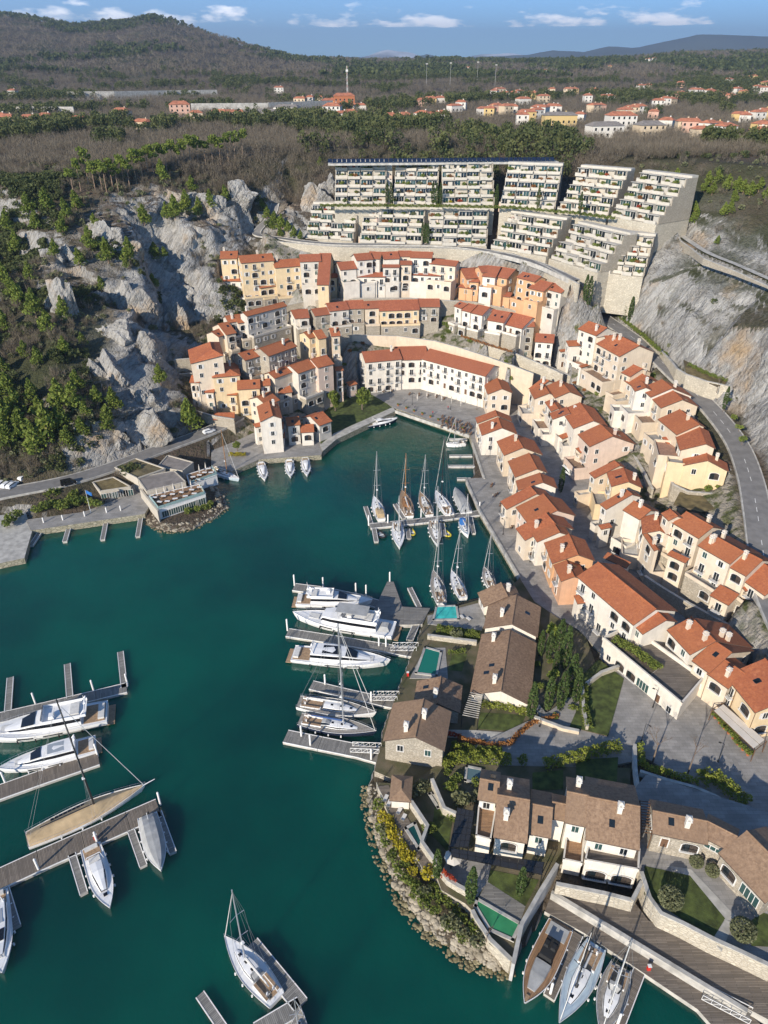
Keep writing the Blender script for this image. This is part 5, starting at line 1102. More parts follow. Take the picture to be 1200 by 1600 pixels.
scatter('evergreen_scrub', quad_tree(70, 2.6, 1.5, .32), base[e], nr.uniform(.5, 1.3, e.sum()), EVER_L)
e2 = (~e) & (t < .42); scatter('evergreen_scrub', quad_tree(60, 2.0, 1.2, .28), base[e2], nr.uniform(.5, 1.2, e2.sum()), OLIVE_L)
e3 = (~e) & (t >= .42); scatter('bare_scrub', sliver_tree(60, 3.4, 1.5, .75, .05), base[e3], nr.uniform(.6, 1.35, e3.sum()), TWIG)

# garden shrubs between the houses of the village
gxs, gys = [], []
while len(gxs) < 900:
    a_, b_ = nr.uniform(-70, 110), nr.uniform(120, 335)
    gxs.append(a_); gys.append(b_)
gxs, gys = np.array(gxs), np.array(gys); okg = inpoly(gxs, gys, UV_) & keep_off(gxs, gys)
for a_, b_ in list(zip(gxs[okg], gys[okg]))[:110]:
    z_ = ground_z(a_, b_)
    if z_ > 3: kd = rng.choice(['shrub', 'shrub', 'shrub', 'olive_shrub', 'rust_shrub']); plant(kd, (a_, b_, z_-.15), rng.uniform(.9, 1.7), {'shrub': 'green', 'olive_shrub': 'grey green', 'rust_shrub': 'rust coloured'}[kd]+' shrub in the small gardens between the village houses', 'shrub', kd.replace('_', ' ')+'s between village houses', 'shrub')
# ------------------------------------------------------------------ jetties and boats
GEL = mat('white_gelcoat', (.80, .79, .77), .25, .05, .7); GREYH = mat('grey_hull', (.33, .36, .39), .25); NAVY = mat('navy_hull', (.02, .028, .05), .2); LBLUE = mat('pale_blue_deck', (.46, .55, .60), .4, .06, 1)
TANC = mat('tan_canvas', (.45, .33, .19), .9, .18, .5, .05, 1.5); GREYC = mat('grey_canvas', (.36, .36, .35), .9, .14, .6, .05, 1.5); CUSH = mat('pale_cushion', (.62, .60, .56), .9, .08, 2); BLKG = mat('black_acrylic', (.008, .009, .012), .08, spec=.8)
ALU = mat('anodised_mast', (.62, .62, .62), .35, metal=.6); CARB = mat('carbon_mast', (.02, .02, .022), .35); VARN = mat('varnished_wood', (.33, .16, .06), .3, .2, 2); WIRE = mat('rigging_wire', (.35, .35, .36), .4, metal=.6)
SAILC = mat('blue_sail_cover', (.03, .08, .22), .8); TEAKB = mat('teak_planks', (.33, .22, .13), .75, .22, 3); TEAKG = mat('weathered_teak', (.30, .27, .23), .8, .18, 3); RUBB = mat('black_rubber', (.015, .015, .015), .8); YELT = mat('yellow_tube', (.62, .50, .03), .5); GRYT = mat('grey_tube', (.30, .31, .32), .6); REDP = mat('red_plastic', (.55, .03, .02), .5); BLUEC = mat('blue_canvas', (.02, .14, .42), .8); AWN = mat('cream_awning', (.66, .60, .52), .9, .06, .5)
def frame_at(stern, bow, z=1.0):
    a, b = P(*stern, z), P(*bow, z); d = b-a; L = math.hypot(d.x, d.y)
    return Vector(((a.x+b.x)/2, (a.y+b.y)/2, 0)), math.atan2(d.y, d.x), L
def hull_pts(L, B, F, kind, n=15):
    S = []
    for i in range(n):
        t = i/(n-1)
        if kind == 'sail': h = B/2*(.70+.30*math.sin(math.pi*min(1, t/.42)/2)) if t < .42 else B/2*max(.012, (1-((t-.42)/.58)**1.75))
        elif kind == 'classic': h = B/2*(.62+.38*math.sin(math.pi*min(1, t/.4)/2)) if t < .4 else B/2*max(.012, (1-((t-.4)/.6)**2.0))
        else: h = B/2*(.90+.10*math.sin(math.pi*min(1, t/.4)/2)) if t < .5 else B/2*max(.012, (1-((t-.5)/.5)**2.1))
        sh = F*(.86+.34*t*t); S.append((t, h, sh))
    return S
def make_hull(mb, L, B, F, kind, m, deckm, boot=None, cap=None):
    S = hull_pts(L, B, F, kind); rings = []
    for t, h, sh in S:
        x = -L/2+L*t; rake = L*.055*max(0, (t-.55)/.45); xs = x
        rings.append([(xs, -h, sh), (xs-rake*.3, -h*.97, sh*.55), (xs-rake*.8, -h*(.86 if kind != 'motor' else .8), .12), (xs-rake, -h*.55, -.35), (xs-rake, 0, -.6), (xs-rake, h*.55, -.35), (xs-rake*.8, h*(.86 if kind != 'motor' else .8), .12), (xs-rake*.3, h*.97, sh*.55), (xs, h, sh)])
    for r0, r1 in zip(rings, rings[1:]):
        for k in range(8): mb.face([r0[k], r1[k], r1[k+1], r0[k+1]][::-1], (boot or m) if k in (2, 3, 4, 5) else m)
    mb.face(rings[0], m)
    return S
def deck_mesh(L, B, F, kind, m, inset=.06, drop=.06):
    mb = MB(); S = hull_pts(L, B, F, kind); c = [(-L/2+L*t, max(h-inset, .005), sh-drop) for t, h, sh in S]
    for (x0, h0, z0), (x1, h1, z1) in zip(c, c[1:]): mb.face([(x0, -h0, z0), (x1, -h1, z1), (x1, h1, z1), (x0, h0, z0)], m, [(x0, -h0), (x1, -h1), (x1, h1), (x0, h0)])
    return mb
def rail_mesh(L, B, F, kind, m, w=.09, h=.07, t0=0):
    mb = MB(); S = [s for s in hull_pts(L, B, F, kind, 19) if s[0] >= t0]
    for sg in (1, -1):
        for (t, a, z), (t2, a2, z2) in zip(S, S[1:]): mb.bar((-L/2+L*t, sg*a, z), (-L/2+L*t2, sg*a2, z2), w/2, m, 4)
    return mb
def loft(mb, secs, m, glass=None, band=None):
    """secs: (x, half width, z bottom, half width top, z top) along the boat"""
    R_ = []
    for x, w, z0, wt, z1 in secs:
        zs = [z0, z0+(z1-z0)*(band[0] if band else .33), z0+(z1-z0)*(band[1] if band else .66), z1]; ws = [w+(wt-w)*(q-z0)/max(z1-z0, 1e-6) for q in zs]
        R_.append([(x, -a, q) for a, q in zip(ws, zs)]+[(x, 0, z1+.08)]+[(x, a, q) for a, q in zip(ws[::-1], zs[::-1])])
    n = len(R_[0])
    for r0, r1 in zip(R_, R_[1:]):
        for k in range(n-1):
            mb.face([r0[k], r1[k], r1[k+1], r0[k+1]], glass if glass and k in (1, n-3) else m)
    mb.face(R_[0], m); mb.face(R_[-1][::-1], glass or m)
def fenders(rt, L, B, F, kind, ts, sides=(1, -1), m=None):
    S = hull_pts(L, B, F, kind, 41)
    for sg in sides:
        for t in ts:
            s = S[int(t*40)]; mb = MB(); x = -L/2+L*t; y = sg*(s[1]+.14); mb.bar((x, y, s[2]*.25), (x, y, s[2]*.62), .15, m or GEL, 6); mb.bar((x, y, s[2]*.62), (x, sg*s[1], s[2]), .02, RUBB, 3); mb.build('fender', rt, off=(0, 0, 0))
def motor(label, stern, bow, beam=None, F=1.5, hullm=None, boot=None, style='fly', z=1.0, deckm=None):
    c, rz, L = frame_at(stern, bow, z); B = beam or L*.26
    rt = thing('motor_yacht' if L > 14 else 'motor_boat', c, label, 'yacht' if L > 14 else 'boat', rz=rz); N = dict(off=(0, 0, 0)); hm = hullm or GEL
    mb = MB(); make_hull(mb, L, B, F, 'motor', hm, GEL, boot); h = mb.build('hull', rt, True, **N); deck_mesh(L, B, F, 'motor', deckm or GEL).build('deck', rt, **N)
    rail_mesh(L, B, F, 'motor', GEL, .12).build('gunwale', h, **N)
    x = lambda t: -L/2+L*t
    mb = MB(); mb.box((x(0)-L*.025, 0, .35), (L*.06, B*.82, .18), TEAKB); mb.build('swim_platform', rt, **N)
    if style in ('fly', 'sport', 'open'):
        mb = MB(); mb.box((x(.10), 0, F*.86-.02), (L*.17, B*.74, .05), TEAKB); mb.build('cockpit', rt, **N)
        mb = MB(); mb.box((x(.045), 0, F*.86), (L*.05, B*.6, .5), CUSH); mb.build('bench', rt, **N)
    zf = F*.95; k = L/22
    if style in ('fly', 'sport', 'classic'):
        mb = MB()
        if style == 'classic': loft(mb, [(x(.16), B*.36, zf-.1, B*.35, zf+2.1), (x(.40), B*.38, zf-.1, B*.36, zf+2.15), (x(.60), B*.36, zf, B*.34, zf+2.1), (x(.68), B*.30, zf, B*.26, zf+1.9), (x(.70), B*.28, zf, B*.24, zf+1.0)], GEL, BLKG, (.4, .78))
        else: loft(mb, [(x(.20), B*.39, zf-.1, B*.36, zf+1.75*k**.5), (x(.42), B*.40, zf-.1, B*.35, zf+1.8*k**.5), (x(.55), B*.36, zf, B*.30, zf+1.6*k**.5), (x(.68), B*.28, zf+.05, B*.18, zf+.75*k**.5), (x(.80), B*.16, zf+.15, B*.08, zf+.35)], GEL, BLKG, (.45, .85))
        sup = mb.build('superstructure', rt, True, **N)
        mb = MB()   # windscreen
        zt = zf+(2.1 if style == 'classic' else 1.66*k**.5)
        if style != 'classic': mb.faces([(x(.555), -B*.29, zt-.02), (x(.555), B*.29, zt-.02), (x(.665), B*.19, zf+.9*k**.5), (x(.665), -B*.19, zf+.9*k**.5)], [(3, 2, 1, 0)], BLKG); mb.v[:] = [(a, b, q+.13) for a, b, q in mb.v]; mb.build('windscreen', sup, **N)
        if style in ('fly', 'classic'):
            mb = MB(); zz = zt+.02; w = B*.36
            mb.box((x(.32), 0, zz), (L*.34, w*2, .12), GEL)
            for sg in (1, -1): mb.box((x(.32), sg*(w-.05), zz+.12), (L*.34, .1, .55), GEL)
            mb.box((x(.49), 0, zz+.12), (.15, w*1.9, .7), GEL); fb = mb.build('flybridge', rt, **N)
            mb = MB(); mb.box((x(.24), 0, zz+.13), (L*.07, w*1.3, .42), CUSH); mb.build('seat', fb, **N)
            mb = MB(); mb.box((x(.42), w*.4, zz+.13), (L*.05, w*.7, .8), GEL, top=.7); mb.build('helm_console', fb, **N)
            mb = MB(); mb.box((x(.495), 0, zz+.8), (.05, w*1.8, .35), BLKG); mb.build('wind_deflector', fb, **N)
            mb = MB()
            for sg in (1, -1): mb.bar((x(.20), sg*w*.9, zz+.1), (x(.155), sg*w*.8, zz+1.5), .12, GEL, 5)
            mb.bar((x(.155), -w*.8, zz+1.5), (x(.155), w*.8, zz+1.5), .14, GEL, 5); mb.box((x(.155), 0, zz+1.5), (.5, .9, .35), GEL, top=.7); mb.bar((x(.155), 0, zz+1.8), (x(.15), 0, zz+3.6), .04, GEL, 4); mb.build('radar_arch', rt, **N)
            if style == 'classic':
                mb = MB(); mb.box((x(.40), 0, zz+1.9), (L*.30, w*1.7, .1), GREYC)
                for a in (.27, .53):
                    for sg in (1, -1): mb.bar((x(a), sg*w*.75, zz), (x(a), sg*w*.75, zz+1.95), .05, ALU, 4)
                mb.build('awning', rt, **N); mb = MB(); mb.box((x(.09), 0, F*.9), (L*.11, B*.5, .9), GREYC, top=.6); mb.build('covered_tender', rt, **N)
        else:
            mb = MB(); mb.box((x(.40), 0, zt+.12), (L*.17, B*.5, .06), BLKG if k > .9 else GREYH)
            mb.build('sunroof', sup, **N)
            mb = MB()
            for sg in (1, -1): mb.bar((x(.24), sg*B*.34, zt-.2), (x(.20), sg*B*.26, zt+1.0), .1, GEL, 5)
            mb.bar((x(.20), -B*.26, zt+1), (x(.20), B*.26, zt+1), .12, GEL, 5); mb.box((x(.20), 0, zt+1), (.4, .6, .4), GEL, top=.7); mb.build('radar_arch', rt, **N)
        mb = MB(); mb.box((x(.78), 0, F*1.06), (L*.10, B*.3, .14), CUSH); mb.build('sun_pad', rt, **N)
        for sg in (1, -1):
            for a in ((.35, .5), (.58, .72)):
                mb = MB(); S = hull_pts(L, B, F, 'motor', 41)
                for i in range(int(a[0]*40), int(a[1]*40)):
                    t0, h0, z0 = S[i]; t1, h1, z1 = S[i+1]; e = .035
                    f = [(x(t0), sg*(h0*.985+e), z0*.62), (x(t1), sg*(h1*.985+e), z1*.62), (x(t1), sg*(h1*.99+e), z1*.78), (x(t0), sg*(h0*.99+e), z0*.78)]; mb.face(f if sg < 0 else f[::-1], BLKG)
                mb.build('hull_window', h, **N)
    elif style == 'open':
        mb = MB(); loft(mb, [(x(.34), B*.30, zf-.1, B*.26, zf+1.0), (x(.48), B*.32, zf-.1, B*.24, zf+1.15), (x(.60), B*.28, zf, B*.16, zf+.7), (x(.74), B*.18, zf+.1, B*.1, zf+.3)], GEL, BLKG, (.4, .85)); mb.build('cabin', rt, True, **N)
        mb = MB(); mb.box((x(.25), 0, F*.86), (L*.10, B*.5, .45), CUSH); mb.build('seat', rt, **N); mb = MB(); mb.bar((x(.28), -B*.4, F), (x(.26), -B*.3, F+1.6), .06, GEL, 4); mb.bar((x(.28), B*.4, F), (x(.26), B*.3, F+1.6), .06, GEL, 4); mb.bar((x(.26), -B*.3, F+1.6), (x(.26), B*.3, F+1.6), .07, GEL, 4); mb.build('radar_arch', rt, **N)
        mb = MB(); mb.box((x(.80), 0, F*1.1), (.6, .6, .06), BLKG); mb.build('hatch', rt, **N)
    elif style == 'tender':
        mb = MB(); mb.box((x(.36), 0, F*.9), (L*.24, B*.50, .9), RUBB, top=.85); mb.box((x(.36), 0, F*.9+.9), (L*.20, B*.42, .12), RUBB); mb.build('helm_station', rt, **N)
        for sg in (-.13, .13):
            mb = MB(); mb.box((x(.33), sg*B, F*.9+1.02), (1.0, B*.18, .5), RUBB, top=.8); mb.build('helm_seat', rt, **N)
        mb = MB(); loft(mb, [(x(.50), B*.30, zf-.1, B*.27, zf+.35), (x(.66), B*.27, zf-.1, B*.24, zf+.45), (x(.84), B*.15, zf, B*.12, zf+.3)], GREYC); mb.build('sun_pad', rt, True, **N)
        mb = MB(); mb.box((x(.10), 0, F*.86), (L*.17, B*.72, .12), GREYC); mb.build('aft_pad', rt, **N); mb = MB(); mb.box((x(.94), 0, F*1.14), (.9, .5, .1), TEAKB); mb.build('bow_plate', rt, **N)
    elif style == 'covered':
        mb = MB(); secs = []
        for i, t in enumerate([.03, .12, .25, .4, .55, .7, .85, .97]):
            s = hull_pts(L, B, F, 'motor', 101)[int(t*100)]; secs.append((x(t), s[1]*1.02+.03, s[2]-.12, s[1]*.55, s[2]+[.5, 1.0, 1.35, 1.45, 1.2, .8, .45, .15][i]))
        loft(mb, secs, GREYC); mb.build('canvas_cover', rt, True, **N); mb = MB(); mb.bar((x(.16), 0, F+.9), (x(.13), 0, F+2.4), .05, GEL, 4); mb.box((x(.02), .3, F*.8), (.5, .4, .9), RUBB, top=.8); mb.build('light_mast', rt, **N)
    if style in ('fly', 'sport', 'classic', 'open'):
        mb = MB(); S = [s for s in hull_pts(L, B, F, 'motor', 25) if s[0] > .5]
        for sg in (1, -1):
            for (t, a, q), (t2, a2, q2) in zip(S, S[1:]): mb.bar((x(t), sg*a*.96, q+.65), (x(t2), sg*a2*.96, q2+.65), .028, ALU, 3)
            for t, a, q in S[::2]: mb.bar((x(t), sg*a*.97, q), (x(t), sg*a*.96, q+.65), .022, ALU, 3)
        mb.build('bow_rail', rt, **N)
    fenders(rt, L, B, F, 'motor', (.2, .38, .56, .7), m=RUBB if L > 18 else GEL)
    return rt
def sail(label, stern, bow, masttop=None, hullm=None, deckm=None, mastm=None, F=1.15, beam=None, style='cruiser', cover=None, mx=.58, boomm=None, z=1.0, boot=None):
    c, rz, L = frame_at(stern, bow, z); B = beam or max(L*.27, 3.0); hm = hullm or GEL; dm = deckm or GEL; mm = mastm or ALU
    rt = thing('sailing_boat', c, label, 'sailboat', rz=rz); N = dict(off=(0, 0, 0)); x = lambda t: -L/2+L*t
    kind = 'classic' if style == 'classic' else 'sail'
    mb = MB(); make_hull(mb, L, B, F, kind, hm, dm, boot); h = mb.build('hull', rt, True, **N); deck_mesh(L, B, F, kind, dm).build('deck', rt, **N); rail_mesh(L, B, F, kind, GEL if style != 'classic' else VARN, .08).build('toe_rail', h, **N)
    zf = F*.92
    if style != 'covered':
        mb = MB(); cm = VARN if style == 'classic' else GEL
        loft(mb, [(x(.34), B*.25, zf-.1, B*.22, zf+.45), (x(.5), B*.27, zf-.1, B*.22, zf+.48), (x(.64), B*.20, zf, B*.15, zf+.36), (x(.76), B*.10, zf+.05, B*.06, zf+.16)], cm, BLKG, (.35, .75)); cab = mb.build('coachroof', rt, True, **N)
        for t in (.44, .56, .68):
            mb = MB(); mb.box((x(t), 0, zf+(.5 if t < .6 else .34)), (.55, .5, .05), BLKG); mb.build('hatch', cab, **N)
        mb = MB(); mb.box((x(.18), 0, zf-.06), (L*.26, B*.34, .06), TEAKB); mb.build('cockpit_sole', rt, **N)
        for sg in (1, -1):
            mb = MB(); mb.box((x(.18), sg*B*.25, zf-.05), (L*.26, B*.12, .34), GEL); mb.box((x(.18), sg*B*.25, zf+.29), (L*.24, B*.10, .06), TEAKB); mb.build('bench', rt, **N)
        for sg in ((.14, -.14) if L > 12 else (0,)):
            mb = MB(); R0 = .45
            for i in range(10): a0, a1 = 2*math.pi*i/10, 2*math.pi*(i+1)/10; mb.bar((x(.09), sg*B+R0*math.cos(a0), zf+.75+R0*math.sin(a0)), (x(.09), sg*B+R0*math.cos(a1), zf+.75+R0*math.sin(a1)), .025, ALU, 4)
            mb.box((x(.105), sg*B, zf), (.25, .25, .8), GEL); mb.build('steering_wheel', rt, **N)
        if cover:
            mb = MB(); loft(mb, [(x(.03), B*.30, zf+.1, B*.26, zf+1.5), (x(.18), B*.33, zf+.1, B*.28, zf+1.75), (x(.34), B*.30, zf+.3, B*.22, zf+1.2)], cover); mb.build('cockpit_tent', rt, True, **N)
        elif style == 'cruiser' :
            mb = MB(); loft(mb, [(x(.31), B*.26, zf+.3, B*.20, zf+1.15), (x(.36), B*.25, zf+.35, B*.18, zf+1.2), (x(.41), B*.20, zf+.4, B*.10, zf+.6)], GREYC if dm is not LBLUE else LBLUE, BLKG, (.3, .8)); mb.build('sprayhood', rt, True, **N)
    else:
        mb = MB(); secs = []
        S = hull_pts(L, B, F, kind, 101)
        for t, hh in ((.01, .9), (.12, .95), (.3, 1.05), (.5, 1.2), (.57, 1.15), (.7, .7), (.85, .4), (.97, .1)): s = S[int(t*100)]; secs.append((x(t), s[1]*1.01+.02, s[2]-.15, max(s[1]*.16, .03), s[2]+hh))
        loft(mb, secs, cover or TANC); mb.build('canvas_cover', rt, True, **N)
        for i in range(8):
            mb = MB(); t = .22+.036*i; s = S[int(t*100)]; mb.box((x(t), s[1]*.62, s[2]+.47), (L*.028, .5, .1), BLKG); mb.build('skylight', rt, **N)
        mb = MB(); mb.bar((x(.98), 0, F*1.15), (x(1.0)+1.8, 0, F*1.35), .12, GEL, 6, .06); mb.build('bowsprit', rt, **N)
    # rig
    co, si = math.cos(rz), math.sin(rz); mxw = (c.x+co*x(mx), c.y+si*x(mx))
    if masttop:
        lo, hi = 3, 70
        for _ in range(40):
            md = (lo+hi)/2
            if PX(mxw[0], mxw[1], md)[1] > masttop[1]: lo = md
            else: hi = md
        H_ = lo
    else: H_ = L*1.3
    H_ = min(max(H_, L*.8), L*1.75)
    r = .09+L*.004; xm = x(mx)
    mb = MB(); mb.bar((xm, 0, F*.8), (xm-H_*.01, 0, H_), r, mm, 7, r*.65); m_ = mb.build('mast', rt, **N)
    for q in ((.38, .66) if L > 11 else (.5,)):
        mb = MB(); zq = F+(H_-F)*q
        for sg in (1, -1): mb.bar((xm, 0, zq), (xm-.25, sg*B*.30, zq+.1), .05, mm, 4)
        mb.build('spreader', m_, **N)
    mb = MB(); mb.bar((xm-.15, 0, F+1.3), (x(.12), 0, F+1.35), .09, boomm or mm, 6); bo = mb.build('boom', rt, **N)
    if style != 'covered':
        mb = MB(); mb.bar((xm-.3, 0, F+1.52), (x(.16), 0, F+1.5), .22, SAILC if hm is NAVY or dm is LBLUE and False else CUSH, 6, .13); mb.build('furled_mainsail', bo, **N)
    mb = MB(); mb.bar((x(.985), 0, F*1.2), (xm, 0, H_*.94), .075, CUSH, 5, .04); mb.build('furled_jib', rt, **N)
    mb = MB(); 
    for sg in (1, -1):
        mb.bar((xm-.3, sg*B*.45, F), (xm-.2, sg*B*.30, F+(H_-F)*.66), .022, WIRE, 3); mb.bar((xm-.2, sg*B*.30, F+(H_-F)*.66), (xm-H_*.01, 0, H_*.98), .022, WIRE, 3); mb.bar((xm-.9, sg*B*.45, F), (xm, 0, F+(H_-F)*.42), .02, WIRE, 3); mb.bar((x(.01), sg*B*.2, F), (xm-H_*.01, 0, H_), .02, WIRE, 3)
    mb.build('rigging', rt, **N)
    if L > 9:
        mb = MB(); mb.box((xm-.3, 0, F+(H_-F)*.3), (.5, .5, .3), GEL, top=.7); mb.build('radar_dome', m_, **N)
    mb = MB(); S = hull_pts(L, B, F, kind, 17)
    for sg in (1, -1):
        for (t, a, q), (t2, a2, q2) in zip(S[:-1], S[1:]): mb.bar((x(t), sg*a*.97, q+.6), (x(t2), sg*a2*.97, q2+.6), .018, ALU, 3)
        for t, a, q in S[::2]: mb.bar((x(t), sg*a*.97, q), (x(t), sg*a*.97, q+.6), .018, ALU, 3)
    mb.build('guard_rail', rt, **N)
    fenders(rt, L, B, F, kind, (.25, .42, .58))
    return rt
def dinghy(label, px, py, ang, L=3.6, m=None):
    p = P(px, py, .3); rt = thing('inflatable_dinghy', (p.x, p.y, 0), label, 'dinghy', rz=ang); w = L*.24; N = dict(off=(0, 0, 0)); mb = MB()
    path = [(-L/2, -w, .28), (L*.18, -w, .3), (L*.38, -w*.7, .38), (L*.5, 0, .5), (L*.38, w*.7, .38), (L*.18, w, .3), (-L/2, w, .28)]
    for a, b in zip(path, path[1:]): mb.bar(a, b, .22, m or YELT, 7)
    mb.build('tube', rt, True, **N); mb = MB(); mb.box((-.05*L, 0, .1), (L*.78, w*1.7, .1), GRYT); mb.build('floor', rt, **N)
    mb = MB(); mb.box((0, 0, .3), (.3, w*1.8, .08), GEL); mb.build('thwart', rt, **N); mb = MB(); mb.box((-L/2-.15, 0, .2), (.35, .35, .75), RUBB, top=.75); mb.bar((-L/2-.15, 0, .2), (-L/2-.15, 0, -.5), .07, RUBB, 5); mb.build('outboard_motor', rt, **N)
    return rt
PILE = MB(); PILE.bar((0, 0, -3), (0, 0, 3.2), .2, WHITE, 8); PILE.bar((0, 0, 3.2), (0, 0, 3.45), .22, WHITE, 8, .05); PILE = PILE.data('mooring_pile')
def jetty(label, pts, w, piles=(), z=.65, dm=None, name='pontoon'):
    c = [P(a, b, z) for a, b in pts]; rt = thing(name, (c[0].x, c[0].y, 0), label, 'pontoon')
    for i, (a, b) in enumerate(zip(c, c[1:])):
        d = b-a; L = d.length; rz = math.atan2(d.y, d.x); n = max(1, round(L/9)); ux, uy = d.x/L, d.y/L
        for k in range(n):
            s0, s1 = L*k/n+.04, L*(k+1)/n-.04; m0 = a+d*((s0+s1)/2/L); l = s1-s0; mb = MB()
            nx_, ny_ = -uy*w/2, ux*w/2; p0, p1 = a+d*(s0/L), a+d*(s1/L)
            pts4 = [(p0.x-nx_, p0.y-ny_), (p1.x-nx_, p1.y-ny_), (p1.x+nx_, p1.y+ny_), (p0.x+nx_, p0.y+ny_)]
            mb.face([(x_, y_, z) for x_, y_ in pts4], dm or DECKG, [(0, 0), (0, l), (w, l), (w, 0)])
            for q in range(4): e, f = pts4[q], pts4[(q+1) % 4]; mb.face([(e[0], e[1], -.2), (f[0], f[1], -.2), (f[0], f[1], z), (e[0], e[1], z)], CONC)
            mb.box((m0.x+nx_*.985, m0.y+ny_*.985, z-.12), (l, .14, .17), WHITE, rz); mb.box((m0.x-nx_*.985, m0.y-ny_*.985, z-.12), (l, .14, .17), WHITE, rz); mb.build('pontoon_section', rt)
    for px, py in piles:
        p = P(px, py, z); link('mooring_pile', PILE, rt, Vector((p.x, p.y, .2))-rt.location)
    return rt
def gangway(label, a, b, za, zb, w=1.6):
    p, q = P(*a, za), P(*b, zb); d = q-p; L = d.length; n = Vector((-d.y, d.x, 0)).normalized()*w/2; rt = thing('gangway', (p.x, p.y, 0), label, 'gangway')
    mb = MB(); mb.slab([p-n, q-n, q+n, p+n], .1, DECKG, ALU, (d.normalized(), n.normalized())); mb.build('walkway', rt)
    for sg in (1, -1):
        mb = MB(); k = max(4, int(L/1.1)); h = Vector((0, 0, 1.1)); o = n*sg
        mb.bar(p+o+h, q+o+h, .06, WHITE, 4); mb.bar(p+o, q+o, .06, WHITE, 4)
        for i in range(k+1):
            t = p+(q-p)*(i/k)+o; mb.bar(t, t+h, .04, WHITE, 4)
            if i < k: mb.bar(t, p+(q-p)*((i+1)/k)+o+h, .035, WHITE, 4)
        mb.build('truss', rt)
    return rt
# pontoons
jetty('long pontoon of the sailboat berths off the promenade', [(578,822),(664,813),(750,801)], 2.6, [(576,818),(606,817),(658,808),(703,806),(749,797)])
for i, (a, b) in enumerate([((571,791),(580,818)),((584,824),(588,846)),((617,787),(631,810)),((637,826),(639,841)),((691,817),(694,836)),((735,808),(740,833))]): jetty('%s finger pontoon from the left on the sailboat berth' % ORD[i], [a, b], 1.2)
jetty('short pontoon running into the triangular platform behind the white yachts', [(459,917),(500,922),(545,931),(592,944)], 3.0, [(460,912),(505,916),(556,925),(572,928)])
c = [P(a, b, 1.0)[:2] for a, b in [(605,909),(615,909),(629,948),(672,950),(660,975),(640,976),(622,976),(580,962)]]
mb = MB(); mb.prism([tuple(q) for q in c], -.5, 1.0, CONC, DECKG); o_ = mb.build('pontoon_platform'); tag(o_, 'grey triangular pontoon platform beside the big white yachts', 'pontoon')
q = P(609, 908, 1); tag(link('mooring_pile', PILE, None, (q.x, q.y, .6)), 'white pile at the tip of the triangular platform', 'pile')
jetty('pontoon between the classic yacht and the lower white yacht', [(449,988),(520,999),(600,1012),(650,1021)], 2.8, [(449,982),(592,1009),(603,1010)])
jetty('pontoon above the two big moored sailing yachts', [(486,1070),(540,1083),(622,1101)], 2.6, [(508,1069),(580,1096)])
jetty('pontoon below the dark hulled sailing yacht', [(446,1150),(500,1161),(560,1173),(592,1182)], 3.2, [(471,1150),(485,1164),(580,1186)])
jetty('thin pontoon arm left of the upper villa pool', [(640,918),(655,948)], 1.2)
jetty('pontoon arm right of the triangular platform along the villa wall', [(650,976),(640,1000)], 1.6)
gangway('upper truss gangway at the villa quay', (612,1013), (652,1013), .8, 2.4); gangway('middle truss gangway at the villa quay', (582,1090), (622,1090), .8, 2.3); gangway('lowest truss gangway at the villa quay', (549,1170), (594,1172), .8, 2.2)
jetty('wide wooden pontoon between the tan covered sailboat and the small motor boats', [(-20,1382),(60,1345),(130,1314),(200,1283),(248,1262)], 4.2, [(60,1358),(152,1316),(250,1254)], dm=DECK)
for i, (a, b) in enumerate([((112,1334),(131,1396)),((204,1296),(224,1353)),((247,1268),(270,1332)),((8,1388),(26,1448))]): jetty('%s finger pontoon under the wide wooden pontoon' % ['left hand', 'middle', 'right hand', 'leftmost'][i], [a, b], 1.2)
jetty('pontoon below the smaller white motor yacht at left', [(-30,1248),(60,1216),(154,1184)], 3.6, [(8,1222),(152,1178)], dm=DECK)
jetty('pontoon behind the largest white yacht at left', [(-30,1128),(70,1105),(150,1086),(198,1074)], 3.0, [(55,1098),(146,1078),(199,1068)])
for i, (a, b) in enumerate([((188,1018),(194,1074)),((105,1037),(109,1090)),((16,1058),(12,1112))]): jetty('%s narrow finger above the largest white yacht' % ['right', 'middle', 'left'][i], [a, b], 1.3)
jetty('pontoon beside the sailboat at the bottom edge', [(392,1474),(450,1545),(470,1570),(400,1612)], 2.4); jetty('lone pontoon stub left of the bottom sailboat', [(312,1553),(352,1612)], 1.3)
jetty('narrow pontoon along the shore path at left', [(60,830),(130,817),(222,800)], 1.6, [(70,822),(100,818),(134,812),(168,806),(190,803)])
for i, (a, b) in enumerate([((63,830),(48,852)),((108,822),(101,846)),((166,813),(160,843)),((221,802),(215,838))]): jetty('%s short finger pontoon from the left off the shore path' % ORD[i], [a, b], 1.2)
for i, (a, b) in enumerate([((702,712),(738,712)),((700,728),(742,728)),((702,686),(730,686)),((714,748),(736,748))]): jetty('%s thin finger off the promenade steps' % ['second', 'third', 'topmost', 'lowest'][i], [a, b], 1.1)
for i, (a, b) in enumerate([((903,1458),(858,1558)),((1000,1515),(962,1612))]): jetty(['finger pontoon between the brown deck boat and the pale blue sailboat', 'finger pontoon right of the last sailboat at the boardwalk'][i], [a, b], 1.7, [((860,1552) if i == 0 else (955,1478))], dm=DECK) if False else jetty(['finger pontoon between the brown deck boat and the pale blue sailboat', 'finger pontoon right of the last sailboat at the boardwalk'][i], [a, b], 1.7, [(860, 1552)] if i == 0 else [(965, 1600)], dm=DECK)
gangway('long truss gangway lying on the floating boardwalk', (1098,1552), (1172,1590), 1.2, 1.5, 1.8)
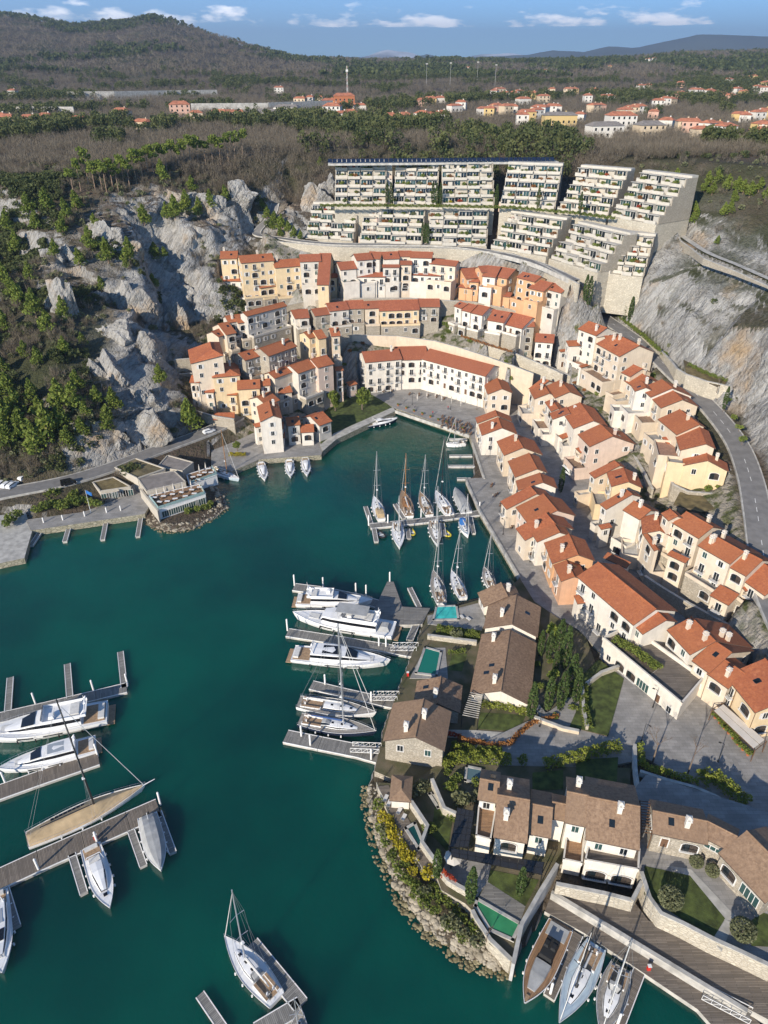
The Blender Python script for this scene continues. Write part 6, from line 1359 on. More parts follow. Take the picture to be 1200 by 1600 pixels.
# berth of the sailboats
sail('white sailboat with tan cockpit tent, leftmost on the upper pontoon', (596,811), (584,776), (587,705), cover=TANC)
sail('classic yacht with varnished wooden masts on the upper pontoon', (640,806), (628,767), (633,708), deckm=TEAKB, mastm=VARN, style='classic')
sail('white sailboat third from the left on the upper pontoon', (671,804), (656,769), (663,710), deckm=TEAKB)
sail('white sailboat with black mast and red cushions on the upper pontoon', (703,804), (680,767), (689,680), mastm=CARB, style='day')
motor('motor boat under grey canvas beside the promenade wall', (729,801), (711,763), style='covered', F=1.2)
sail('small sailboat pointing down, leftmost below the upper pontoon', (620,816), (625,857), (623,775))
sail('grey decked sailboat pointing down below the upper pontoon', (677,813), (684,853), (681,760), deckm=TEAKG)
sail('smallest sailboat with blue canvas beside the promenade', (721,815), (732,838), (730,772), deckm=LBLUE, beam=2.7, cover=BLUEC)
dinghy('yellow dinghy right of the small sailboat', 643, 832, R(-75)); dinghy('black dinghy at the left end of the pontoon', 596, 836, R(-60), m=RUBB); dinghy('larger yellow dinghy below the pontoon middle', 698, 834, R(-60)); dinghy('smaller yellow dinghy close against the pontoon', 692, 821, R(-70), 2.6)
sail('teak decked sailboat moored left of the villa terrace', (690,942), (677,892), (687,816), deckm=TEAKG)
sail('white sailboat with blue trim moored second at the villa terrace', (724,934), (705,892), (716,829), deckm=GEL)
sail('sailboat half hidden behind the first brown villa roof', (769,918), (756,887), (772,824), deckm=TEAKG)
motor('white flybridge yacht, uppermost of the three in a row', (464,938), (582,942), style='fly', F=1.8)
motor('classic white yacht with tall deckhouse, bow to the left', (616,984), (458,960), style='classic', F=2.0, beam=6.0, z=1.5)
motor('white sport yacht with teak aft deck, lowest of the three', (458,1022), (610,1036), style='sport', F=1.7, beam=5.4)
sail('big white sailing yacht with grey deck, upper of the pair', (466,1097), (588,1116), (520,975), deckm=TEAKG, F=1.4, style='day')
sail('big dark hulled sailing yacht with white mast, lower of the pair', (468,1124), (588,1145), (524,964), hullm=NAVY, deckm=TEAKG, F=1.4)
motor('largest white flybridge yacht at the left edge', (168,1112), (-32,1152), style='fly', F=2.1, beam=6.6, z=1.5)
motor('smaller white motor yacht below the largest one at left', (150,1163), (-2,1204), style='sport', F=1.5, beam=4.8)
sail('long racing sailboat under tan canvas with black mast', (42,1313), (228,1228), (87,1092), mastm=CARB, style='covered', F=1.3, beam=4.9, mx=.56)
motor('open white motor boat pointing down at the wooden pontoon', (141,1322), (172,1420), style='open', F=1.2, beam=3.6)
motor('motor boat wrapped in grey canvas at the wooden pontoon', (230,1274), (252,1362), style='covered', F=1.3, beam=3.7, boot=GEL)
sail('sailboat with tan sprayhood at the bottom edge', (432,1562), (351,1464), (364,1389), deckm=GEL, cover=None, beam=4.0)
motor('white boat cut by the left edge near the bottom', (-6,1395), (4,1523), style='sport', F=1.3, beam=3.8)
motor('long brown decked tender boat with black helm seats', (876,1446), (819,1570), style='tender', F=1.3, deckm=TEAK, beam=4.3)
sail('pale blue racing sailboat at the boardwalk', (932,1476), (873,1600), None, hullm=LBLUE, deckm=LBLUE, beam=4.3, style='day', mastm=CARB)
sail('grey teak decked sailboat with solar arch at the boardwalk', (970,1510), (938,1618), (982,1462), hullm=GREYH, deckm=TEAKG, beam=4.2)
sail('dark decked sailboat bow cut by the bottom edge', (462,1655), (470,1578), (487,1556), hullm=NAVY, deckm=TEAKG)
motor('dark hulled motor boat moored along the plaza quay', (571,664), (621,655), style='open', hullm=NAVY, F=1.3, beam=4)
sail('small sailboat at the head of the promenade', (727,692), (697,694), (705,650), beam=2.8)
sail('pale blue hulled sailboat with wooden mast beside the restaurant', (330,733), (374,749), (342,672), hullm=LBLUE, mastm=VARN)
for i, (a, b) in enumerate([((407,722),(414,750)),((452,718),(454,745)),((476,714),(480,743))]): motor('%s white motor boat from the left at the small quay' % ORD[i], a, b, style='open', F=1.0, beam=3.0)
# ------------------------------------------------------------------ restaurant on the left point
def block(rt, name, px, z, z0, m, top, rim=None):
    poly = [tuple(P(a, b, z)[:2]) for a, b in px]; mb = MB(); mb.prism(poly, z0, z, m, top); o = mb.build(name, rt)
    if rim:
        rb = MB()
        for a, b in zip(poly, poly[1:]+poly[:1]):
            d = math.hypot(b[0]-a[0], b[1]-a[1]); rb.box(((a[0]+b[0])/2, (a[1]+b[1])/2, z), (d+.3, .35, rim), m, math.atan2(b[1]-a[1], b[0]-a[0]))
        rb.build(name+'_parapet', o, off=tuple(rt.location))
    FOOT.append((poly, min(z0+1, 1.5))); return o
SLATE = mat('grey_slate_roof', (.24, .21, .185), .8, .18, .5, .02, 3, coord='World'); TURF = mat('dry_turf_roof', (.15, .12, .06), .95, .4, .4, .1, 4, coord='World')
c = P(240, 770, 2); rs = thing('restaurant', (c.x, c.y, 1), 'flat roofed waterside restaurant with open dining terraces on the left point', 'restaurant')
BEIGE = plaster('beige_restaurant_plaster', (.50, .45, .37))
block(rs, 'turf_roof_wing', [(180,731),(212,717),(258,733),(215,748)], 6.6, 1, BEIGE, TURF, .35); block(rs, 'slate_roof_wing', [(214,746),(272,736),(290,753),(229,767)], 6.3, 1, BEIGE, SLATE, .15); block(rs, 'rear_wing', [(246,730),(262,712),(302,723),(285,736)], 5.8, 1, BEIGE, SLATE, .25)
block(rs, 'low_turf_wing', [(145,754),(177,746),(204,761),(157,768)], 4.8, 1, BEIGE, GRASSD, .3); block(rs, 'dining_terrace', [(232,775),(311,757),(321,771),(247,796)], 4.8, .8, WHITE, TEAK, .15); block(rs, 'side_terrace', [(292,742),(330,730),(339,742),(296,757)], 4.4, .8, WHITE, TEAK, .15)
block(rs, 'flank_wall', [(218,764),(221,763),(248,797),(246,799)], 5.1, .8, BEIGE, BEIGE)
for a, b, z, zt in [((250,795),(319,772),1.5,4.8), ((159,768),(203,761),2,5)]:
    p, q = P(*a, zt), P(*b, zt); n = Vector((q.y-p.y, -(q.x-p.x), 0)).normalized(); n = -n if n.y > 0 else n
    for t in (.12, .32, .52, .72, .9): w = p+(q-p)*t; link('window', WIN['terrace_door'], rs, Vector((w.x, w.y, z+.1))+n*.05-rs.location, math.atan2(n.x, -n.y), (.9, 1, .9))
mb = MB(); tp = MB()
def glass_rail(px, z, label):
    c = [P(a, b, z) for a, b in px]; rt = thing('glass_railing', c[0], label, 'railing')
    for a, b in zip(c, c[1:]):
        d = b-a; n = max(1, int(d.length/1.8)); rz = math.atan2(d.y, d.x)
        for k in range(n):
            m0 = a+d*((k+.5)/n); g = MB(); g.box((m0.x, m0.y, z+.1), (d.length/n-.08, .04, .95), GLASSP, rz); g.build('glass_panel', rt)
    return rt
GLASSP = mat('pale_glass_panel', (.30, .42, .40), .1, spec=.6)
glass_rail([(234,777),(248,796),(320,772),(312,758)], 4.8, 'glass railing round the lower dining terrace'); glass_rail([(296,757),(339,742),(331,731)], 4.4, 'glass railing round the upper dining terrace')
TAB = MB(); TAB.box((0, 0, .70), (1.5, .8, .06), WHITE); TAB.bar((0, 0, 0), (0, 0, .7), .06, IRON, 5); TAB.box((0, 0, 0), (.5, .5, .04), IRON); TABM = TAB.data('table')
CH = MB(); CH.box((0, 0, .42), (.45, .45, .06), WOODF); CH.box((0, .2, .45), (.45, .06, .45), WOODF)
for a in (-.18, .18):
    for b in (-.18, .18): CH.box((a, b, 0), (.05, .05, .42), IRON)
CHM = CH.data('chair'); TAB2 = MB(); TAB2.box((0, 0, .70), (.8, .8, .06), WOODF); TAB2.bar((0, 0, 0), (0, 0, .7), .06, IRON, 5); TAB2.box((0, 0, 0), (.5, .5, .04), IRON); TABM2 = TAB2.data('table')
CLUMB = MB(); CLUMB.bar((0, 0, 0), (0, 0, 2.9), .05, WHITE, 5); CLUMB.bar((0, 0, 1.0), (0, 0, 2.8), .24, AWN, 7, .05); CLUMB.box((0, 0, 0), (.6, .6, .08), CONC); CLUMBM = CLUMB.data('parasol')
OPUMB = MB(); OPUMB.bar((0, 0, 0), (0, 0, 2.6), .05, WHITE, 5); N8 = 8
for i in range(N8): a0, a1 = 2*math.pi*i/N8, 2*math.pi*(i+1)/N8; OPUMB.face([(1.5*math.cos(a0), 1.5*math.sin(a0), 2.2), (1.5*math.cos(a1), 1.5*math.sin(a1), 2.2), (0, 0, 2.75)], AWN); OPUMB.face([(1.5*math.cos(a1), 1.5*math.sin(a1), 2.17), (1.5*math.cos(a0), 1.5*math.sin(a0), 2.17), (0, 0, 2.70)], AWN)
OPUMBM = OPUMB.data('parasol')
def put(me, name, p, rz, label, cat, group=None): return tag(link(name, me, None, p, rz), label, cat, group)
def dining(pts, z, where, chairs=2, me=None):
    for x, y in pts:
        p = P(x, y, z); rz = rng.uniform(-.4, .4); put(me or TABM, 'table', p, rz, 'table '+where, 'table', 'tables '+where)
        for k in range(chairs):
            a = rz+(0 if k % 2 == 0 else math.pi); o = Vector((math.sin(a)*-1, math.cos(a), 0))*.75+Vector((math.cos(a), math.sin(a), 0))*(.3 if k < 2 else -.3); put(CHM, 'chair', p+o*1.0, a, 'chair '+where, 'chair', 'chairs '+where)
dining([(242,780),(250,787),(256,778),(262,786),(270,775),(274,782),(284,772),(290,778),(300,768),(304,774),(312,764)], 4.81, 'on the lower dining terrace'); dining([(302,748),(312,745),(320,741),(326,735),(310,752),(330,741)], 4.41, 'on the upper dining terrace')
for x, y, z in [(246,775,4.8),(258,772,4.8),(272,768,4.8),(286,766,4.8),(299,762,4.8),(312,738,4.4),(322,735,4.4)]: put(CLUMBM, 'parasol', P(x, y, z), 0, 'closed white parasol on the restaurant terraces', 'parasol', 'closed parasols on the restaurant terraces')
# flag pole
p = P(142, 801, 1.9); rt = thing('flagpole', p, 'white flagpole with blue flag on the shore path', 'flagpole'); mb = MB(); mb.bar((0, 0, 0), (0, 0, 8), .07, WHITE, 6, .04); mb.build('pole', rt, off=(0, 0, 0)); mb = MB()
for i in range(5): x0, x1 = .05+.32*i, .05+.32*(i+1); f = lambda t: .12*math.sin(t*4); mb.face([(x0, f(x0), 6.6-x0*.5), (x1, f(x1), 6.6-x1*.5), (x1, f(x1), 7.8-x1*.5), (x0, f(x0), 7.8-x0*.5)], BLUEC)
mb.build('flag', rt, off=(0, 0, 0))
# ------------------------------------------------------------------ gardens, pools, lawns of the villas
def lawn(name, px, z, m):
    mb = MB(); mb.prism([tuple(P(a, b, z)[:2]) for a, b in px], z-.3, z, SOIL, m); return structure(mb.build(name))
for px, z, m in [([(750,1113),(822,1117),(810,1143),(746,1139)],2.45,GRASS), ([(706,1023),(730,1021),(722,1049),(700,1047)],2.45,GRASS), ([(680,1256),(709,1269),(699,1331),(674,1303)],3.26,GRASS), ([(765,1359),(806,1367),(842,1375),(821,1416),(762,1378)],3.26,GRASS), ([(1007,1353),(1040,1360),(1078,1368),(1133,1435),(1113,1468),(1007,1397)],5.05,GRASS), ([(900,1187),(966,1183),(963,1232),(900,1215)],3.27,GRASS), ([(832,1207),(880,1203),(880,1233),(832,1235)],3.28,GRASS), ([(1062,769),(1138,767),(1134,790),(1095,800),(1052,788)],12.6,GRASSD), ([(690,985),(750,985),(748,1003),(682,1000)],2.46,GRASS), ([(900,1065),(935,1030),(975,1060),(950,1150),(890,1135),(905,1100)],3.0,GRASS), ([(1160,1450),(1190,1425),(1230,1440),(1220,1480),(1175,1478)],5.05,GRASS), ([(1068,562),(1140,598),(1120,603),(1072,583)],27,GRASSD)]: lawn('lawn', px, z, m)
def pave(name, px, z, m, t=.3):
    poly = [tuple(P(a, b, z)[:2]) for a, b in px]; mb = MB(); mb.prism(poly, z-t, z, CONC, m); return structure(mb.build(name))
pave('pool_deck', [(590,1228),(607,1227),(644,1290),(678,1352),(662,1360),(624,1296)], 3.3, DECK); pave('villa_terrace', [(704,1330),(770,1340),(762,1378),(745,1402),(735,1390),(690,1362)], 3.27, PAVE); pave('pool_deck', [(762,1378),(821,1416),(813,1441),(748,1402)], 3.28, DECKG); pave('garden_path', [(838,1110),(842,1100),(866,1130),(860,1140)], 2.85, PAVE); pave('pool_terrace', [(668,962),(748,942),(760,970),(752,985),(668,975)], 2.5, PAVE); pave('garden_path', [(700,1140),(745,1141),(812,1146),(808,1158),(700,1152)], 2.47, CONC)
pave('villa_terrace', [(640,1060),(664,1012),(696,1012),(700,1060)], 2.5, PAVE); pave('garden_steps', [(1113,1468),(1133,1437),(1146,1442),(1128,1486)], 5.06, CONC); pave('garden_path', [(1040,1352),(1080,1358),(1150,1432),(1134,1440),(1079,1371)], 5.04, CONC)
def pool(label, px, z, m, deep=.1):
    poly = [tuple(P(a, b, z)[:2]) for a, b in px]; c = (sum(p[0] for p in poly)/len(poly), sum(p[1] for p in poly)/len(poly)); rt = thing('swimming_pool', (c[0], c[1], z), label, 'pool')
    mb = MB(); mb.prism(poly, z-.2, z+deep, WHITE, m); mb.build('pool_water', rt); cb = MB()
    for a, b in zip(poly, poly[1:]+poly[:1]): d = math.hypot(b[0]-a[0], b[1]-a[1]); cb.box(((a[0]+b[0])/2, (a[1]+b[1])/2, z-.1), (d+.5, .5, .1+deep+.1), CONC, math.atan2(b[1]-a[1], b[0]-a[0]))
    cb.build('coping', rt)
pool('turquoise pool on the terrace of the first brown villa', [(682,948),(713,947),(716,968),(677,969)], 2.55, POOL); pool('long teal pool beside the gangways', [(664,1012),(689,1019),(682,1056),(650,1052)], 2.55, mat('teal_pool_water', (.015, .17, .12), .06)); pool('narrow dark pool on the wooden deck of the point', [(634,1295),(648,1287),(660,1316),(654,1327)], 3.36, POOLD); pool('bright green pool at the tip of the point', [(745,1405),(813,1444),(801,1469),(765,1453),(743,1416)], 3.34, POOLG); pool('small grey blue basin behind the canopy villa', [(729,1198),(754,1203),(752,1225),(727,1220)], 3.3, mat('grey_pool_water', (.10, .16, .17), .08)); pool('narrow blue pool on the strip lawn of the point', [(671,1241),(677,1240),(690,1260),(684,1262)], 3.3, POOLD)
for px, z, zb, m, l in [([(675,1217),(694,1262),(713,1271)],5,1,STONE_L,'pale angled garden wall above the strip lawn'), ([(640,1248),(668,1290),(659,1315),(684,1350)],5,1,STONE_L,'pale stone wall between wooden deck and strip lawn'), ([(871,1350),(843,1395),(815,1444),(802,1506)],4.9,-1,mat('smooth_grey_wall', (.45,.44,.42),.85,.1,.5),'tall smooth wall from the boardwalk to the point'), ([(738,1422),(745,1436),(766,1468),(799,1500)],3.7,-1,STONE_L,'stone wall holding the bright green pool'), ([(690,1362),(700,1374),(716,1384),(731,1392)],4.6,1,STONE_L,'curved stone wall with red creeper'), ([(1002,1362),(1015,1402),(1033,1427),(1070,1444),(1112,1466),(1160,1488),(1210,1512)],5.7,1,STONE_L,'pale stone wall between garden lawn and boardwalk'), ([(869,1381),(905,1388),(945,1396),(988,1407)],4.9,1,STONE_L,'stone plinth wall of the broad white villa'), ([(988,1407),(1003,1378)],5.2,1,STONE_L,'short return of the stone wall beside the boardwalk'), ([(862,1394),(950,1447),(1050,1508),(1168,1580)],2.5,.2,CONC,'low concrete edge between the two boardwalks'), ([(1000,1205),(1040,1218),(1085,1230),(1120,1245),(1165,1272)],4.2,2,WHITE,'white wall below the clipped hedge of the square'), ([(992,1163),(993,1200),(999,1245)],4.4,2,WHITE,'white wall between the villa gardens'), ([(668,992),(745,1002)],3.6,1.5,STONE_L,'stone wall between the two villa pools'), ([(910,1070),(912,1110),(918,1135)],4,2,STONE_L,'pale stone wall behind the cypress garden'), ([(916,1068),(940,1050),(968,1040)],4,2,STONE_L,'stone wall on the upper side of the round garden'), ([(835,1120),(880,1137),(905,1142)],3.6,2,WALLC['sand'],'low sand coloured wall at the cypress garden')]: wall('garden_wall', px, z, zb, m, l, .5)
# quay parapet and promenade edge
for px, z, l in [([(757,747),(738,690)],2.3,'low stone kerb at the top of the promenade'), ([(729,750),(750,797),(782,850),(812,901)],2.35,'long low stone kerb along the promenade edge'), ([(618,641),(660,655),(700,668),(734,680)],2.35,'pale kerb along the plaza quay')]: wall('quay_kerb', px, z, 1.2, CONC, l, .55, False, 'kerb')
# glass canopy of the white villa and pergolas
def canopy(label, px, z, z0, nx_, ny_, panel, fr, name='canopy'):
    a, b, c, d = [P(q[0], q[1], z) for q in px]; rt = thing(name, (a.x, a.y, z0), label, name)
    f = lambda u, v: (a*(1-u)+b*u)*(1-v)+(d*(1-u)+c*u)*v
    for i in range(nx_):
        for j in range(ny_):
            e = .04; mb = MB(); mb.slab([f((i+e)/nx_, (j+e)/ny_), f((i+e)/nx_, (j+1-e)/ny_), f((i+1-e)/nx_, (j+1-e)/ny_), f((i+1-e)/nx_, (j+e)/ny_)][::-1], .05, panel); mb.build('panel', rt)
    mb = MB(); dn = Vector((0, 0, .1))
    for i in range(nx_+1): mb.bar(f(i/nx_, 0)-dn, f(i/nx_, 1)-dn, .07, fr, 4)
    for j in range(ny_+1): mb.bar(f(0, j/ny_)-dn, f(1, j/ny_)-dn, .07, fr, 4)
    mb.build('frame', rt)
    for u in (0, 1):
        for v in (0, 1): mb = MB(); p = f(u, v); mb.bar((p.x, p.y, z0-.3), (p.x, p.y, z), .09, fr, 5); mb.build('post', rt)
    return rt
SMOK = mat('smoked_glass', (.035, .034, .034), .12, spec=.7)
canopy('dark glass canopy left of the white villa on the point', [(715,1262),(741,1267),(732,1323),(703,1323)], 6.8, 3.2, 4, 6, SMOK, IRON); canopy('dark glass canopy strip in front of the white villa', [(704,1325),(850,1347),(847,1366),(706,1338)], 6.6, 3.2, 11, 2, SMOK, IRON)
def slats(label, px, z, z0, n, m, fr):
    a, b, c, d = [P(q[0], q[1], z) for q in px]; rt = thing('pergola', (a.x, a.y, z0), label, 'pergola')
    mb = MB(); mb.bar(a, d, .09, fr, 4); mb.bar(b, c, .09, fr, 4); mb.build('beam', rt)
    for i in range(n): t = (i+.5)/n; mb = MB(); mb.bar(a+(d-a)*t+Vector((0, 0, .1)), b+(c-b)*t+Vector((0, 0, .1)), .075, m, 4); mb.build('slat', rt)
    for p in (a, b, c, d): mb = MB(); mb.bar((p.x, p.y, z0-.3), (p.x, p.y, z), .09, fr, 5); mb.build('post', rt)
slats('pale slatted pergola beside the villa above the gangways', [(735,1081),(755,1085),(747,1124),(722,1119)], 5.6, 2.4, 12, CONC, IRON); slats('timber pergola between the broad white villa and the stone villa', [(1000,1250),(1018,1252),(1018,1305),(1003,1303)], 8.5, 3.2, 12, WOODF, WOODF); slats('timber pergola on the yellow house by the square', [(1160,1070),(1190,1100),(1180,1115),(1150,1080)], 10, 2.8, 9, WOODF, WOODF); slats('white pergola on a roof terrace below the cliff road', [(972,551),(996,551),(1000,562),(975,562)], 24, 14, 8, FRAME, FRAME)
canopy('cream awning over the cafe terrace at the square', [(1118,1103),(1140,1120),(1172,1160),(1150,1180)][0:0] or [(1113,1108),(1128,1098),(1198,1158),(1180,1172)], 6, 2.8, 2, 1, AWN, WOODF, 'awning')
# hedges
def hedge(label, px, z, w, h, m, dens=46, name='hedge', cat='hedge', lump=.25):
    c = [P(a, b, z) for a, b in px]; C = []
    for a, b in zip(c, c[1:]):
        d = b-a; L = d.length; k = int(L*w*dens*1.2)+8; u = nr.uniform(0, 1, k); n = Vector((-d.y, d.x, 0)).normalized()
        s = nr.uniform(-.5, .5, k); hh = nr.uniform(.08, 1, k)**.6*h*(1+lump*np.sin(u*L*2.1+s*3)); s = s*(1-.25*(hh/h)**3)
        C.append(np.stack([a.x+d.x*u+n.x*s*w, a.y+d.y*u+n.y*s*w, z+d.z*u+hh], -1))
    C = np.concatenate(C); o = Vector((c[0].x, c[0].y, z)); v, q = leaf_quads(C-np.array(o), .16 if h < 2.2 else .24)
    return tag(link(name, np_mesh(name, v, q, [m]), None, o), label, cat)
HEDG = leaf('hedge_leaves', (.13, .165, .025), (.26, .27, .05))
for l, px, z, w, h, m in [('green hedge at the gable of the long villa', [(752,1104),(790,1108),(824,1117)],2.4,1.6,1.5,HEDG), ('orange red hedge curving along the turning circle', [(716,1155),(745,1162),(775,1167),(800,1163),(806,1152),(830,1133),(872,1121)],2.5,1.0,1.0,RUST_L), ('low red hedge bordering the small villa lawn', [(700,1148),(720,1152)],2.5,.9,.8,RED_L), ('green hedge inside the orange hedge', [(705,1168),(745,1176),(785,1178)],2.5,2.0,1.3,HEDG), ('yellow green hedge mass above the basin', [(690,1200),(715,1187),(760,1187),(798,1192)],2.8,2.8,1.6,HEDG), ('hedge between turning circle and the two villas', [(850,1200),(890,1190),(925,1180),(968,1170)],2.8,2.6,1.9,HEDG), ('clipped hedge along the wall of the square', [(999,1167),(1002,1200),(1040,1212),(1090,1226)],3.,1.5,1.5,HEDG), ('broad bushy hedge at the lower corner of the square', [(1092,1222),(1112,1216),(1140,1240),(1166,1262)],3.,3.4,2.0,HEDG), ('green planting beside the round garden', [(912,1075),(912,1110),(920,1140)],2.9,1.8,1.4,BUSH_L), ('planting along the first villa pool wall', [(682,985),(715,990),(750,995)],2.5,2.4,1.3,BUSH_L), ('dark hedge in the garden of the long villa', [(700,1024),(728,1020)],2.5,1.0,1.2,BUSH_L), ('hedge strip between the apartment tiers', [(500,324),(600,324),(700,325),(800,327),(900,336),(960,344)],62.4,2.0,1.3,BUSH_L), ('lawn edge shrubs right of the cliff road', [(950,484),(975,503),(1005,527),(1030,550)],27.2,1.6,1.2,BUSH_L), ('shrub strip in the terrace garden under the cliff', [(1075,572),(1100,585),(1135,598)],27,1.2,1.3,BUSH_L), ('yellow green flower box on the rear quay by the small boats', [(358,712),(384,712)],2,2,1,YEL_L), ('red creeper on the curved stone wall of the point', [(690,1368),(700,1376),(712,1384)],3.6,.9,1.5,RED_L), ('red creeper on the round bastion rim', [(873,505),(885,510),(900,511),(914,506)],27.6,1.0,.9,RED_L), ('red creeper below the middle row on the left', [(402,528),(425,522),(440,519),(460,519)],19,2,1.4,RED_L), ('red creeper wall left of the lawn trees', [(470,622),(490,615),(506,610)],7.5,1.4,1.2,RED_L), ('ivy strip hanging over the pale wall behind the hotel', [(720,527),(760,540),(800,552)],20.2,.9,1.0,RUST_L), ('planting on the roof terrace of the low white building', [(958,1001),(990,1018),(1030,1048)],7.1,2.6,1.1,BUSH_L), ('red creeper strip above the middle row wall', [(500,453),(540,451),(590,454)],30.4,1.0,.8,RED_L)]: hedge(l, px, z, w, h, m)
def shr(kind, pts, z, s, what, cat='shrub'):
    for i, (x, y) in enumerate(pts): plant(kind, P(x, y, z), s*rng.uniform(.8, 1.25), what, cat, what+' group', 'shrub')
shr('yellow_shrub', [(600,1280),(606,1288),(612,1298),(617,1308),(622,1318),(628,1328),(634,1338),(642,1345),(670,1368),(645,1365)], 2.6, 1.15, 'bright yellow shrub on the rocks below the wooden deck'); shr('shrub', [(632,1370),(640,1382),(655,1392),(668,1402),(690,1405),(700,1415),(712,1425),(725,1438),(650,1380),(676,1390),(604,1318),(612,1340),(622,1358),(634,1352),(596,1298),(645,1400),(660,1416),(680,1425),(700,1445),(740,1455),(592,1262),(720,1470)], 1.9, 1.1, 'green shrub on the seaward slope of the point'); shr('olive_shrub', [(661,1394),(728,1462),(745,1470),(716,1450),(605,1300),(700,1440)], 2.2, 1.15, 'grey green shrub on the seaward slope of the point'); shr('olive_shrub', [(655,1240),(730,1252),(745,1248),(718,1250),(660,1228),(802,1000),(712,995)], 3.2, 1.5, 'grey green bush in the villa gardens'); shr('shrub', [(700,1210),(712,1222),(705,1232),(670,1300),(708,1280),(745,1225),(815,1190),(1080,1345),(1093,1340)], 3.2, 1.1, 'green bush in the villa gardens'); shr('shrub', [(60,800),(72,795),(86,790),(100,795),(112,790),(125,788),(140,785),(150,792),(80,778),(95,775),(20,815),(10,822),(30,806),(115,778)], 2.5, 2.0, 'green shrub between harbour road and shore path'); shr('shrub', [(296,802),(310,798),(330,790),(322,795)], 1.2, 1.3, 'green bush on the lawn below the restaurant')
shr('shrub', [(838,1040),(860,1036),(842,1075),(866,1078),(896,1108),(868,1122),(898,1050),(885,1022),(843,1000)], 2.4, .95, 'green bush in the cypress garden of the long villa'); shr('shrub', [(975,500),(1035,557),(1120,600),(1137,628),(1145,655),(1160,690),(1155,670)], 25, 1.4, 'green bush beside the road below the right cliff'); shr('shrub', [(625,500),(640,502),(720,505),(745,512),(680,500),(700,512),(600,500),(505,500)], 22.5, 1.4, 'green bush on the terrace of the middle row'); shr('yellow_shrub', [(737,508),(436,517),(815,398),(840,400)], 22, 1.6, 'yellow bush among the upper houses')
plant('topiary', P(1045, 1412, 5.05), 1.85, 'big round topiary on the lawn by the boardwalk', 'topiary'); plant('topiary', P(1157, 1462, 5.05), 1.8, 'round topiary below the stone villa at right', 'topiary')
plant('topiary', P(1086, 1352, 5.05), 1.1, 'left round box bush at the stone villa door', 'topiary'); plant('topiary', P(1111, 1366, 5.05), 1.1, 'right round box bush at the stone villa door', 'topiary')
plant('round_tree', P(861, 1000, 2.4), .62, 'round green pine among the cypresses of the long villa', 'tree'); plant('round_tree', P(862, 1066, 2.4), .5, 'small dark round tree among the cypresses', 'tree')
for x, y, s, l in [(1020,1190,1.5,'left bare tree on the paved square'), (1075,1208,1.4,'right bare tree on the paved square'), (1015,1024,.8,'bare reddish tree on the planted roof terrace'), (745,640,.9,'bare tree on the plaza near the houses'), (970,1005,1.,'small bare tree at the corner house wall'), (760,1470,.6,'bare bush at the foot of the green pool wall'), (1120,612,1.0,'left bare tree under the right cliff'), (1150,640,.9,'right bare tree under the right cliff')]:
    q = P(x, y, 2.9 if y > 900 else 2.0 if y > 630 else 26); plant('bare_tree', q, s, l, 'tree')
# ------------------------------------------------------------------ boulders of the shore
LIME = mat('shore_limestone', (.22, .185, .13), .9, 0, .5, .15, 2, coord='World', col2=(.38, .33, .25)); LIMEW = mat('wet_limestone', (.13, .105, .045), .7, 0, .6, .12, 2, coord='World', col2=(.26, .22, .12))
def rock_mesh(i, m):
    bm = bmesh.new(); bmesh.ops.create_icosphere(bm, subdivisions=2, radius=1); r = random.Random(i)
    ax = [Vector((r.uniform(-1, 1), r.uniform(-1, 1), r.uniform(-1, 1))).normalized() for _ in range(9)]
    for v in bm.verts:
        k = min([1.0]+[.78/max(v.co.dot(a), .01)*r.uniform(.97, 1.03) for a in ax if v.co.dot(a) > .5]); v.co *= k; v.co.z *= .7
    me = bpy.data.meshes.new('boulder'); bm.to_mesh(me); bm.free(); me.materials.append(m); return me
ROCKS = [rock_mesh(i, LIME) for i in range(4)]; WROCKS = [rock_mesh(i+20, LIMEW) for i in range(3)]
def boulders(line, n, label, off0, off1, s0, s1, z0, wet=False):
    c = [P(a, b, 0) for a, b in line]; seg = [(b-a).length for a, b in zip(c, c[1:])]; T = sum(seg)
    for i in range(n):
        t = rng.uniform(0, T); k = 0
        while t > seg[k]: t -= seg[k]; k += 1
        p = c[k]+(c[k+1]-c[k])*(t/seg[k]); d = (c[k+1]-c[k]).normalized(); nn = Vector((-d.y, d.x, 0)); o = rng.uniform(off0, off1); s = rng.uniform(s0, s1)
        q = p+nn*o; put(rng.choice(WROCKS if wet else ROCKS), 'boulder', (q.x, q.y, z0+max(0, o)*.42-s*.1), rng.uniform(0, 6.28), label, 'boulder', label+' group').scale = (s*rng.uniform(.8, 1.3), s, s*rng.uniform(.7, 1.1))
sh = [(577,1228),(577,1262),(592,1325),(622,1395),(665,1452),(720,1494),(772,1517),(800,1508)]
boulders(sh, 130, 'pale limestone boulder on the shore of the point', .0, 1.9, .35, .85, .15); boulders(sh, 60, 'wet brown boulder at the waterline of the point', -1.2, .5, .3, .7, -.1, True)
sh2 = [(228,812),(232,822),(262,833),(300,828),(338,808),(355,795),(350,775),(338,760)]
boulders(sh2, 80, 'pale boulder of the bank below the restaurant', .1, 2.4, .4, .75, .2); boulders(sh2, 20, 'wet boulder at the waterline below the restaurant', -.9, .2, .3, .6, -.1, True)
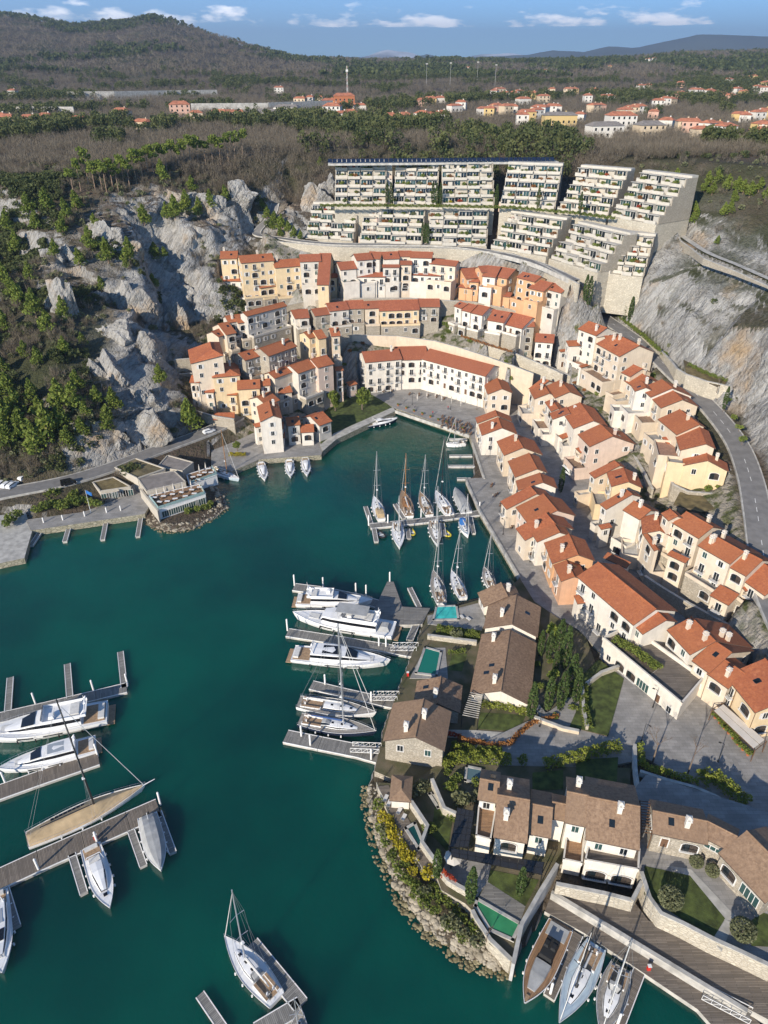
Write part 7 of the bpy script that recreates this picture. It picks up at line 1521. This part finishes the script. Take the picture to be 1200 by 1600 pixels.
def rubble(name, line, n, o0, o1, s0, s1, m, z0):
    c = [P(a, b, 0) for a, b in line]; src = ROCKS[0]; V = np.array([v.co[:] for v in src.vertices]); Q = np.array([p.vertices[:] for p in src.polygons]); pts = []; sz = []
    for i in range(n):
        k = rng.randrange(len(c)-1); p = c[k]+(c[k+1]-c[k])*rng.random(); d = (c[k+1]-c[k]).normalized(); o = rng.uniform(o0, o1); pts.append((p.x-d.y*o, p.y+d.x*o, z0+max(0, o)*.42)); sz.append(rng.uniform(s0, s1))
    return scatter(name, (V, Q), np.array(pts), np.array(sz), m)
rubble('shore_rubble', sh, 700, .0, 2.4, .12, .4, LIME, .2); rubble('wet_shore_rubble', sh, 500, -1.6, .8, .12, .38, LIMEW, -.08); rubble('shore_rubble', sh2, 400, .0, 2.8, .12, .35, LIME, .2); rubble('wet_shore_rubble', sh2, 160, -1.0, .4, .12, .3, LIMEW, -.08)
# balconies and terraces on the villa fronts
def front_terrace(v, px, z, z0, par, floor, arches=0, name='balcony'):
    a, b, c, d = [P(q[0], q[1], z) for q in px]; mb = MB(); mb.prism([tuple(q[:2]) for q in (a, b, c, d)], z0, z, WALLC['white'], floor); o = mb.build(name, v); rb = MB()
    for p, q in ((b, c), (c, d), (d, a)):
        e = q-p; rb.box(((p.x+q.x)/2, (p.y+q.y)/2, z), (e.length+.2, .25, par), WALLC['white'], math.atan2(e.y, e.x))
    rb.build('parapet', o, off=tuple(v.location)); e = c-d; n = Vector((e.y, -e.x, 0)).normalized(); n = -n if n.y > 0 else n
    for k in range(arches):
        w = d+e*((k+.5)/arches); link('arch', WIN['arched_loggia'], v, Vector((w.x, w.y, z0+.5))+n*.03-v.location, math.atan2(n.x, -n.y), (1.25, 1, 1.1))
front_terrace(VILLAS[10], [(920,1316),(998,1331),(996,1362),(914,1347)], 7.0, 2.5, .8, DECK, 2)
front_terrace(VILLAS[9], [(886,1300),(912,1305),(908,1352),(880,1346)], 5.6, 2.5, .8, TEAK, 0)
front_terrace(VILLAS[6], [(748,1262),(774,1266),(766,1314),(744,1308)], 7.4, 3, .6, TEAK, 0)
# ------------------------------------------------------------------ cars, lamps, plaza life
def car(label, px, py, z, ang, m, L=4.5, van=False):
    p = P(px, py, z); rt = thing('van' if van else 'car', (p.x, p.y, z), label, 'van' if van else 'car', rz=ang); N = dict(off=(0, 0, 0)); W = .9; h = 1.9 if van else 1.48
    mb = MB(); loft(mb, [(-L/2, W*.9, .35, W*.85, .95), (-L*.42, W, .28, W*.95, 1.0), (L*.2, W, .28, W*.95, .98), (L*.42, W*.95, .3, W*.88, .82), (L/2, W*.8, .35, W*.7, .62)], m); mb.build('body', rt, True, **N)
    mb = MB(); loft(mb, [(-L*.46, W*.86, .95, W*.72, h-.25), (-L*.36, W*.9, .95, W*.74, h-.05), (L*.05, W*.9, .95, W*.72, h), (L*.24, W*.84, .9, W*.6, 1.05)] if not van else [(-L*.48, W*.92, .95, W*.85, h), (L*.15, W*.92, .95, W*.82, h), (L*.36, W*.86, .9, W*.6, 1.1)], m, BLKG, (.25, .85)); mb.build('cabin', rt, True, **N)
    for sx in (-L*.31, L*.31):
        for sy in (-W*.92, W*.92):
            mb = MB(); mb.bar((sx, sy-.1, .32), (sx, sy+.1, .32), .32, RUBB, 10); w_ = mb.build('wheel', rt, **N); mb = MB(); mb.bar((sx, sy-.11, .32), (sx, sy+.11, .32), .18, ALU, 8); mb.build('rim', w_, **N)
    for sy in (-W*.55, W*.55): mb = MB(); mb.box((L/2-.03, sy, .6), (.1, .35, .14), WHITE); mb.build('headlight', rt, **N)
    return rt
CARW = mat('white_car_paint', (.75, .75, .74), .25); CARB = mat('black_car_paint', (.012, .012, .014), .2); CARR = mat('red_car_paint', (.45, .02, .02), .25)
car('white car driving on the harbour road', 327, 676, 4.95, R(38), CARW); car('black off road car parked by the harbour road', 108, 757, 4.55, R(28), CARB, 4.7, True); car('white van parked in the lane behind the waterfront row', 886, 739, 2.1, R(-70), CARW, 4.8, True)
for i, (x, y, m) in enumerate([(28,747,CARR),(38,748,CARW),(4,757,CARW),(12,759,CARW),(20,760,CARW)]): car(['red car at the foot of the left hill', 'white car beside the red car', 'leftmost parked white car', 'second parked white car at the left edge', 'third parked white car at the left edge'][i], x, y, 4.4, R(75), m)
LAMP = MB(); LAMP.bar((0, 0, 0), (0, 0, 5), .07, IRON, 6, .045); LAMP.bar((0, 0, 4.9), (.7, 0, 5.1), .04, IRON, 4); LAMP.box((.8, 0, 4.9), (.5, .25, .2), IRON, top=.6); LAMP.box((0, 0, 0), (.3, .3, .3), IRON, top=.7); LAMPM = LAMP.data('street_lamp')
for x, y, z, l in [(644,632,2,'lamp post in the middle of the plaza'), (704,640,2,'lamp post on the right of the plaza'), (786,835,2.05,'upper lamp post on the promenade'), (828,878,2.05,'lower lamp post at the promenade arch'), (843,1135,2.8,'lamp post at the turning circle'), (1002,1158,2.8,'lamp post in the middle of the square'), (1020,1105,2.8,'lamp post at the corner of the white house'), (1122,1190,2.8,'lamp post near the cafe awning'), (75,790,4.5,'lamp post by the harbour road at left'), (765,700,2.05,'topmost lamp post on the promenade'), (1022,700,13,'lamp post by the wall below the cliff road')]: put(LAMPM, 'street_lamp', P(x, y, z), rng.uniform(0, 6), l, 'lamp post')
WH = 'on the crowded cafe corner of the plaza'
dining([(692+i*7+rng.uniform(-2, 2), 652+j*5+i*2.2+rng.uniform(-1, 1)) for i in range(7) for j in range(4)], 2.06, WH, 2, TABM2)
dining([(640,617),(655,618),(668,620),(682,621),(694,624),(590,612),(600,613),(612,612),(575,610)], 2.01, 'along the hotel front', 2, TABM2)
dining([(775,775),(782,790),(795,812),(800,825),(812,845),(768,760)], 2.06, 'along the promenade houses', 2, TABM2)
for x, y in [(652,626),(667,622),(680,622),(690,626),(610,615),(598,614),(705,630),(720,634)]: put(CLUMBM, 'parasol', P(x, y, 2), 0, 'closed parasol in front of the hotel', 'parasol', 'closed parasols in front of the hotel')
POT = MB(); POT.bar((0, 0, 0), (0, 0, .6), .28, TERRA, 8, .38); POTM = POT.data('pot')
for i in range(9):
    p = P(622+i*12.6, 634+i*4.6, 2); rt = thing('potted_shrub', p, '%s potted shrub from the left on the plaza edge' % ORD[i], 'potted plant'); link('pot', POTM, rt); t, c = PROTO['shrub'][i % 3]; link('foliage', c, rt, (0, 0, .3), scale=.6)
for i, (x, y) in enumerate([(1117,1122),(1124,1130),(1131,1138),(1138,1146),(1145,1154),(1152,1163),(1160,1172),(1168,1180)]):
    p = P(x, y, 2.8); rt = thing('potted_shrub', p, '%s potted shrub from the top along the cafe awning' % ORD[i], 'potted plant'); link('pot', POTM, rt); t, c = PROTO['shrub'][i % 3]; link('foliage', c, rt, (0, 0, .3), scale=.9)
# people on plaza and promenade
def person_mesh(cm, lm, hair, seed):
    r = random.Random(seed); me = bpy.data.meshes.new('person'); s = r.uniform(.08, .16)
    vs = [(0, 0, .95), (0, 0, 1.2), (0, 0, 1.42), (0, .01, 1.52), (0, -.01, 1.66), (0, -.01, 1.76), (.1, -s, .5), (.11, -s*1.6, .08), (.11, -s*1.6-.14, .04), (-.1, s, .5), (-.11, s*1.6, .08), (-.11, s*1.6-.14, .04), (.2, 0, 1.4), (.27, s, 1.12), (.26, s-.12, .88), (-.2, 0, 1.4), (-.27, -s, 1.12), (-.26, -s-.12, .88)]
    es = [(0, 1), (1, 2), (2, 3), (3, 4), (4, 5), (0, 6), (6, 7), (7, 8), (0, 9), (9, 10), (10, 11), (2, 12), (12, 13), (13, 14), (2, 15), (15, 16), (16, 17)]
    rad = [.15, .14, .15, .055, .1, .08, .075, .05, .045, .075, .05, .045, .06, .045, .04, .06, .045, .04]
    me.from_pydata(vs, es, []); ob = bpy.data.objects.new('person_tmp', me); COL.objects.link(ob); md = ob.modifiers.new('s', 'SKIN')
    for i, v in enumerate(me.skin_vertices[0].data): v.radius = (rad[i], rad[i]*.85); v.use_root = i == 0
    ob.modifiers.new('d', 'SUBSURF').levels = 1
    dg = bpy.context.evaluated_depsgraph_get(); m2 = bpy.data.meshes.new_from_object(ob.evaluated_get(dg)); bpy.data.objects.remove(ob)
    m2.materials.clear()
    for m in (cm, lm, SKIN, hair): m2.materials.append(m)
    for p in m2.polygons: z = p.center.z; p.material_index = 1 if z < .92 else 0 if z < 1.47 else 3 if z > 1.70 or (p.center.y > .035 and z > 1.58) else 2
    m2.name = 'person'; return m2
SKIN = mat('skin', (.52, .33, .24), .6); cl = [mat('navy_cloth', (.03, .04, .09), .9), mat('red_cloth', (.35, .04, .04), .9), mat('grey_cloth', (.2, .2, .2), .9), mat('cream_cloth', (.6, .55, .45), .9)]; HAIR = mat('dark_hair', (.03, .02, .015), .7)
PM = [person_mesh(cl[i], cl[(i*2+2) % 4], HAIR, i) for i in range(4)]
for i, (x, y, z, l) in enumerate([(648,640,2,'person in dark clothes walking across the plaza'), (676,648,2,'person in red walking on the plaza'), (630,628,2,'person standing near the hotel corner on the plaza'), (770,778,2.06,'person in dark clothes on the promenade'), (790,822,2.06,'person in red top on the promenade'), (700,640,2,'person in pale coat near the plaza cafe')]): put(PM[i % 4], 'person', P(x, y, z), rng.uniform(0, 6), l, 'person')
# life rings / red boxes on the quays
for x, y, z, l in [(637,1056,2.5,'red rescue post on the villa quay'), (1013,1515,.9,'red and white rescue box on the floating boardwalk'), (150,1311,.65,'red hose box on the wooden pontoon')]:
    p = P(x, y, z); rt = thing('rescue_box', p, l, 'box'); mb = MB(); mb.box((0, 0, 0), (.5, .4, 1.1), REDP, top=.9); mb.build('cabinet', rt, off=(0, 0, 0)); mb = MB(); mb.box((0, -.02, 1.1), (.56, .5, .08), WHITE); mb.build('lid', rt, off=(0, 0, 0))
# sun loungers by the pools
LG = MB(); LG.box((0, 0, .25), (1.3, .65, .12), CUSH); LG.faces([(-.65, -.32, .3), (-.65, .32, .3), (-1.15, .32, .75), (-1.15, -.32, .75)], [(0, 1, 2, 3), (3, 2, 1, 0)], CUSH)
for a in (-.5, .5):
    for b in (-.25, .25): LG.box((a, b, 0), (.06, .06, .25), WHITE)
LGM = LG.data('sun_lounger')
for i, (x, y, z, a) in enumerate([(603,1248,3.32,1.2),(608,1256,3.32,1.2),(624,1268,3.32,1.1),(631,1278,3.32,1.1),(722,965,2.55,2.),(732,968,2.55,2.2)]): put(LGM, 'sun_lounger', P(x, y, z), a, ['topmost', 'second', 'third', 'lowest', 'left', 'right'][i]+(' lounger on the wooden deck of the point' if i < 4 else ' lounger beside the turquoise pool'), 'lounger')
put(OPUMBM, 'parasol', P(707, 1352, 3.3), 0, 'open round parasol on the terrace under the glass canopy', 'parasol')
# ------------------------------------------------------------------ far villages on the plateau
TERF = mat('far_tiles', (.46, .17, .09), .85, .25, .4, coord='World'); FARW = [mat('far_white_wall', (.66, .62, .55), .9), mat('far_cream_wall', (.60, .48, .33), .9), mat('far_yellow_wall', (.58, .42, .18), .9), mat('far_pink_wall', (.58, .36, .27), .9)]
def fhouse(px, py, w, d, h, wm, group, label, rz, rm=None):
    p = hit(px, py, 330, 4200)
    if p is None: return
    rt = thing('house', p, label, 'house', group, rz); N = dict(off=(0, 0, 0)); mb = MB(); mb.box((0, 0, -3), (w, d, h+3), wm); mb.build('wall', rt, **N)
    rb = MB(); e = .5; rh = d*.2; a, b = w/2+e, d/2+e
    rb.faces([(-a, -b, h), (a, -b, h), (a, b, h), (-a, b, h), (-a+d*.3, 0, h+rh), (a-d*.3, 0, h+rh)], [(0, 1, 5, 4), (1, 2, 5), (2, 3, 4, 5), (3, 0, 4), (0, 3, 2, 1)], rm or TERF); rf = rb.build('roof', rt, **N); mb = MB(); mb.box((w*.2, d*.1, h+rh*.4), (.8, .8, 1.8), wm); mb.build('chimney', rf, **N)
    for k in range(max(1, int(h/3))):
        for j in range(max(2, int(w/3.5))): link('window', FWIN, rt, (-w/2+(j+.5)*w/max(2, int(w/3.5)), -d/2-.02, 1+3*k))
FW = MB(); FW.box((0, 0, 0), (1.2, .1, 1.5), GLASS); FW.box((0, -.02, -.15), (1.5, .16, .12), FRAME); FWIN = FW.data('window')
fr = random.Random(3)
for i_, (x, y) in enumerate(sorted(LV)): fhouse(x, y, fr.uniform(8, 14), fr.uniform(8, 10), fr.choice([5, 6, 6.5]), fr.choice(FARW[:2]+FARW[:1]), 'far houses left of the quarry', ordinal(i_)+' red roofed house from the left beyond the left pine wood', fr.uniform(-.6, .6))
for i_, (x, y) in enumerate(sorted(RV)): fhouse(x, y, fr.uniform(8, 14), fr.uniform(8, 10), fr.choice([5, 6, 6.5]), fr.choice(FARW+FARW[:1]), 'far houses of the plateau village', ordinal(i_)+' red roofed house from the left in the far plateau village', fr.uniform(-.6, .6))
fhouse(283,182,17,13,9,FARW[3],None,'big pale pink house standing out of the left pine wood',.2); fhouse(538,170,20,12,11,mat('far_brick_wall',(.40,.14,.06),.9),None,'large red brick block under the telecom mast',.1); fhouse(515,170,14,10,7,mat('far_orange_wall',(.6,.28,.1),.9),None,'orange block left of the red brick block',.1); fhouse(520,186,14,12,9,FARW[0],None,'tall white house below the orange block',-.1)
fhouse(872,202,22,10,8.5,FARW[2],None,'long yellow apartment building in the plateau village',.05,SLATE); fhouse(942,215,20,11,6.5,FARW[0],None,'large white building with grey roof behind the terraces',.2,SLATE); fhouse(967,204,18,12,9,FARW[0],None,'white house with red roof behind the grey roofed building',.1); fhouse(1012,212,16,12,6,FARW[1],None,'cream house with grey gable beside the tall dark tree',.2,SLATE); fhouse(450,185,20,10,8,FARW[0],None,'upper white terraced building left of the brick block',-.2,SLATE); fhouse(415,189,34,10,6,FARW[0],None,'long low white building left of the brick block',.05,SLATE)
for i, (x, y, h) in enumerate([(666,134,26),(703,135,28),(745,132,28),(773,138,28)]):
    p = hit(x, y, 330, 4200)
    if p: rt = thing('floodlight_mast', p, '%s floodlight mast from the left on the plateau' % ORD[i], 'floodlight'); mb = MB(); mb.bar((0, 0, -2), (0, 0, h), .28, CONC, 6, .16); mb.build('pole', rt, off=(0, 0, 0)); mb = MB(); mb.box((0, 0, h), (3, .6, 1.6), CONC); mb.build('lamp_head', rt, off=(0, 0, 0))
p = hit(543, 152, 330, 4200); rt = thing('telecom_mast', p, 'slim lattice telecom mast behind the red brick block', 'mast'); N = dict(off=(0, 0, 0))
for sx, sy in ((-.8, -.8), (.8, -.8), (0, .9)): mb = MB(); mb.bar((sx, sy, -2), (sx*.3, sy*.3, 32), .16, FRAME, 4); mb.build('leg', rt, **N)
mb = MB()
for k in range(10): z0, z1 = k*3.2, (k+1)*3.2; s0, s1 = 1-.07*k, 1-.07*(k+1); mb.bar((-.8*s0, -.8*s0, z0), (.8*s1, -.8*s1, z1), .09, REDP if k % 2 else FRAME, 3); mb.bar((.8*s0, -.8*s0, z0), (-.8*s1, -.8*s1, z1), .09, REDP if k % 2 else FRAME, 3)
mb.build('bracing', rt, **N); mb = MB(); mb.box((0, 0, 26), (2.6, 2.6, 2.2), FRAME); mb.build('antenna', rt, **N)
for px, l in [([(105,156),(180,155),(260,154),(340,152)],'long pale retaining wall on the far left slope'), ([(0,183),(60,184),(118,184)],'pale motorway wall at the far left'), ([(300,178),(420,177),(520,172)],'pale wall behind the left village houses')]:
    c = [hit(a, b, 330, 4200) for a, b in px]; c = [q for q in c if q]; rt = thing('long_wall', c[0], l, 'wall'); mb = MB()
    for a, b in zip(c, c[1:]): d = b-a; mb.box(((a.x+b.x)/2, (a.y+b.y)/2, (a.z+b.z)/2-4), (d.length, 1.5, 12), CONC, math.atan2(d.y, d.x))
    mb.build('masonry', rt)
HAZE = 8e-5
# ------------------------------------------------------------------ air
hz = bpy.data.materials.new('haze_air'); hz.use_nodes = True; hn, hl = hz.node_tree.nodes, hz.node_tree.links
hn.remove(hn['Principled BSDF']); pv = hn.new('ShaderNodeVolumePrincipled'); pv.inputs['Color'].default_value = (.62, .78, 1, 1); pv.inputs['Density'].default_value = HAZE; pv.inputs['Anisotropy'].default_value = .2
hl.new(pv.outputs[0], hn['Material Output'].inputs['Volume'])
mb = MB(); mb.faces([(x, y, z) for z in (-12, 1400) for x, y in ((-26000, -800), (26000, -800), (26000, 32000), (-26000, 32000))], [(3, 2, 1, 0), (4, 5, 6, 7), (0, 1, 5, 4), (1, 2, 6, 5), (2, 3, 7, 6), (3, 0, 4, 7)], hz); stuff(mb.build('haze'))
